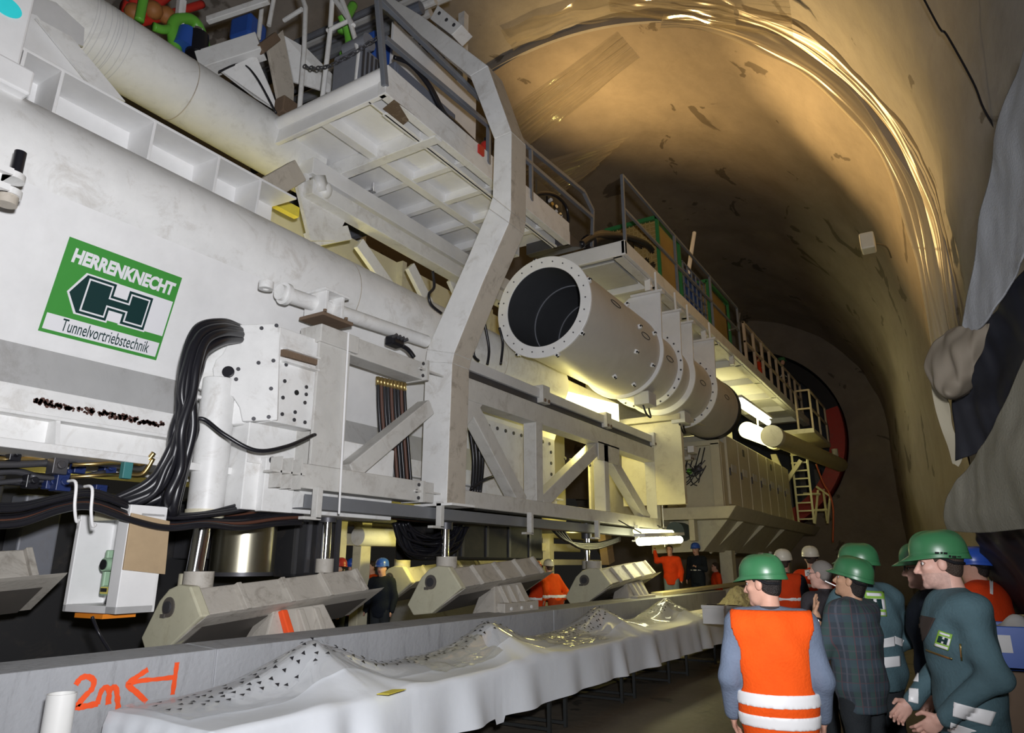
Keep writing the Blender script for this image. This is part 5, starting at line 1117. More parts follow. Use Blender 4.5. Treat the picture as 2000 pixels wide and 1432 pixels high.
# ---- white plastic pipe stub in front of the kerb
pv = thing('plastic_pipe', 'short white plastic pipe standing upright in front of the kerb', 'pipe', (-4.4, 2.28, 0))
mb = MB(); mb.ring((-4.4, 2.28, 0.0), (0, 0, 1), 0.068, 0.075, 0.945, 32); mb.build('pipe', mat('pvc_white', (0.75, 0.75, 0.73), 0.35, var=0.03), pv, smooth=35)
mb = MB(); mb.ring((-4.4, 2.28, 0.5), (0, 0, 1), 0.074, 0.077, 0.1, 32); mb.build('socket', WDIRTY, pv, smooth=35)

# ================================================================== the long table with its cloth
TX0, TX1, TY0, TY1, TZ = -3.68, -4.72, 2.75, 13.3, 0.74
tb = thing('buffet_table', 'long row of trestle tables with dark legs under the white cloth', 'table', (-4.2, 8, 0))
LEG = mat('dark_leg', (0.02, 0.022, 0.022), 0.5)
mb = MB(); mb.box((TX1, TY0+0.05, TZ-0.04), (TX0-0.01, TY1, TZ-0.012)); mb.build('table_top', WOOD, tb)
for k, y in enumerate((3.3, 4.6, 5.3, 6.75, 7.1, 8.6, 9.0, 10.3, 11.1, 12.6)):
    for x in (TX0-0.06, TX1+0.12):
        mb = MB(); mb.beam((x, y, 0.0), (x, y, TZ-0.04), 0.035, 0.035); mb.build('leg', LEG, tb)
    mb = MB(); mb.beam((TX0-0.06, y, 0.04), (TX1+0.12, y, 0.04), 0.03, 0.03); mb.build('foot_bar', LEG, tb)
PEAKS = [4.09, 6.4, 9.3, 11.85]
def ridge(y):
    if y <= PEAKS[0]: 
        t = (PEAKS[0]-y)/(PEAKS[0]-TY0); return 0.30*(1-t)**1.15+0.02
    for a, b_ in zip(PEAKS, PEAKS[1:]):
        if y <= b_:
            t = (y-a)/(b_-a); return 0.30-0.20*(1-abs(2*t-1)**1.5)
    t = (y-PEAKS[-1])/(TY1-PEAKS[-1]); return max(0.05, 0.30-0.35*t)
def top_z(x, y):
    s = (x-TX1)/(TX0-TX1)              # 0 back, 1 front
    pk = 0.42+0.05*math.sin(y*1.3)
    w = math.exp(-((s-pk)/0.20)**2) if s > pk else math.exp(-((s-pk)/0.34)**2)
    near = min(abs(y-p) for p in PEAKS); w2 = math.exp(-(near/0.5)**2)
    r = ridge(y)
    tent = max(0, 1-abs(s-pk)/0.62)*r*w2
    fold = 0.016*math.sin(9*math.atan2((s-pk), (y-min(PEAKS, key=lambda p: abs(p-y)))+1e-4))*w2*(1-w2)*3
    return TZ+max(r*w*(0.55+0.45*w2), tent)*1.0+fold+0.006*nz(x*4, y*3)
CLOTH = mat('white_cloth', (0.72, 0.75, 0.79), 0.55, var=0.03, scale=2, bump=0.15, bscale=9)
NY, NX, ND = 420, 26, 16
def drop(y): return 0.40+0.02*nz(y*0.7, 3)+(0.05 if 5.6 < y < 5.75 else 0)
vs = []; fs = []
def cloth_col(y):
    col = []
    for i in range(NX):
        x = TX1+(TX0-TX1)*i/(NX-1); col.append(Vector((x, y, top_z(x, y))))
    d = drop(y)
    for k in range(1, ND):
        t = k/(ND-1); ph = y*7.5+1.2*nz(y*1.1, 5)*3
        amp = (0.014+0.07*t)*(0.5+0.9*abs(nz(y*0.9, 8))*1.5)
        col.append(Vector((TX0+0.012+0.03*t+amp*(0.5+0.5*math.sin(ph)), y+0.02*t*math.sin(ph*0.7), TZ-d*t)))
    return col
mb = MB(); cols = [cloth_col(TY0+(TY1-TY0)*j/(NY-1)) for j in range(NY)]
# near end hangs down too
endc = []
for k in range(6, 0, -1):
    c = []
    for i, p in enumerate(cols[0]):
        t = k/6
        c.append(Vector((p.x+0.01*t, p.y-0.02-0.03*t*(1+math.sin(i*1.3)), TZ-0.42*t+min(0, p.z-TZ))) if i < NX else Vector((p.x, p.y-0.02*t, max(TZ-0.42, p.z))))
    endc.append(c)
allc = endc+cols; n = len(allc[0])
mb.add([p for c in allc for p in c], [(j*n+i, j*n+i+1, (j+1)*n+i+1, (j+1)*n+i) for j in range(len(allc)-1) for i in range(n-1)])
clo = mb.build('tablecloth', CLOTH, smooth=True, loc=(-4.2, 8, TZ)); tag(clo, 'white cloth draped over the long table and hanging down its front', 'tablecloth')
# spotted film lying over the humps
fo = thing('spotted_film', 'clear plastic film printed with black triangles, draped over the humps of the white cloth', 'plastic film', (-4.3, 8, 1.0))
FILM = film('clear_film', (0.80, 0.80, 0.80), 0.28, 0.08, 0.4)
def film_pt(x, y): return Vector((x, y, top_z(x, y)+0.018+0.012*nz(x*6+3, y*4)+0.01*math.sin(y*5)))
def fx(u, y):
    s = 0.06+0.66*u; return TX1+(TX0-TX1)*s
mb = MB(); mb.grid(lambda u, v: film_pt(fx(u, TY0+0.05+v*10.3), TY0+0.05+v*10.3), 20, 340); rt = random.Random(4)
y = TY0+0.1
while y < TY1-0.2:
    for u in (0.40, 0.48, 0.56, 0.64, 0.72):
        yy = y+rt.uniform(-0.04, 0.04)+0.055*(int(u*100/8) % 2); uu = u+rt.uniform(-0.03, 0.03)
        c = film_pt(fx(uu, yy), yy)+Vector((0, 0, 0.006)); e = 0.5*(1+yy*0.02)
        ex = (film_pt(fx(uu, yy)+0.02, yy)-film_pt(fx(uu, yy), yy)).normalized(); ey = (film_pt(fx(uu, yy+0.02), yy+0.02)-film_pt(fx(uu, yy), yy)).normalized()
        a = rt.uniform(-0.4, 0.4); r_ = 0.022
        nn = ex.cross(ey).normalized()*0.008
        mb.add([c+nn+(ex*math.cos(a+t*2.094)+ey*math.sin(a+t*2.094))*r_ for t in range(3)], [(0, 1, 2)], 1)
    y += 0.11
mb.build('film', [FILM, mat('print_black', (0.015, 0.015, 0.02), 0.5)], fo, smooth=True)
mb = MB(); q = P(765, 1353, Z=TZ+0.02); mb.add([q+Vector((-.05, -.10, 0)), q+Vector((.03, -.06, 0)), q+Vector((.0, .16, 0)), q+Vector((-.08, .1, 0))], [(0, 1, 2, 3)]); o = mb.build('paper_strip', YELLOW, solid=0.004); tag(o, 'pale yellow paper strip lying on the white cloth near the front edge', 'paper strip')
# crumpled clear film with highlights at the far part
CR = mat('crumpled_film', (0.55, 0.52, 0.42), 0.08, spec=1.0, var=0.2)
for cx, cy, sx, sy, lab in ((-4.05, 7.9, .28, .55, 'crumpled glossy plastic film on the cloth between second and third hump'), (-4.1, 5.6, .22, .5, 'flat glossy plastic film on the cloth between first and second hump'), (-4.25, 12.2, .3, .6, 'crumpled glossy plastic film on the far end of the table')):
    mb = MB(); mb.grid(lambda u, v: Vector((cx+(u-.5)*2*sx, cy+(v-.5)*2*sy, top_z(cx+(u-.5)*2*sx, cy+(v-.5)*2*sy)+0.03+0.03*nz(u*5+cx, v*6, cy)+0.012*nz(u*14, v*14, cy))), 36, 36)
    o = mb.build('plastic_film', film('glossy_film', (0.7, 0.68, 0.55), 0.35, 0.06, 0.3), smooth=True); tag(o, lab, 'plastic film')
# ---- boxes, gravel heap and plank behind the table end
for (px, w_, h_, lab) in ((1393, .34, .17, 'low white box standing at the far end of the table, the left one'), (1428, .2, .16, 'small white box standing at the far end of the table, the right one')):
    q = P(px, 1205, Z=0.85); t_ = thing('white_box', lab, 'box', q); mb = MB()
    mb.box((-4.0, 0, 0), (0, 0, 0)) if False else None
    mb.box((q.x-w_/2, q.y, 0.74), (q.x+w_/2, q.y+0.3, 0.85+h_)); mb.build('carton', WCLEAN, t_, bevel=0.01)
    mb = MB(); mb.box((q.x-w_/2-0.01, q.y-0.01, 0.85+h_-0.05), (q.x+w_/2+0.01, q.y+0.31, 0.85+h_)); mb.build('lid', WCLEAN, t_, bevel=0.006)
gt = thing('serving_counter', 'grey-draped counter continuing beyond the far end of the table', 'table', (-3.9, 14.6, 0))
mb = MB(); mb.box((-4.6, 13.4, 0.3), (-3.45, 16.0, 0.75)); mb.build('counter', mat('grey_drape', (0.40, 0.38, 0.34), 0.8), gt, bevel=0.02)
gv = MB(); rg_ = random.Random(8)
gv.grid(lambda u, v: Vector((-4.88+1.55*u, 14.9+2.2*v, 0.55+0.62*math.exp(-((u-.5)/.3)**2-((v-.5)/.32)**2)+0.05*nz(u*14, v*14)+0.03*nz(u*35, v*35))), 60, 60)
o = gv.build('gravel_heap', mat('gravel', (0.36, 0.32, 0.22), 0.9, dirt=0.8, dirt_col=(0.1, 0.09, 0.06), scale=18, bump=0.6, bscale=60)); tag(o, 'heap of pale gravel beyond the table end', 'gravel heap', kind='stuff')
pk_ = MB(); a0_ = P(1283, 1166, X=-5.2)+Vector((0, 0, 0.05)); a1_ = P(1455, 1141, X=-5.1)+Vector((0, 0, 0.03)); pk_.beam(a0_, a1_, 0.25, 0.07); o = pk_.build('timber_plank', mat('pale_timber', (0.62, 0.55, 0.33), 0.7), bevel=0.006); tag(o, 'long pale timber plank lying on the kerb end below the two far men', 'plank')
rr5 = random.Random(31)
# ================================================================== people: smooth continuous figures from signed distance fields
from mathutils.bvhtree import BVHTree
def n3(v): return np.array(v, float)
class RC:
    """tapered capsule; sc flattens it along y"""
    def __init__(s, a, b, ra, rb, k=0.02, op='u', sy=1.0): s.a = n3(a); s.b = n3(b); s.ra = ra; s.rb = rb; s.k = k; s.op = op; s.sy = sy
    def bb(s):
        r = max(s.ra, s.rb)*max(1, 1/s.sy); return np.minimum(s.a, s.b)-r, np.maximum(s.a, s.b)+r
    def ev(s, X, Y, Z):
        d = s.b-s.a; sy = s.sy
        px = X-s.a[0]; py = (Y-s.a[1])*sy; pz = Z-s.a[2]; dy = d[1]*sy
        L = d[0]**2+dy**2+d[2]**2+1e-9
        t = np.clip((px*d[0]+py*dy+pz*d[2])/L, 0, 1)
        q = np.sqrt((px-t*d[0])**2+(py-t*dy)**2+(pz-t*d[2])**2)-(s.ra+(s.rb-s.ra)*t)
        return q
    def grow(s, e): return RC(s.a, s.b, s.ra+e, s.rb+e, s.k, s.op, s.sy)
    def xf(s, M, o): return RC(M@s.a+o, M@s.b+o, s.ra, s.rb, s.k, s.op, s.sy)
class EL:
    def __init__(s, c, r, k=0.02, op='u', M=None): s.c = n3(c); s.r = n3(r); s.k = k; s.op = op; s.M = np.eye(3) if M is None else M
    def bb(s):
        r = s.r.max() if not np.allclose(s.M, np.eye(3)) else s.r; return s.c-r, s.c+r
    def ev(s, X, Y, Z):
        M = s.M.T; x = X-s.c[0]; y = Y-s.c[1]; z = Z-s.c[2]
        a = (M[0, 0]*x+M[0, 1]*y+M[0, 2]*z)/s.r[0]; b = (M[1, 0]*x+M[1, 1]*y+M[1, 2]*z)/s.r[1]; c = (M[2, 0]*x+M[2, 1]*y+M[2, 2]*z)/s.r[2]
        k0 = np.sqrt(a*a+b*b+c*c); k1 = np.sqrt((a/s.r[0])**2+(b/s.r[1])**2+(c/s.r[2])**2)+1e-9
        return k0*(k0-1)/k1
    def grow(s, e): return EL(s.c, s.r+e, s.k, s.op, s.M)
    def xf(s, M, o): return EL(M@s.c+o, s.r, s.k, s.op, M@s.M)
def axis(lo, hi, h, fine, hf):
    pts = [lo]; 
    while pts[-1] < hi:
        x = pts[-1]; st = h
        for a, b in fine:
            if a-h <= x <= b: st = hf
        pts.append(x+st)
    return np.array(pts)
def field(prims, ax, ay, az, wr=0.0, wseed=0.0, wf=1.0):
    D = np.full((len(ax), len(ay), len(az)), 0.12)
    X, Y, Z = np.meshgrid(ax, ay, az, indexing='ij', sparse=True)
    for p in prims:
        lo, hi = p.bb(); m = 0.05+p.k
        i0, i1 = np.searchsorted(ax, [lo[0]-m, hi[0]+m]); j0, j1 = np.searchsorted(ay, [lo[1]-m, hi[1]+m]); k0, k1 = np.searchsorted(az, [lo[2]-m, hi[2]+m])
        if i1 <= i0 or j1 <= j0 or k1 <= k0: continue
        d = p.ev(X[i0:i1], Y[:, j0:j1], Z[:, :, k0:k1]); o = D[i0:i1, j0:j1, k0:k1]
        if p.op == 'u':
            h = np.clip(0.5+0.5*(o-d)/p.k, 0, 1); D[i0:i1, j0:j1, k0:k1] = o+(d-o)*h-p.k*h*(1-h)
        else:
            h = np.clip(0.5-0.5*(o+d)/p.k, 0, 1); D[i0:i1, j0:j1, k0:k1] = o+(-d-o)*h+p.k*h*(1-h)
    if wr:
        q = wseed
        w = np.sin(17*wf*Z+9*wf*X+q+2*np.sin(7*wf*X+5*wf*Y))+np.sin(31*wf*Z-13*wf*X+11*wf*Y+q*1.7)*0.7+np.sin(23*wf*X+19*wf*Y+8*wf*Z+q*2.3)*0.6
        D += wr*w
    return D
def snets(ax, ay, az, D):
    I = D < 0
    nx, ny, nz_ = D.shape
    sl = lambda a, i, j, k: a[i:nx-1+i, j:ny-1+j, k:nz_-1+k]
    cnt = np.zeros((nx-1, ny-1, nz_-1), np.int8)
    for i in (0, 1):
        for j in (0, 1):
            for k in (0, 1): cnt += sl(I, i, j, k)
    act = (cnt > 0) & (cnt < 8); ci, cj, ck = np.nonzero(act); n = len(ci)
    idx = np.full(act.shape, -1, np.int32); idx[act] = np.arange(n)
    acc = np.zeros((n, 3)); w = np.zeros(n)
    cor = [(i, j, k) for i in (0, 1) for j in (0, 1) for k in (0, 1)]
    for a in cor:
        for e in range(3):
            if a[e]: continue
            b = list(a); b[e] = 1
            v0 = D[ci+a[0], cj+a[1], ck+a[2]]; v1 = D[ci+b[0], cj+b[1], ck+b[2]]
            m = (v0 < 0) != (v1 < 0); t = np.where(m, v0/(v0-v1+1e-12), 0)
            p0 = np.stack([ax[ci+a[0]], ay[cj+a[1]], az[ck+a[2]]], 1); p1 = np.stack([ax[ci+b[0]], ay[cj+b[1]], az[ck+b[2]]], 1)
            acc += np.where(m[:, None], p0+(p1-p0)*t[:, None], 0); w += m
    V = acc/w[:, None]; F = []
    for e in range(3):
        A = [slice(None)]*3; B = [slice(None)]*3; A[e] = slice(0, -1); B[e] = slice(1, None)
        s0 = I[tuple(A)]; s1 = I[tuple(B)]; ch = s0 != s1
        g = np.nonzero(ch); g = [x for x in g]; o1, o2 = [(1, 2), (2, 0), (0, 1)][e]
        lim = [nx, ny, nz_]
        ok = (g[o1] > 0) & (g[o1] < lim[o1]-1) & (g[o2] > 0) & (g[o2] < lim[o2]-1)
        g = [x[ok] for x in g]; fl = s0[tuple(g)]
        def cell(d1, d2):
            q = [x.copy() for x in g]; q[o1] = q[o1]+d1; q[o2] = q[o2]+d2; return idx[tuple(q)]
        a, b, c, d = cell(-1, -1), cell(0, -1), cell(0, 0), cell(-1, 0)
        f = np.stack([a, b, c, d], 1); f[~fl] = f[~fl][:, ::-1]; F.append(f)
    return V, np.concatenate(F)
def sdf_obj(name, prims, m, parent, h=0.012, fine=(), hf=0.006, clip=None, wr=0.0, wseed=0.0, wf=1.0, post=None, sub=None):
    lo = np.min([p.bb()[0] for p in prims if p.op == 'u'], 0)-0.03; hi = np.max([p.bb()[1] for p in prims if p.op == 'u'], 0)+0.03
    if clip:
        for e, (a, b) in clip.items(): lo[e] = max(lo[e], a-2*h); hi[e] = min(hi[e], b+2*h)
    A = [axis(lo[e], hi[e], h, [(f[0][e], f[1][e]) for f in fine], hf) for e in range(3)]
    D = field(prims, *A, wr=wr, wseed=wseed, wf=wf)
    if sub is not None: D = np.maximum(D, -field(sub, *A))
    if clip:
        G = np.meshgrid(*A, indexing='ij', sparse=True)
        for e, (a, b) in clip.items(): D = np.maximum(D, np.maximum(a-G[e], G[e]-b))
    V, F = snets(*A, D)
    if len(F) == 0: return None
    me = bpy.data.meshes.new(name); me.vertices.add(len(V)); me.vertices.foreach_set('co', V.ravel())
    me.loops.add(len(F)*4); me.loops.foreach_set('vertex_index', F.ravel().astype(np.int32)); me.polygons.add(len(F))
    me.polygons.foreach_set('loop_start', np.arange(0, len(F)*4, 4, dtype=np.int32)); me.polygons.foreach_set('use_smooth', [True]*len(F))
    for mm in (m if isinstance(m, (list, tuple)) else [m]): me.materials.append(mm)
    me.update(calc_edges=True); me.validate()
    if post is not None:
        C = V[F].mean(1); mi = post(C); me.polygons.foreach_set('material_index', mi.astype(np.int32))
    o = bpy.data.objects.new(name, me); COL.objects.link(o); o.parent = parent
    o['_'] = 0; del o['_']
    return o
def rotm(yaw=0, pitch=0, roll=0):
    cy, sy = math.cos(yaw), math.sin(yaw); cp, sp = math.cos(pitch), math.sin(pitch); cr_, sr = math.cos(roll), math.sin(roll)
    Rz = np.array([[cy, -sy, 0], [sy, cy, 0], [0, 0, 1]]); Rx = np.array([[1, 0, 0], [0, cp, -sp], [0, sp, cp]]); Ry = np.array([[cr_, 0, sr], [0, 1, 0], [-sr, 0, cr_]])
    return Rz@Rx@Ry
def hand_prims(wrist, d, n, side, curl=0.5, s=1.0):
    """palm and five fingers; d along the forearm, n out of the palm, side +1 when the thumb lies along d x n"""
    d = n3(d)/np.linalg.norm(d); n = n3(n); n = n-d*n.dot(d); n /= np.linalg.norm(n); t = np.cross(d, n)*side
    w = n3(wrist); P_ = []
    M = np.stack([t, d, n], 1)
    P_.append(EL(w+d*0.05*s, (0.040*s, 0.052*s, 0.016*s), 0.012, M=M)); P_.append(RC(w-d*0.03, w+d*0.02, 0.026*s, 0.024*s, 0.015))
    for i, (o, L) in enumerate(((0.029, 0.072), (0.010, 0.082), (-0.010, 0.076), (-0.028, 0.058))):
        b0 = w+d*0.088*s+t*o*s; c1 = curl*(0.7+0.12*i); c2 = curl*(1.7+0.15*i); L *= s
        e1 = b0+(d*math.cos(c1)+n*math.sin(c1))*L*0.52+t*o*0.12; e2 = e1+(d*math.cos(c2)+n*math.sin(c2))*L*0.52
        P_ += [RC(b0-d*0.02, e1, 0.0098*s, 0.0088*s, 0.006), RC(e1, e2, 0.0088*s, 0.0072*s, 0.004)]
    b0 = w+d*0.025*s+t*0.032*s; e1 = b0+(d*0.6+t*0.6+n*0.45)*0.045*s; e2 = e1+(d*0.9+t*0.1+n*0.4)*0.032*s
    P_ += [RC(b0, e1, 0.0125*s, 0.0105*s, 0.010), RC(e1, e2, 0.0105*s, 0.008*s, 0.004)]
    return P_
def SKINM(name, c): return mat(name, c, 0.5, var=0.09, scale=14, bump=0.05, bscale=120, spec=0.35)
SKIN = SKINM('skin', (0.60, 0.34, 0.25)); SKINP = SKINM('pale_skin', (0.68, 0.40, 0.32)); SKINT = SKINM('tan_skin', (0.52, 0.30, 0.19))
STUB = mat('stubble', (0.56, 0.35, 0.29), 0.6, var=0.15, scale=60); LIP = mat('lips', (0.40, 0.13, 0.11), 0.45)
MOUTH = mat('mouth_line', (0.10, 0.035, 0.03), 0.6); LID = mat('eyelid', (0.36, 0.19, 0.14), 0.5)
HAIRD = mat('dark_hair', (0.018, 0.014, 0.012), 0.5, bump=0.6, bscale=160); HAIRB = mat('brown_hair', (0.05, 0.032, 0.022), 0.55, bump=0.6, bscale=160); HAIRG = mat('grey_hair', (0.25, 0.23, 0.21), 0.6, bump=0.6, bscale=160)
EYEW = mat('eye_white', (0.75, 0.72, 0.70), 0.2, var=0.01); EYED = mat('iris', (0.03, 0.025, 0.02), 0.15)
def cloth(name, c, bump=0.25, bs=70, var=0.14): return mat(name, c, 0.85, var=var, scale=5, bump=bump, bscale=bs, spec=0.2)
ORANGE = cloth('hi_vis_orange', (0.95, 0.10, 0.008)); ORANGER = cloth('hi_vis_red_orange', (0.75, 0.06, 0.01)); TEAL = cloth('teal_workwear', (0.085, 0.15, 0.175)); NAVY = cloth('navy_workwear', (0.012, 0.016, 0.025))
DENIM = cloth('blue_grey_shirt', (0.16, 0.20, 0.28)); DARKG = cloth('dark_grey_cloth', (0.05, 0.045, 0.05)); JEANS = cloth('light_jeans', (0.20, 0.25, 0.28)); BLACKC = cloth('black_cloth', (0.012, 0.012, 0.014))
TROUSER = cloth('dark_trousers', (0.03, 0.035, 0.04)); BOOT = mat('work_boot', (0.03, 0.025, 0.02), 0.6); ORT = cloth('orange_trousers', (0.42, 0.05, 0.01))
REFL = mat('reflective_tape', (0.97, 0.97, 0.98), 0.35, var=0.01)
HGREEN = mat('helmet_green', (0.04, 0.17, 0.07), 0.36, var=0.08, dirt=0.15, dirt_col=(0.02, 0.08, 0.03), spec=0.6); HBLUE = mat('helmet_blue', (0.03, 0.10, 0.50), 0.3); HWHITE = mat('helmet_white', (0.75, 0.70, 0.58), 0.35); HRED = mat('helmet_red', (0.5, 0.04, 0.03), 0.35)
def plaid():
    m = bpy.data.materials.new('plaid_shirt'); m.use_nodes = True; nt = m.node_tree; N = nt.nodes; L = nt.links; b = N['Principled BSDF']; b.inputs['Roughness'].default_value = 0.9
    tc = N.new('ShaderNodeTexCoord'); sep = N.new('ShaderNodeSeparateXYZ'); L.new(tc.outputs['Object'], sep.inputs[0])
    def band(sock, fr, wd, off=0.0):
        a = N.new('ShaderNodeMath'); a.operation = 'MULTIPLY_ADD'; a.inputs[1].default_value = fr; a.inputs[2].default_value = off; L.new(sock, a.inputs[0])
        f = N.new('ShaderNodeMath'); f.operation = 'FRACT'; L.new(a.outputs[0], f.inputs[0])
        g = N.new('ShaderNodeMath'); g.operation = 'LESS_THAN'; g.inputs[1].default_value = wd; L.new(f.outputs[0], g.inputs[0]); return g.outputs[0]
    ad = N.new('ShaderNodeMath'); ad.operation = 'ARCTAN2'; L.new(sep.outputs[1], ad.inputs[0]); L.new(sep.outputs[0], ad.inputs[1])
    col = (0.045, 0.058, 0.075, 1); prev = None
    for sock, fr, wd, off, c, f_ in ((ad.outputs[0], 1.75, 0.42, 0, (0.05, 0.10, 0.09, 1), 0.7), (sep.outputs[2], 7.0, 0.4, 0.1, (0.06, 0.09, 0.12, 1), 0.55), (ad.outputs[0], 1.75, 0.10, 0.3, (0.11, 0.12, 0.15, 1), 0.6), (sep.outputs[2], 7.0, 0.07, 0.4, (0.09, 0.09, 0.11, 1), 0.5), (ad.outputs[0], 1.75, 0.06, 0.62, (0.13, 0.06, 0.07, 1), 0.7), (sep.outputs[2], 7.0, 0.05, 0.75, (0.10, 0.06, 0.07, 1), 0.6)):
        mx = N.new('ShaderNodeMixRGB'); mx.inputs[2].default_value = c
        if prev is None: mx.inputs[1].default_value = col
        else: L.new(prev, mx.inputs[1])
        ml = N.new('ShaderNodeMath'); ml.operation = 'MULTIPLY'; ml.inputs[1].default_value = f_; L.new(band(sock, fr, wd, off), ml.inputs[0]); L.new(ml.outputs[0], mx.inputs[0]); prev = mx.outputs[0]
    L.new(prev, b.inputs['Base Color']); return m
PLAID = plaid()
def helmet(root, M, o, m, s=1.0, marks=False):
    """hard hat in the head frame: dome with ridge, brim and peak"""
    def shell(u, v):
        a = 2*math.pi*u; fr = max(0, math.cos(a)); bk = max(0, -math.cos(a))
        rx, ry = 0.112*s, 0.138*s
        if v <= 0.8:
            t = v/0.8*math.pi/2; r = math.sin(t)**0.82; z = 0.122*s*math.cos(t)**0.8+0.008*s*(1 if abs(math.sin(a)) < 0.18 else 0)*math.sin(t)*math.cos(t)*2
            x, y = rx*r*math.sin(a), ry*r*math.cos(a)
        else:
            t = (v-0.8)/0.2; e = (0.005+0.048*fr**3+0.004*bk)*s*t
            x = (rx+e*0.6)*math.sin(a); y = (ry+e)*math.cos(a); z = -0.022*s*t-(0.010*fr**2)*s*t+(-0.012*bk*s*t)
        return Vector((x, y, z))
    def put(p): q = M@n3((p.x, p.y-0.005, p.z+0.052))+o; return Vector(q)
    mb = MB(); mb.grid(lambda u, v: put(shell(u, v)), 48, 26, closed_u=True)
    sh = mb.build('helmet', m, root, smooth=True, solid=0.004)
    mb = MB(); mb.grid(lambda u, v: put(shell(u, 0.80)*1.0+Vector((0, 0, -0.010*s*v+0.006*s))+Vector((shell(u, 0.8).x, shell(u, 0.8).y, 0))*0.018), 48, 3, closed_u=True); mb.build('helmet_rim', m, sh, smooth=True, solid=0.002)
    mb = MB(); mb.tube([put(Vector((0.085*s*sg, 0.02, -0.01))) if k == 0 else put(Vector((0.085*s*sg, -0.06, -0.05))) if k == 1 else put(Vector((0.03*sg, -0.105, -0.055))) for sg in (-1,) for k in range(3)]+[put(Vector((0.085*s, -0.06, -0.05))), put(Vector((0.085*s, 0.02, -0.01)))], 0.008, 8); mb.build('helmet_harness', BLACKC, sh, smooth=True)
    return sh
def person(label, loc, rz, H=1.75, head=(0, 0, 0), larm=None, rarm=None, skin=SKIN, hair=HAIRB, hat=None, top=TEAL, vest=None, legs=TROUSER, bands=None, vbands=None, q=1.0, lean=0.0, curl=(0.5, 0.5), hand_n=None, hem=0.78, vhem=0.70, group=None, stub=False, bulk=0.0, glasses=False, collar=None, name='person', hands=(True, True), hairlong=0.0, short_sleeve=None, legpose=None, sleeve=(0.93, 0.93), bulk_arm=0.0, hatgrp=None):
    s = H/1.75; fine = q <= 1.0
    r = thing(name, label, 'person', loc, group); r.rotation_euler = (0, 0, rz); LOCAL.add(r.name)
    S_ = lambda *p: n3(p)*s+n3((0, lean*max(0, (p[2]-0.9)), 0))*s
    ls, rs = S_(-0.19, 0, 1.385), S_(0.19, 0, 1.385)
    le, lw = larm if larm else ((-0.255, -0.02, 1.11), (-0.255, 0.09, 0.88)); re, rw = rarm if rarm else ((0.255, -0.02, 1.11), (0.255, 0.09, 0.88))
    le, lw, re, rw = [n3(p)*s for p in (le, lw, re, rw)]
    Mh = rotm(*head); nb = S_(0, -0.015, 1.43); hc = nb+n3((0, 0.03, 0))*s+(Mh@n3((0, 0.012, 0.19)))*s
    lk = legpose or {}
    lkn, lan = [n3(p)*s for p in lk.get('l', ((-0.10, 0.015, 0.49), (-0.105, -0.02, 0.09)))]; rkn, ran = [n3(p)*s for p in lk.get('r', ((0.10, 0.015, 0.49), (0.105, -0.02, 0.09)))]
    torso = [EL(S_(0, 0, 0.95), n3((0.165, 0.115, 0.13))*s, 0.05), RC(S_(0, 0, 0.98), S_(0, 0.0, 1.2), 0.145*s, 0.15*s, 0.06, sy=1.3), EL(S_(0, 0.005, 1.25), n3((0.175, 0.125, 0.20))*s, 0.05), RC(S_(-0.15, -0.01, 1.385), S_(0.15, -0.01, 1.385), 0.062*s, 0.062*s, 0.06), RC(S_(0, -0.02, 1.40), S_(0, -0.005, 1.46), 0.075*s, 0.058*s, 0.05)]
    arms = [RC(ls, le, 0.056*s, 0.044*s, 0.04), RC(le, lw, 0.043*s, 0.030*s, 0.02), RC(rs, re, 0.056*s, 0.044*s, 0.04), RC(re, rw, 0.043*s, 0.030*s, 0.02)]
    lg = [RC(S_(-0.09, 0, 0.92), lkn, 0.088*s, 0.06*s, 0.04), RC(lkn, lan, 0.058*s, 0.04*s, 0.03), RC(S_(0.09, 0, 0.92), rkn, 0.088*s, 0.06*s, 0.04), RC(rkn, ran, 0.058*s, 0.04*s, 0.03)]
    feet = [RC(a+n3((0, -0.03, -0.045))*s, a+n3((0.0, 0.15, -0.055))*s, 0.042*s, 0.034*s, 0.02) for a in (lan, ran)]
    hd = [EL((0, -0.012, 0.035), (0.076, 0.097, 0.088), 0.02), EL((0, 0.03, -0.03), (0.062, 0.068, 0.085), 0.03), EL((0, 0.04, -0.088), (0.046, 0.046, 0.034), 0.03)]
    if fine:
        hd += [RC((0, 0.090, 0.012), (0, 0.116, -0.034), 0.010, 0.0145, 0.012), EL((0.013, 0.100, -0.040), (0.011, 0.013, 0.009), 0.008), EL((-0.013, 0.100, -0.040), (0.011, 0.013, 0.009), 0.008),
               RC((-0.04, 0.076, 0.028), (0.04, 0.076, 0.028), 0.014, 0.014, 0.014), EL((0.042, 0.062, -0.02), (0.022, 0.022, 0.018), 0.02), EL((-0.042, 0.062, -0.02), (0.022, 0.022, 0.018), 0.02),
               EL((0.037, 0.096, 0.007), (0.020, 0.018, 0.0115), 0.007, 's'), EL((-0.037, 0.096, 0.007), (0.020, 0.018, 0.0115), 0.007, 's'),
               RC((-0.020, 0.088, -0.064), (0.020, 0.088, -0.064), 0.0075, 0.0075, 0.008), RC((-0.017, 0.087, -0.075), (0.017, 0.087, -0.075), 0.008, 0.008, 0.008), EL((0, 0.080, -0.108), (0.022, 0.018, 0.017), 0.02)]
    else: hd += [RC((0, 0.085, 0.01), (0, 0.112, -0.034), 0.010, 0.016, 0.015), EL((0, 0.075, -0.105), (0.024, 0.02, 0.018), 0.02)]
    hd += [EL((e*0.077, -0.008, -0.004), (0.012, 0.022, 0.032), 0.008) for e in (-1, 1)]
    hd = [p.xf(Mh*1.0, n3((0, 0, 0))) for p in hd]
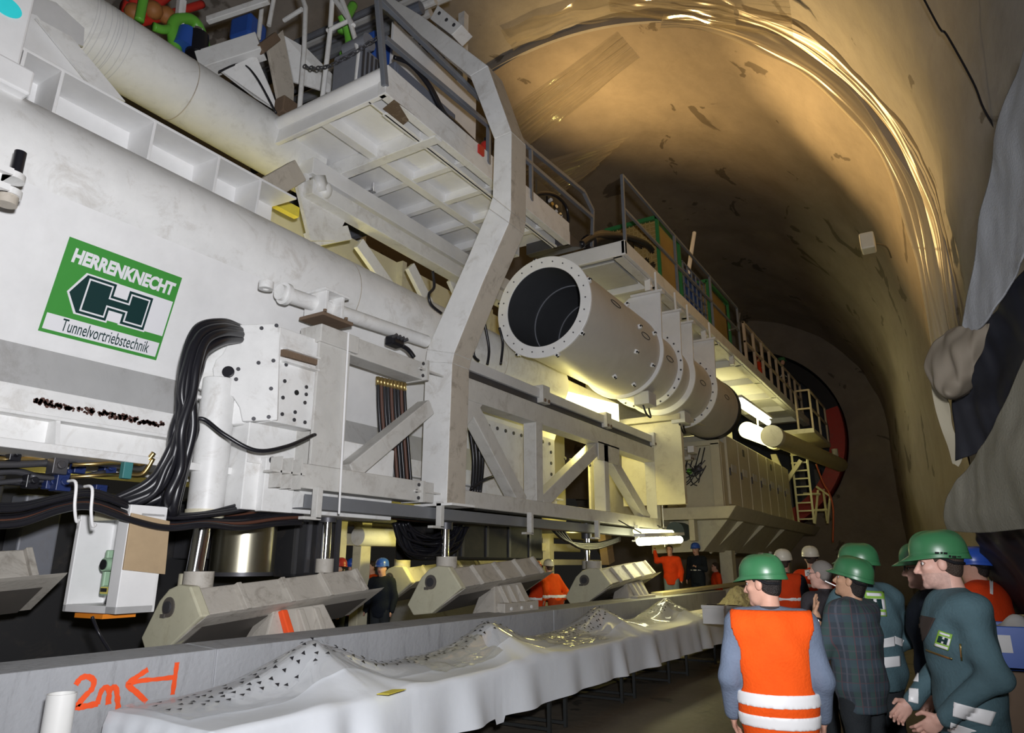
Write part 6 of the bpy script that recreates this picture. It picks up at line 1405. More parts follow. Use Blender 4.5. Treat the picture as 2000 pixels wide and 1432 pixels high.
    for p in hd:
        if isinstance(p, EL): p.c = p.c*s+hc; p.r = p.r*s
        else: p.a = p.a*s+hc; p.b = p.b*s+hc; p.ra *= s; p.rb *= s
    neck = [RC(nb, hc+(Mh@n3((0, -0.025, -0.06)))*s, 0.062*s, 0.056*s, 0.03)]
    hp = []; finebox = [(hc-0.14*s, hc+0.14*s)]
    for w, e, sd, c, on in ((lw, le, 1, curl[0], hands[0]), (rw, re, -1, curl[1], hands[1])):
        if not on: continue
        d = (w-e); nn = n3((1, 0, 0))*(1 if sd == 1 else -1) if hand_n is None or (sd == 1 and hand_n[0] is None) or (sd == -1 and hand_n[1] is None) else n3(hand_n[0] if sd == 1 else hand_n[1])
        hp += hand_prims(w, d, nn, sd*-1 if sd == 1 else 1, c, s); 
        if fine: finebox.append((w-0.13*s+d/np.linalg.norm(d)*0.08, w+0.13*s+d/np.linalg.norm(d)*0.08))
    hb = 0.010 if fine else 0.02*q
    body_p = [p.grow(-0.012) for p in torso+arms+lg]+[p.grow(-0.008) for p in feet]+neck+hd+hp
    if sleeve[0] < 0.6: body_p += [arms[1]]
    if sleeve[1] < 0.6: body_p += [arms[3]]
    MhT = Mh.T
    def zones(C):
        L = (C-hc)@Mh/s; z = np.zeros(len(C), int)
        jaw = (L[:, 2] < -0.045) & (L[:, 2] > -0.14) & (L[:, 1] > -0.03) & (np.abs(L[:, 0]) < 0.085)
        if stub: z[jaw] = 1
        z[(np.abs(L[:, 0]) < 0.024) & (L[:, 1] > 0.082) & (L[:, 2] < -0.058) & (L[:, 2] > -0.081)] = 2
        z[(np.hypot(np.abs(L[:, 0])-0.0365, L[:, 2]-0.007) < 0.017) & (L[:, 1] > 0.05)] = 4
        z[(np.abs(L[:, 0]) < 0.054) & (np.abs(L[:, 0]) > 0.014) & (L[:, 1] > 0.05) & (L[:, 2] < 0.037) & (L[:, 2] > 0.026)] = 3
        return z
    body = sdf_obj('body', body_p, [skin, STUB, LIP, hair or HAIRG, LID], r, hb*1.3, finebox if fine else (), 0.0048 if fine else hb, post=zones)
    def hpnt(p): return Vector(hc+(Mh@n3(p))*s)
    if fine:
        for e in (-1, 1):
            mb = MB(); mb.ball(hpnt((e*0.0355, 0.0745, 0.006)), 0.0122*s, 16); eo = mb.build('eye', EYEW, r, smooth=True)
            mb = MB(); mb.ball(hpnt((e*0.0355, 0.0824, 0.006)), 0.0076*s, 12); mb.build('iris', EYED, eo, smooth=True)
        mb = MB(); mb.tube(bez([hpnt((-0.027, 0.080, -0.067)), hpnt((-0.014, 0.0925, -0.0705)), hpnt((0, 0.0965, -0.0705)), hpnt((0.014, 0.0925, -0.0705)), hpnt((0.027, 0.080, -0.067))], 5), 0.0022, 6); mb.build('mouth', MOUTH, r, smooth=True)
    # hair
    if hair is not None:
        hh = 0.007 if fine else 0.014
        hairp = [EL((0, -0.016, 0.033), (0.083, 0.101, 0.095), 0.02), EL((0, -0.05, -0.03-hairlong*0.5), (0.064, 0.052, 0.055+hairlong), 0.02)]
        cut = [EL((0, 0.085, -0.03), (0.12, 0.085, 0.11), 0.01)]+[EL((e*0.085, 0.0, -0.015), (0.03, 0.03, 0.036), 0.01) for e in (-1, 1)]
        for grp in (hairp, cut):
            for i, p in enumerate(grp): p2 = p.xf(Mh, n3((0, 0, 0))); p2.c = p2.c*s+hc; p2.r = p2.r*s; grp[i] = p2
        sdf_obj('hair', hairp, hair, r, hh, sub=cut)
    if hat is not None: helmet(r, Mh*s, hc, hat)
    if glasses:
        mb = MB()
        for e in (-1, 1):
            mb.tube([hpnt((e*0.032+0.021*math.cos(t*0.5236), 0.106, 0.006+0.016*math.sin(t*0.5236))) for t in range(13)], 0.0022, 6); mb.tube([hpnt((e*0.053, 0.104, 0.01)), hpnt((e*0.078, 0.0, 0.012))], 0.002, 6)
        mb.build('glasses', DGREY, r, smooth=True)
    # clothes
    hcl = 0.011 if fine else 0.02*q; wr = 0.005 if fine else 0.0
    T = [p.grow(0.022+bulk) for p in torso[:-1]]+[RC(S_(0, -0.02, 1.385), S_(0, -0.012, 1.42), 0.085*s, 0.066*s, 0.05)]; Am = [RC(ls, le, (0.056+0.018)*s+bulk_arm, (0.044+0.020)*s+bulk_arm, 0.05), RC(le, le+(lw-le)*sleeve[0], (0.044+0.019)*s+bulk_arm, (0.030+0.018)*s+bulk_arm, 0.03), RC(rs, re, (0.056+0.018)*s+bulk_arm, (0.044+0.020)*s+bulk_arm, 0.05), RC(re, re+(rw-re)*sleeve[1], (0.044+0.019)*s+bulk_arm, (0.030+0.018)*s+bulk_arm, 0.03)]
    skirt = [RC(S_(0, 0, 1.1), S_(0, 0, 0.50), 0.155*s+bulk, 0.165*s+bulk, 0.05, sy=1.25)]
    coat = T+Am+skirt
    tp = sdf_obj('jacket', coat, top, r, hcl, clip={2: (hem*s, 3)}, wr=wr if vest is None else wr*0.3, wseed=H*40+rz, wf=1.2)
    col_p = [RC(S_(0, -0.012, 1.435), S_(0, -0.005, 1.475), 0.078*s, 0.07*s, 0.02)]
    sdf_obj('collar', col_p, collar or top, r, 0.009 if fine else 0.02, sub=[RC(S_(0, 0.03, 1.46), S_(0, 0.075, 1.62), 0.062*s, 0.09*s)], clip={2: (1.40*s, 1.495*s)})
    objs = {'root': r, 'jacket': tp, 'body': body}
    for i, (z0, z1, part) in enumerate(bands or []):
        pr = {'torso': T+skirt, 'larm': Am[:2], 'rarm': Am[2:], 'all': coat}[part]
        sdf_obj('reflective_band', [p.grow(0.006) for p in pr], REFL, r, hcl*0.8, clip={2: (z0*s, z1*s)}, wr=wr, wseed=H*40+rz, wf=1.2)
    if vest is not None:
        V_ = [p.grow(0.038+bulk) for p in torso]+[p.grow(0.024) for p in skirt]
        vo = sdf_obj('vest', V_, vest, r, hcl, clip={2: (vhem*s, 1.475*s), 0: (-0.215*s-bulk, 0.215*s+bulk)}, sub=[RC(ls+n3((-0.03, 0, -0.05))*s, le, 0.088*s, 0.09*s), RC(rs+n3((0.03, 0, -0.05))*s, re, 0.088*s, 0.09*s), RC(S_(0, 0.05, 1.36), S_(0, 0.25, 1.48), 0.06*s, 0.1*s)] if fine else None, wr=wr*0.8, wseed=3+H*30, wf=1.0)
        objs['vest'] = vo
        for z0, z1 in vbands or []: sdf_obj('reflective_band', [p.grow(0.006) for p in V_], REFL, r, hcl*0.8, clip={2: (z0*s, z1*s), 0: (-0.215*s-bulk-.01, 0.215*s+bulk+.01)}, wr=wr*0.8, wseed=3+H*30, wf=1.0)
    sdf_obj('trousers', [torso[0].grow(0.014)]+[p.grow(0.018) for p in lg], legs, r, hcl*1.4, clip={2: (0.07*s, 1.0*s)}, wr=wr)
    sdf_obj('boots', [p.grow(0.012) for p in feet]+[RC(a+n3((0, -0.02, -0.03))*s, a+n3((0, -0.01, 0.08))*s, 0.055*s, 0.055*s, 0.03) for a in (lan, ran)], BOOT, r, hcl*1.3, clip={2: (0.0, 0.6)})
    return objs
def spot_at(px, py, d):
    r_ = ray(px, py); v = r_*(d/F_PX); return Vector((v.x, v.y, 0))
def patch(objs, key, corners, m, name, n=14, off=0.006, parent=None, holes=None):
    """sew a piece on the cloth: the four corners lie where the photo shows it on the garment"""
    o = objs[key]; bpy.context.view_layer.update(); Mw = o.matrix_world; Mi = Mw.inverted()
    me = o.data; bvh = BVHTree.FromPolygons([Mw@v.co for v in me.vertices], [tuple(p.vertices) for p in me.polygons])
    c0 = Vector((0, 0, CAM_Z)); pts = []
    for j in range(n):
        for i in range(n):
            u, v = i/(n-1), j/(n-1)
            x = (corners[0][0]*(1-u)+corners[1][0]*u)*(1-v)+(corners[3][0]*(1-u)+corners[2][0]*u)*v
            y = (corners[0][1]*(1-u)+corners[1][1]*u)*(1-v)+(corners[3][1]*(1-u)+corners[2][1]*u)*v
            h = bvh.ray_cast(c0, ray(x, y).normalized())
            pts.append(None if h[0] is None else h[0]+h[1].normalized()*off*(1 if h[1].dot(h[0]-c0) < 0 else -1))
    mb = MB(); idx = {}
    for k, p in enumerate(pts):
        if p is not None: idx[k] = len(mb.v); mb.v.append(p)
    for j in range(n-1):
        for i in range(n-1):
            f = (j*n+i, j*n+i+1, (j+1)*n+i+1, (j+1)*n+i)
            if all(k in idx for k in f):
                q4 = [mb.v[idx[k]] for k in f]
                if max((q4[a]-q4[(a+1) % 4]).length for a in range(4)) < 0.12: mb.f.append(tuple(idx[k] for k in f)); mb.m.append(0)
    if not mb.f: print('patch missed', name); return None
    me2 = bpy.data.meshes.new(name); pm = parent if parent is not None else objs['root']
    Ri = objs['root'].matrix_world.inverted(); me2.from_pydata([Ri@v for v in mb.v], [], mb.f); me2.materials.append(m)
    ob = bpy.data.objects.new(name, me2); COL.objects.link(ob); ob.parent = pm
    me2.polygons.foreach_set('use_smooth', [True]*len(me2.polygons))
    md = ob.modifiers.new('Solidify', 'SOLIDIFY'); md.thickness = 0.004; md.offset = 0
    return ob
def deg(a): return math.radians(a)

# ---- the group at the lower right
A = person('man in orange vest seen from behind, green helmet, two wide silver bands', spot_at(1497, 1130, 3.95), deg(15), 1.66, head=(deg(62), deg(-4), 0), hat=HGREEN, top=DENIM, vest=ORANGE, vbands=[(0.965, 1.035), (0.855, 0.92)], hem=0.66, vhem=0.64, hair=HAIRD, collar=DARKG, bulk=0.012, larm=((-0.255, -0.03, 1.10), (-0.255, 0.10, 0.88)), rarm=((0.245, -0.03, 1.10), (0.24, 0.10, 0.88)), skin=SKIN)
B = person('man in dark plaid shirt and green helmet, raising a cigarette to his mouth', spot_at(1655, 1130, 4.85), deg(66), 1.66, head=(deg(12), deg(16), 0), hat=HGREEN, top=PLAID, hem=0.74, hair=HAIRD, hairlong=0.03, skin=SKINT, bulk=0.02, larm=((-0.25, 0.12, 1.13), (-0.14, 0.20, 1.36)), sleeve=(0.15, 0.9), rarm=((0.24, 0.03, 1.11), (0.16, 0.22, 1.05)), curl=(0.25, 0.6), hand_n=((0.5, -0.6, 0.2), None), legs=TROUSER)
C = person('man in teal jacket with green emblem on his back, behind the plaid shirt', spot_at(1680, 1105, 5.1), deg(38), 1.75, head=(deg(38), deg(2), 0), hat=HGREEN, top=NAVY if False else TEAL, hem=0.80, hair=HAIRD, bulk=0.035, skin=SKIN, larm=((-0.28, 0.08, 1.12), (-0.2, 0.22, 1.05)), rarm=((0.30, 0.0, 1.13), (0.24, 0.2, 1.0)))
E_ = person('man in teal jacket and green helmet, smiling towards the left, front right', spot_at(1852, 1110, 3.75), deg(108), 1.78, head=(deg(-14), deg(-3), 0), hat=HGREEN, top=TEAL, hem=0.62, hair=HAIRB, skin=SKINP, stub=True, bulk=0.02, larm=((-0.27, -0.04, 1.10), (-0.20, 0.20, 0.90)), rarm=((0.27, 0.0, 1.10), (0.20, 0.23, 0.90)), legs=TEAL, collar=TEAL)
Fm = person('man with green helmet and glasses half hidden behind the smiling man', spot_at(1808, 1095, 4.7), deg(95), 1.74, head=(deg(-6), deg(0), 0), hat=HGREEN, top=NAVY, hair=HAIRB, skin=SKINP, glasses=True, bulk=0.02)
D_ = person('bareheaded grey man with glasses at the back, left of the helmeted men', spot_at(1605, 1098, 6.2), deg(50), 1.68, head=(deg(25), 0, 0), hat=None, top=DARKG, hair=HAIRG, skin=SKINP, glasses=True)
G = person('person in orange jacket and blue helmet at the right edge', spot_at(1908, 1100, 5.7), deg(70), 1.74, head=(deg(20), 0, 0), hat=HBLUE, top=ORANGER, hair=HAIRD, bulk=0.05, hem=0.7, q=1.3)
H1 = person('worker with white helmet, orange vest and orange trousers, seen from behind', spot_at(1530, 1100, 9.6), deg(5), 1.80, hat=HWHITE, top=NAVY, vest=ORANGER, vbands=[(1.12, 1.18), (0.98, 1.04)], vhem=0.85, legs=ORT, q=1.3)
H2 = person('worker with white helmet and L shaped silver strip on orange vest, seen from behind', spot_at(1584, 1092, 10.4), deg(15), 1.86, hat=HWHITE, top=ORANGER, vest=ORANGER, vbands=[(1.22, 1.28), (0.98, 1.04)], vhem=0.85, legs=TROUSER, q=1.3)
far_z = 0.36
st_ = thing('concrete_step', 'low concrete step under the two men beyond the table end', 'step', (-6.0, 17.6, 0)); mb = MB(); mb.box((-6.7, 16.9, 0.0), (-5.38, 18.45, 0.36)); mb.build('slab', CONC, st_, bevel=0.02)
I1 = person('man in open orange jacket and light jeans standing beyond the table, arm raised', Vector((-6.08, 17.3, far_z)), deg(190), 1.74, top=ORANGER, legs=JEANS, hair=HAIRB, rarm=((0.34, 0.0, 1.35), (0.36, 0.1, 1.6)), q=1.3)
I2 = person('man in dark overalls and blue helmet standing beyond the table', Vector((-5.66, 18.1, far_z)), deg(170), 1.76, hat=HBLUE, top=NAVY, legs=NAVY, bands=[(1.1, 1.14, 'torso')], larm=((-0.28, 0.12, 1.14), (-0.14, 0.28, 1.2)), q=1.3)
I3 = person('worker in red jacket with silver arm band behind the dark overalls man', Vector((-5.62, 19.6, 0)), deg(120), 1.68, top=ORANGER, bands=[(1.05, 1.15, 'larm')], q=1.5)
J1 = person('stooping worker in bright orange jacket with silver hem bands, beyond the second shoe', spot_at(1085, 1120, 15.0), deg(60), 1.70, hat=HWHITE, lean=0.5, top=ORANGE, bands=[(0.95, 1.03, 'all')], legs=ORT, q=1.5, hem=0.9)
J2 = person('worker in orange with silver bands half hidden left of the stooping worker', spot_at(1049, 1118, 15.5), deg(40), 1.66, top=NAVY, vest=ORANGER, vbands=[(0.9, 0.98)], hat=HRED, q=1.5)
far_people = [(665, 1100, 11.5, HRED, NAVY, 'person with red helmet in the dark below the truss, left of the others'), (690, 1103, 12.5, HBLUE, ORANGER, 'person in orange with blue helmet below the truss, beside the red helmet'), (710, 1108, 13.0, HRED, ORANGER, 'person in red-orange jacket in the middle of the dim group below the truss'), (728, 1100, 14.0, None, ORANGE, 'person in bright orange jacket at the back of the dim group'), (748, 1098, 12.0, HBLUE, NAVY, 'person in dark clothes with blue helmet, rightmost of the dim group'), (113, 1100, 7.5, HWHITE, ORANGER, 'person with white helmet and red jacket at the left, beside the instrument box'), (60, 1100, 8.5, HRED, ORANGER, 'person in red half hidden in the dark at the left edge')]
for i, (px, py, d_, ht, tp_, lab) in enumerate(far_people):
    person(lab, spot_at(px, py, d_), deg(160+40*math.sin(i*2.1)), 1.70, hat=ht, top=tp_, q=1.6, bands=[(1.1, 1.16, 'torso')] if i in (2, 5) else None)
K1 = person('worker in orange jacket with silver bands leaning on the rail of the walkway', Vector((-5.3, 26.0, 7.46)), deg(-60), 1.70, top=ORANGER, bands=[(0.95, 1.03, 'torso'), (1.2, 1.26, 'torso'), (1.0, 1.08, 'larm')], hat=HRED, q=1.5)
K2 = person('worker in dark clothes and green helmet standing on the far walkway', Vector((-4.66, 27.2, 7.46)), deg(-80), 1.8, top=NAVY, bands=[(0.98, 1.05, 'torso'), (1.0, 1.06, 'rarm'), (0.88, 0.95, 'larm')], hat=HGREEN, q=1.5)

# ---- things sewn on or held
def badge(objs, key, c, name='badge'):
    b_ = patch(objs, key, c, mat('badge_green', (0.25, 0.48, 0.06), 0.6), name, 10, 0.008)
    if b_ is None: return
    def sub(u0, u1, v0, v1, m, off):
        def B(u, v):
            return ((c[0][0]*(1-u)+c[1][0]*u)*(1-v)+(c[3][0]*(1-u)+c[2][0]*u)*v, (c[0][1]*(1-u)+c[1][1]*u)*(1-v)+(c[3][1]*(1-u)+c[2][1]*u)*v)
        patch(objs, key, [B(u0, v0), B(u1, v0), B(u1, v1), B(u0, v1)], m, 'badge_mark', 6, off, parent=b_)
    sub(0.30, 0.97, 0.30, 0.72, SWHITE, 0.010); sub(0.05, 0.95, 0.82, 0.96, SWHITE, 0.010); sub(0.12, 0.85, 0.08, 0.2, SWHITE, 0.010)
    sub(0.15, 0.42, 0.32, 0.7, SDARK, 0.013); sub(0.42, 0.58, 0.45, 0.58, SDARK, 0.013); sub(0.58, 0.82, 0.32, 0.7, SDARK, 0.013)
badge(C, 'jacket', [(1686, 1154), (1725, 1157), (1731, 1204), (1692, 1204)], 'back_badge')
for c in ([(1717, 1249), (1746, 1243), (1747, 1262), (1717, 1266)], [(1746, 1242), (1766, 1250), (1760, 1263), (1747, 1258)], [(1711, 1286), (1757, 1281), (1758, 1301), (1710, 1307)]): patch(C, 'jacket', c, REFL, 'reflective_band')
badge(E_, 'jacket', [(1835, 1231), (1862, 1240), (1854, 1271), (1826, 1261)], 'chest_badge')
patch(E_, 'jacket', [(1811, 1268), (1862, 1286), (1861, 1289), (1811, 1271)], BRASS, 'pocket_zip', 8)
patch(E_, 'jacket', [(1876, 1258), (1879, 1258), (1881, 1290), (1878, 1290)], BRASS, 'zip_puller', 5)
for c in ([(1864, 1372), (1944, 1391), (1933, 1417), (1860, 1398)], [(1856, 1410), (1925, 1432), (1900, 1450), (1853, 1428)], [(1783, 1306), (1796, 1306), (1795, 1333), (1782, 1332)], [(1777, 1346), (1794, 1346), (1792, 1374), (1775, 1370)]): patch(E_, 'jacket', c, REFL, 'reflective_band')
patch(E_, 'jacket', [(1788, 1200), (1828, 1208), (1812, 1240), (1798, 1262)], mat('brown_sweater', (0.05, 0.035, 0.03), 0.9), 'undershirt', 14, 0.004)
for c in ([(1891, 1164), (1926, 1174), (1924, 1187), (1892, 1178)], [(1932, 1135), (1939, 1134), (1938, 1162), (1933, 1160)]): patch(G, 'jacket', c, REFL, 'reflective_band')
patch(H2, 'vest', [(1569, 1088), (1577, 1086), (1583, 1125), (1573, 1126)], REFL, 'reflective_band')
# stencilled marks on the front right helmet, cigarette and wrist watch
bpy.context.view_layer.update()
def hat_of(objs): return [c for c in objs['root'].children if c.name.startswith('helmet')][0]
E_['helmet'] = hat_of(E_)
for x0_, x1_, y_ in ((1826, 1834, 1078), (1837, 1841, 1078), (1843, 1850, 1079), (1853, 1857, 1085), (1859, 1867, 1086), (1869, 1876, 1087)):
    patch(E_, 'helmet', [(x0_, y_), (x1_, y_+0.5), (x1_, y_+4.5), (x0_, y_+4)], BLACKC, 'stencil_mark', 3, 0.004, parent=E_['helmet'])
Bm = B['root'].matrix_world; sB = 1.66/1.75
lw = Bm@(Vector((-0.14, 0.20, 1.36))*sB); le = Bm@(Vector((-0.25, 0.12, 1.13))*sB); dd = (lw-le).normalized()
wt = thing('wrist_watch', 'dark wrist watch on the raised left wrist of the man in plaid', 'watch', lw-dd*0.03)
mb = MB(); mb.ring(lw-dd*0.045, dd, 0.031, 0.036, 0.022, 24); mb.build('strap', BLACKC, wt, smooth=35)
sd = (Vector((0, 0, CAM_Z))-lw).normalized(); mb = MB(); mb.cyl(lw-dd*0.034+sd*0.030, lw-dd*0.034+sd*0.042, 0.016, n=16); mb.build('case', CHROME, wt, smooth=35)
Mh = rotm(deg(12), deg(16), 0); nb = n3((0, -0.015, 1.43)); hcB = nb+n3((0, 0.03, 0))+Mh@n3((0, 0.012, 0.19))
m0 = Bm@(Vector(hcB+Mh@n3((-0.012, 0.088, -0.069)))*sB); m1 = Bm@(Vector(hcB+Mh@n3((-0.02, 0.175, -0.055)))*sB)
cg = thing('cigarette', 'white cigarette in the mouth of the man in the plaid shirt', 'cigarette', m0)
mb = MB(); mb.cyl(m0, m1, 0.0045, n=10); mb.build('paper', REFL, cg, smooth=35)
mb = MB(); mb.cyl(m1, m1+(m1-m0).normalized()*0.008, 0.0043, n=10); mb.build('ash', DGREY, cg)
# ================================================================== sheets on the right wall and films along the arch
def sheet(rows, nu=40, nv=60, amp=0.02, fr=3.0, seed=0.0):
    """smooth hanging sheet through rows of points (pixel, pixel, depth Y)"""
    R = [[P(a, b, Y=y) for a, b, y in row] for row in rows]
    R2 = []
    for row in R:
        c = bez(row, 12); L = len(c)-1
        R2.append([c[int(round(i*L/(nu-1)))] if L >= nu else c[0].lerp(c[-1], 0) if False else c[min(L, int(i*L/(nu-1)))].lerp(c[min(L, int(i*L/(nu-1))+1)], (i*L/(nu-1)) % 1) for i in range(nu)])
    colsx = [bez([r[i] for r in R2], 12) for i in range(nu)]
    L = len(colsx[0])-1; mb = MB(); vs = []
    for j in range(nv):
        t = j*L/(nv-1); k = min(L, int(t)); k2 = min(L, k+1); f = t-k
        for i in range(nu):
            p = colsx[i][k].lerp(colsx[i][k2], f)
            d = amp*(noise.noise(p*fr+Vector((seed, 0, 0)))+0.6*noise.noise(Vector((p.x*fr*3, p.y*fr*3, p.z*fr*0.6+seed))))
            vs.append(p+Vector((-0.7*d, -0.7*d, 0)))
    mb.add(vs, [(j*nu+i, j*nu+i+1, (j+1)*nu+i+1, (j+1)*nu+i) for j in range(nv-1) for i in range(nu-1)])
    return mb
FAB = mat('grey_geotextile', (0.30, 0.31, 0.33), 0.9, dirt=0.6, dirt_col=(0.14, 0.14, 0.15), scale=5, bump=0.3, bscale=60, streak=3)
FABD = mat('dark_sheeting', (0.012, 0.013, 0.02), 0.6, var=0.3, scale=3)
FABB = mat('brown_grey_sheet', (0.20, 0.17, 0.13), 0.75, dirt=0.4, scale=4, streak=4)
o = sheet([[(2003, 90, 5.2), (2080, 60, 4.6)], [(1950, 250, 5.4), (2080, 240, 4.6)], [(1920, 390, 5.6), (1990, 385, 5.2), (2080, 350, 4.6)], [(1902, 520, 5.75), (1960, 500, 5.4), (2040, 430, 4.9)], [(1880, 650, 5.9), (1928, 628, 5.6), (2010, 480, 5.1)]], amp=0.03).build('grey_sheet', FAB, smooth=True, solid=0.012)
tag(o, 'large grey fabric sheet hanging from the right wall at the right edge, upper piece', 'fabric sheet')
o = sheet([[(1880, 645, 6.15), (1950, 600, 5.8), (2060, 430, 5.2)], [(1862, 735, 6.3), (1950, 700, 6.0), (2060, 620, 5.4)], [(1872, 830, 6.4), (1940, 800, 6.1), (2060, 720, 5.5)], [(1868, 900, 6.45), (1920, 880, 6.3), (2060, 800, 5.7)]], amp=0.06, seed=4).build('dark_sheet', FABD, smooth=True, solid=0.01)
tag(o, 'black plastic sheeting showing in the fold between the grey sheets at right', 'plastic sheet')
o = sheet([[(1868, 640, 5.95), (1930, 632, 5.7)], [(1826, 668, 6.0), (1885, 690, 5.75), (1925, 690, 5.8)], [(1815, 715, 6.05), (1850, 745, 5.8), (1900, 735, 5.8)], [(1822, 745, 6.1), (1855, 775, 5.8), (1885, 765, 6.0)], [(1836, 770, 6.2), (1856, 780, 6.2), (1862, 778, 6.25)]], amp=0.07, fr=4.0, seed=8).build('rolled_sheet', FABB, smooth=True, solid=0.01)
tag(o, 'brownish rolled end of sheeting bulging out left of the black fold', 'rolled sheet')
o = sheet([[(1812, 690, 6.3), (1830, 745, 6.25)], [(1820, 760, 6.35), (1856, 790, 6.3)], [(1842, 840, 6.4), (1868, 840, 6.4)], [(1858, 900, 6.5), (1880, 885, 6.45)], [(1862, 905, 6.5), (1872, 912, 6.5)]], amp=0.03, seed=12).build('sheet_flap', mat('pale_sheet', (0.42, 0.38, 0.28), 0.7, streak=3), smooth=True, solid=0.008)
tag(o, 'pale narrow flap of sheeting hanging below the brownish roll', 'sheet flap')
o = sheet([[(2003, 700, 5.0), (2080, 640, 4.6)], [(1952, 815, 5.3), (2010, 790, 5.0), (2080, 760, 4.6)], [(1895, 905, 5.6), (1960, 890, 5.2), (2080, 860, 4.6)], [(1856, 965, 5.8), (1930, 960, 5.4), (2080, 930, 4.6)], [(1846, 1005, 5.85), (1930, 1000, 5.4), (2080, 985, 4.7)], [(1852, 1036, 5.9), (1930, 1040, 5.5), (2080, 1020, 4.8)]], amp=0.03, seed=16).build('lower_sheet', mat('olive_grey_fabric', (0.20, 0.19, 0.15), 0.85, dirt=0.5, dirt_col=(0.15, 0.14, 0.10), scale=4, bump=0.3, bscale=60, streak=5), smooth=True, solid=0.012)
tag(o, 'olive grey fabric sheet bulging from the right wall above the blue helmet, lower piece', 'fabric sheet')
o = sheet([[(1900, 1030, 6.6), (2080, 1010, 5.4)], [(1925, 1110, 7.2), (2080, 1100, 5.8)], [(1950, 1200, 7.8), (2080, 1200, 6.2)]], amp=0.05, seed=20).build('dark_sheet', FABD, smooth=True, solid=0.01)  # added sheet: its black carries the shade on the wall under the fabric
tag(o, 'added black sheet standing in for the shaded wall below the olive grey sheet', 'plastic sheet')
# film strip that runs along the edge of the inner lining
CREAMF = film('cream_film', (0.92, 0.82, 0.62), 0.92, 0.4, 0.6)
GOLDF = film('golden_film', (0.80, 0.66, 0.42), 0.22, 0.10, 0.5)
def arch_strip(a0, a1, r0, r1, y0, y1, amp, seed, m, label, nu=260, nv=16):
    def f(u, v):
        a = a0+(a1-a0)*u; w = 0.75+0.5*nz(u*6, seed); vv = 0.5+(v-0.5)*w
        R = r0+(r1-r0)*vv+amp*nz(u*5, v*2.5, seed)+amp*0.35*nz(u*9, v*7, seed+3)
        y = y0+(y1-y0)*vv+amp*1.5*nz(u*4, v*5, seed+9)
        if a >= 0: return Vector((AXX+R*math.cos(a), y, AXZ+R*math.sin(a)))
        return Vector((AXX+R, y, AXZ+a*AXZ/0.86))
    mb = MB(); mb.grid(f, nu, nv); o = mb.build('film_strip', m, smooth=True); tag(o, label, 'plastic film')
arch_strip(-0.25, 1.10, 8.10, 8.52, 13.85, 13.70, 0.05, 2.0, CREAMF, 'bright cream plastic film strip running down the edge of the inner arch at right')
arch_strip(-0.30, 0.85, 8.46, 8.58, 13.6, 13.2, 0.06, 7.0, CREAMF, 'creased narrow film ribbon on the wall just right of the bright cream strip')
arch_strip(0.85, 1.62, 8.28, 8.55, 13.75, 12.9, 0.08, 13.0, film('clear_gold_film', (0.85, 0.75, 0.55), 0.30, 0.10, 0.5), 'loose shiny film hanging along the top of the arch')
def flat_film(c, y0, label, n=50, amp=0.10, seed=0):
    pts = [P(a, b, Y=y) for a, b, y in c]
    def f(u, v):
        p = (pts[0]*(1-u)+pts[1]*u)*(1-v)+(pts[3]*(1-u)+pts[2]*u)*v
        return p+Vector((0, -1, 0))*amp*(nz(u*1.5, v*9, seed)+0.7*nz(u*3, v*22, seed))
    mb = MB(); mb.grid(f, n, n*2); o = mb.build('film_sheet', GOLDF, smooth=True); tag(o, label, 'plastic film')
flat_film([(985, 225, 13.2), (1205, 60, 13.0), (1250, 112, 13.3), (1010, 300, 13.6)], 13, 'large golden see-through film sheet sticking out from the vault right of the portal', seed=3)
flat_film([(1010, 330, 13.4), (1230, 265, 13.4), (1150, 340, 13.7), (1040, 420, 13.7)], 13, 'faint see-through film sheet below the large golden film sheet', amp=0.06, seed=8)
flat_film([(1190, -40, 12.4), (1540, -20, 12.2), (1550, 75, 12.8), (1190, 20, 12.6)], 12, 'shiny film sheet across the top of the vault', amp=0.18, seed=14)
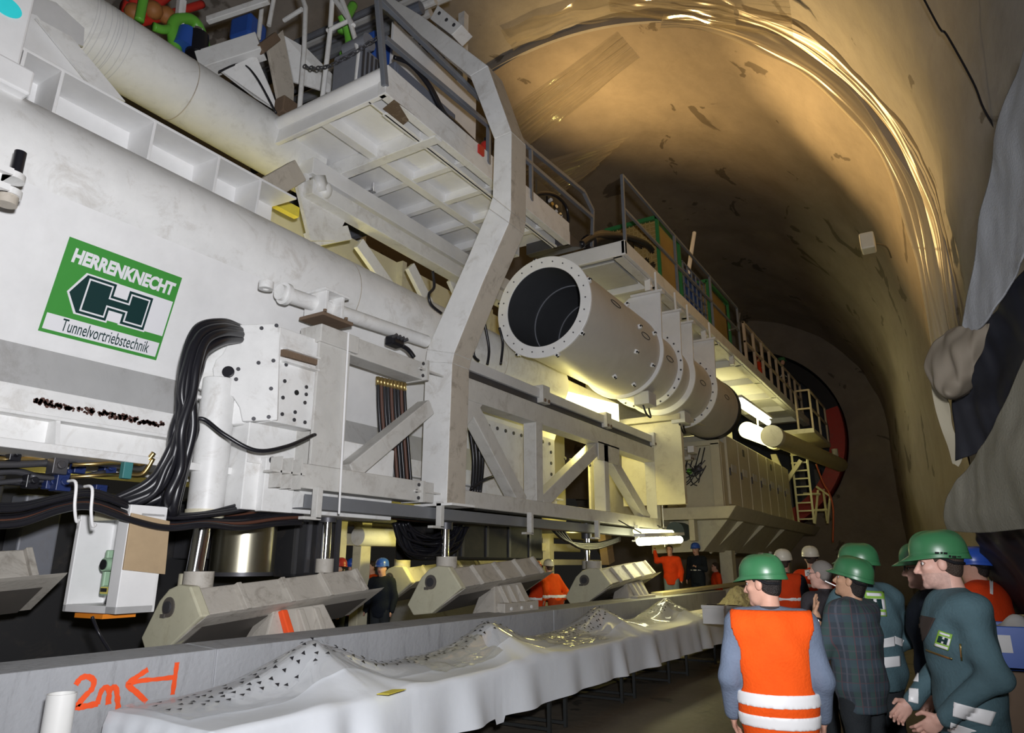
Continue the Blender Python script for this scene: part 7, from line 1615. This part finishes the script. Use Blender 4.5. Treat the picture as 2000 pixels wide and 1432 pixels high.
# thin cables on the upper right lining
for pts, lab in (([(1800, -10), (1835, 55), (1850, 70), (1900, 160), (1920, 210), (1943, 250)], 'thin dark cable running down the upper right lining'), ([(1725, 0), (1750, 30), (1775, 48)], 'short dark crack line at the top of the right lining')):
    if 'crack' in lab: continue
    w_ = []
    for a, b in pts:
        r_ = ray(a, b); t = 8.0/r_.y
        for _ in range(40):
            p = Vector((0, 0, CAM_Z))+r_*t
            d_ = math.hypot(p.x-AXX, p.z-AXZ)
            if d_ > R_NEAR-0.16: break
            t *= 1.02
        w_.append(p)
    mb = MB(); mb.tube(bez(w_, 6), 0.012, 6); tag(mb.build('wall_cable', BLACK), lab, 'cable')
# ---- blue crate on cardboard boxes at the right edge
cr0 = P(1955, 1240, Y=5.6)
kb = thing('cardboard_box', 'brown cardboard box on the floor under the blue crate', 'cardboard box', (cr0.x+0.02, 5.6, 0))
CARD = mat('cardboard', (0.22, 0.15, 0.10), 0.8)
mb = MB(); mb.box((cr0.x-0.1, 5.4, 0.0), (cr0.x+0.42, 5.9, 0.52)); mb.build('carton', CARD, kb, bevel=0.01)
kc = thing('cardboard_box', 'upper brown cardboard box directly beneath the blue crate', 'cardboard box', (cr0.x+0.02, 5.6, 0.52))
mb = MB(); mb.box((cr0.x-0.08, 5.42, 0.525), (cr0.x+0.40, 5.88, 1.02)); mb.build('carton', CARD, kc, bevel=0.01)
bc_ = thing('blue_crate', 'blue plastic crate with a pale label standing on cardboard boxes at the right edge', 'crate', (cr0.x, 5.6, 1.03))
x0, x1, y0, y1, z0, z1 = cr0.x-0.09, cr0.x+0.36, 5.4, 5.85, 1.03, 1.28
for a, b in (((x0, y0, z0), (x1, y0+0.02, z1)), ((x0, y1-0.02, z0), (x1, y1, z1)), ((x0, y0, z0), (x0+0.02, y1, z1)), ((x1-0.02, y0, z0), (x1, y1, z1)), ((x0, y0, z0), (x1, y1, z0+0.02))):
    mb = MB(); mb.box(a, b); mb.build('wall' if b[2] > z0+0.1 else 'bottom', BLUE, bc_, bevel=0.005)
mb = MB(); mb.box((x0+0.02, y0-0.006, z0+0.1), (x0+0.13, y0, z0+0.2)); mb.build('label_card', GREYW, bc_)
ppr = MB(); ppr.grid(lambda u, v: Vector((x0+0.06+0.25*u, y0+0.08+0.3*v, z1-0.03+0.09*math.exp(-((u-.5)/.3)**2-((v-.5)/.3)**2)+0.02*nz(u*5, v*5))), 12, 12)
tag(ppr.build('crumpled_paper', GREYW, smooth=True, solid=0.004), 'crumpled pale paper lying in the blue crate', 'paper')
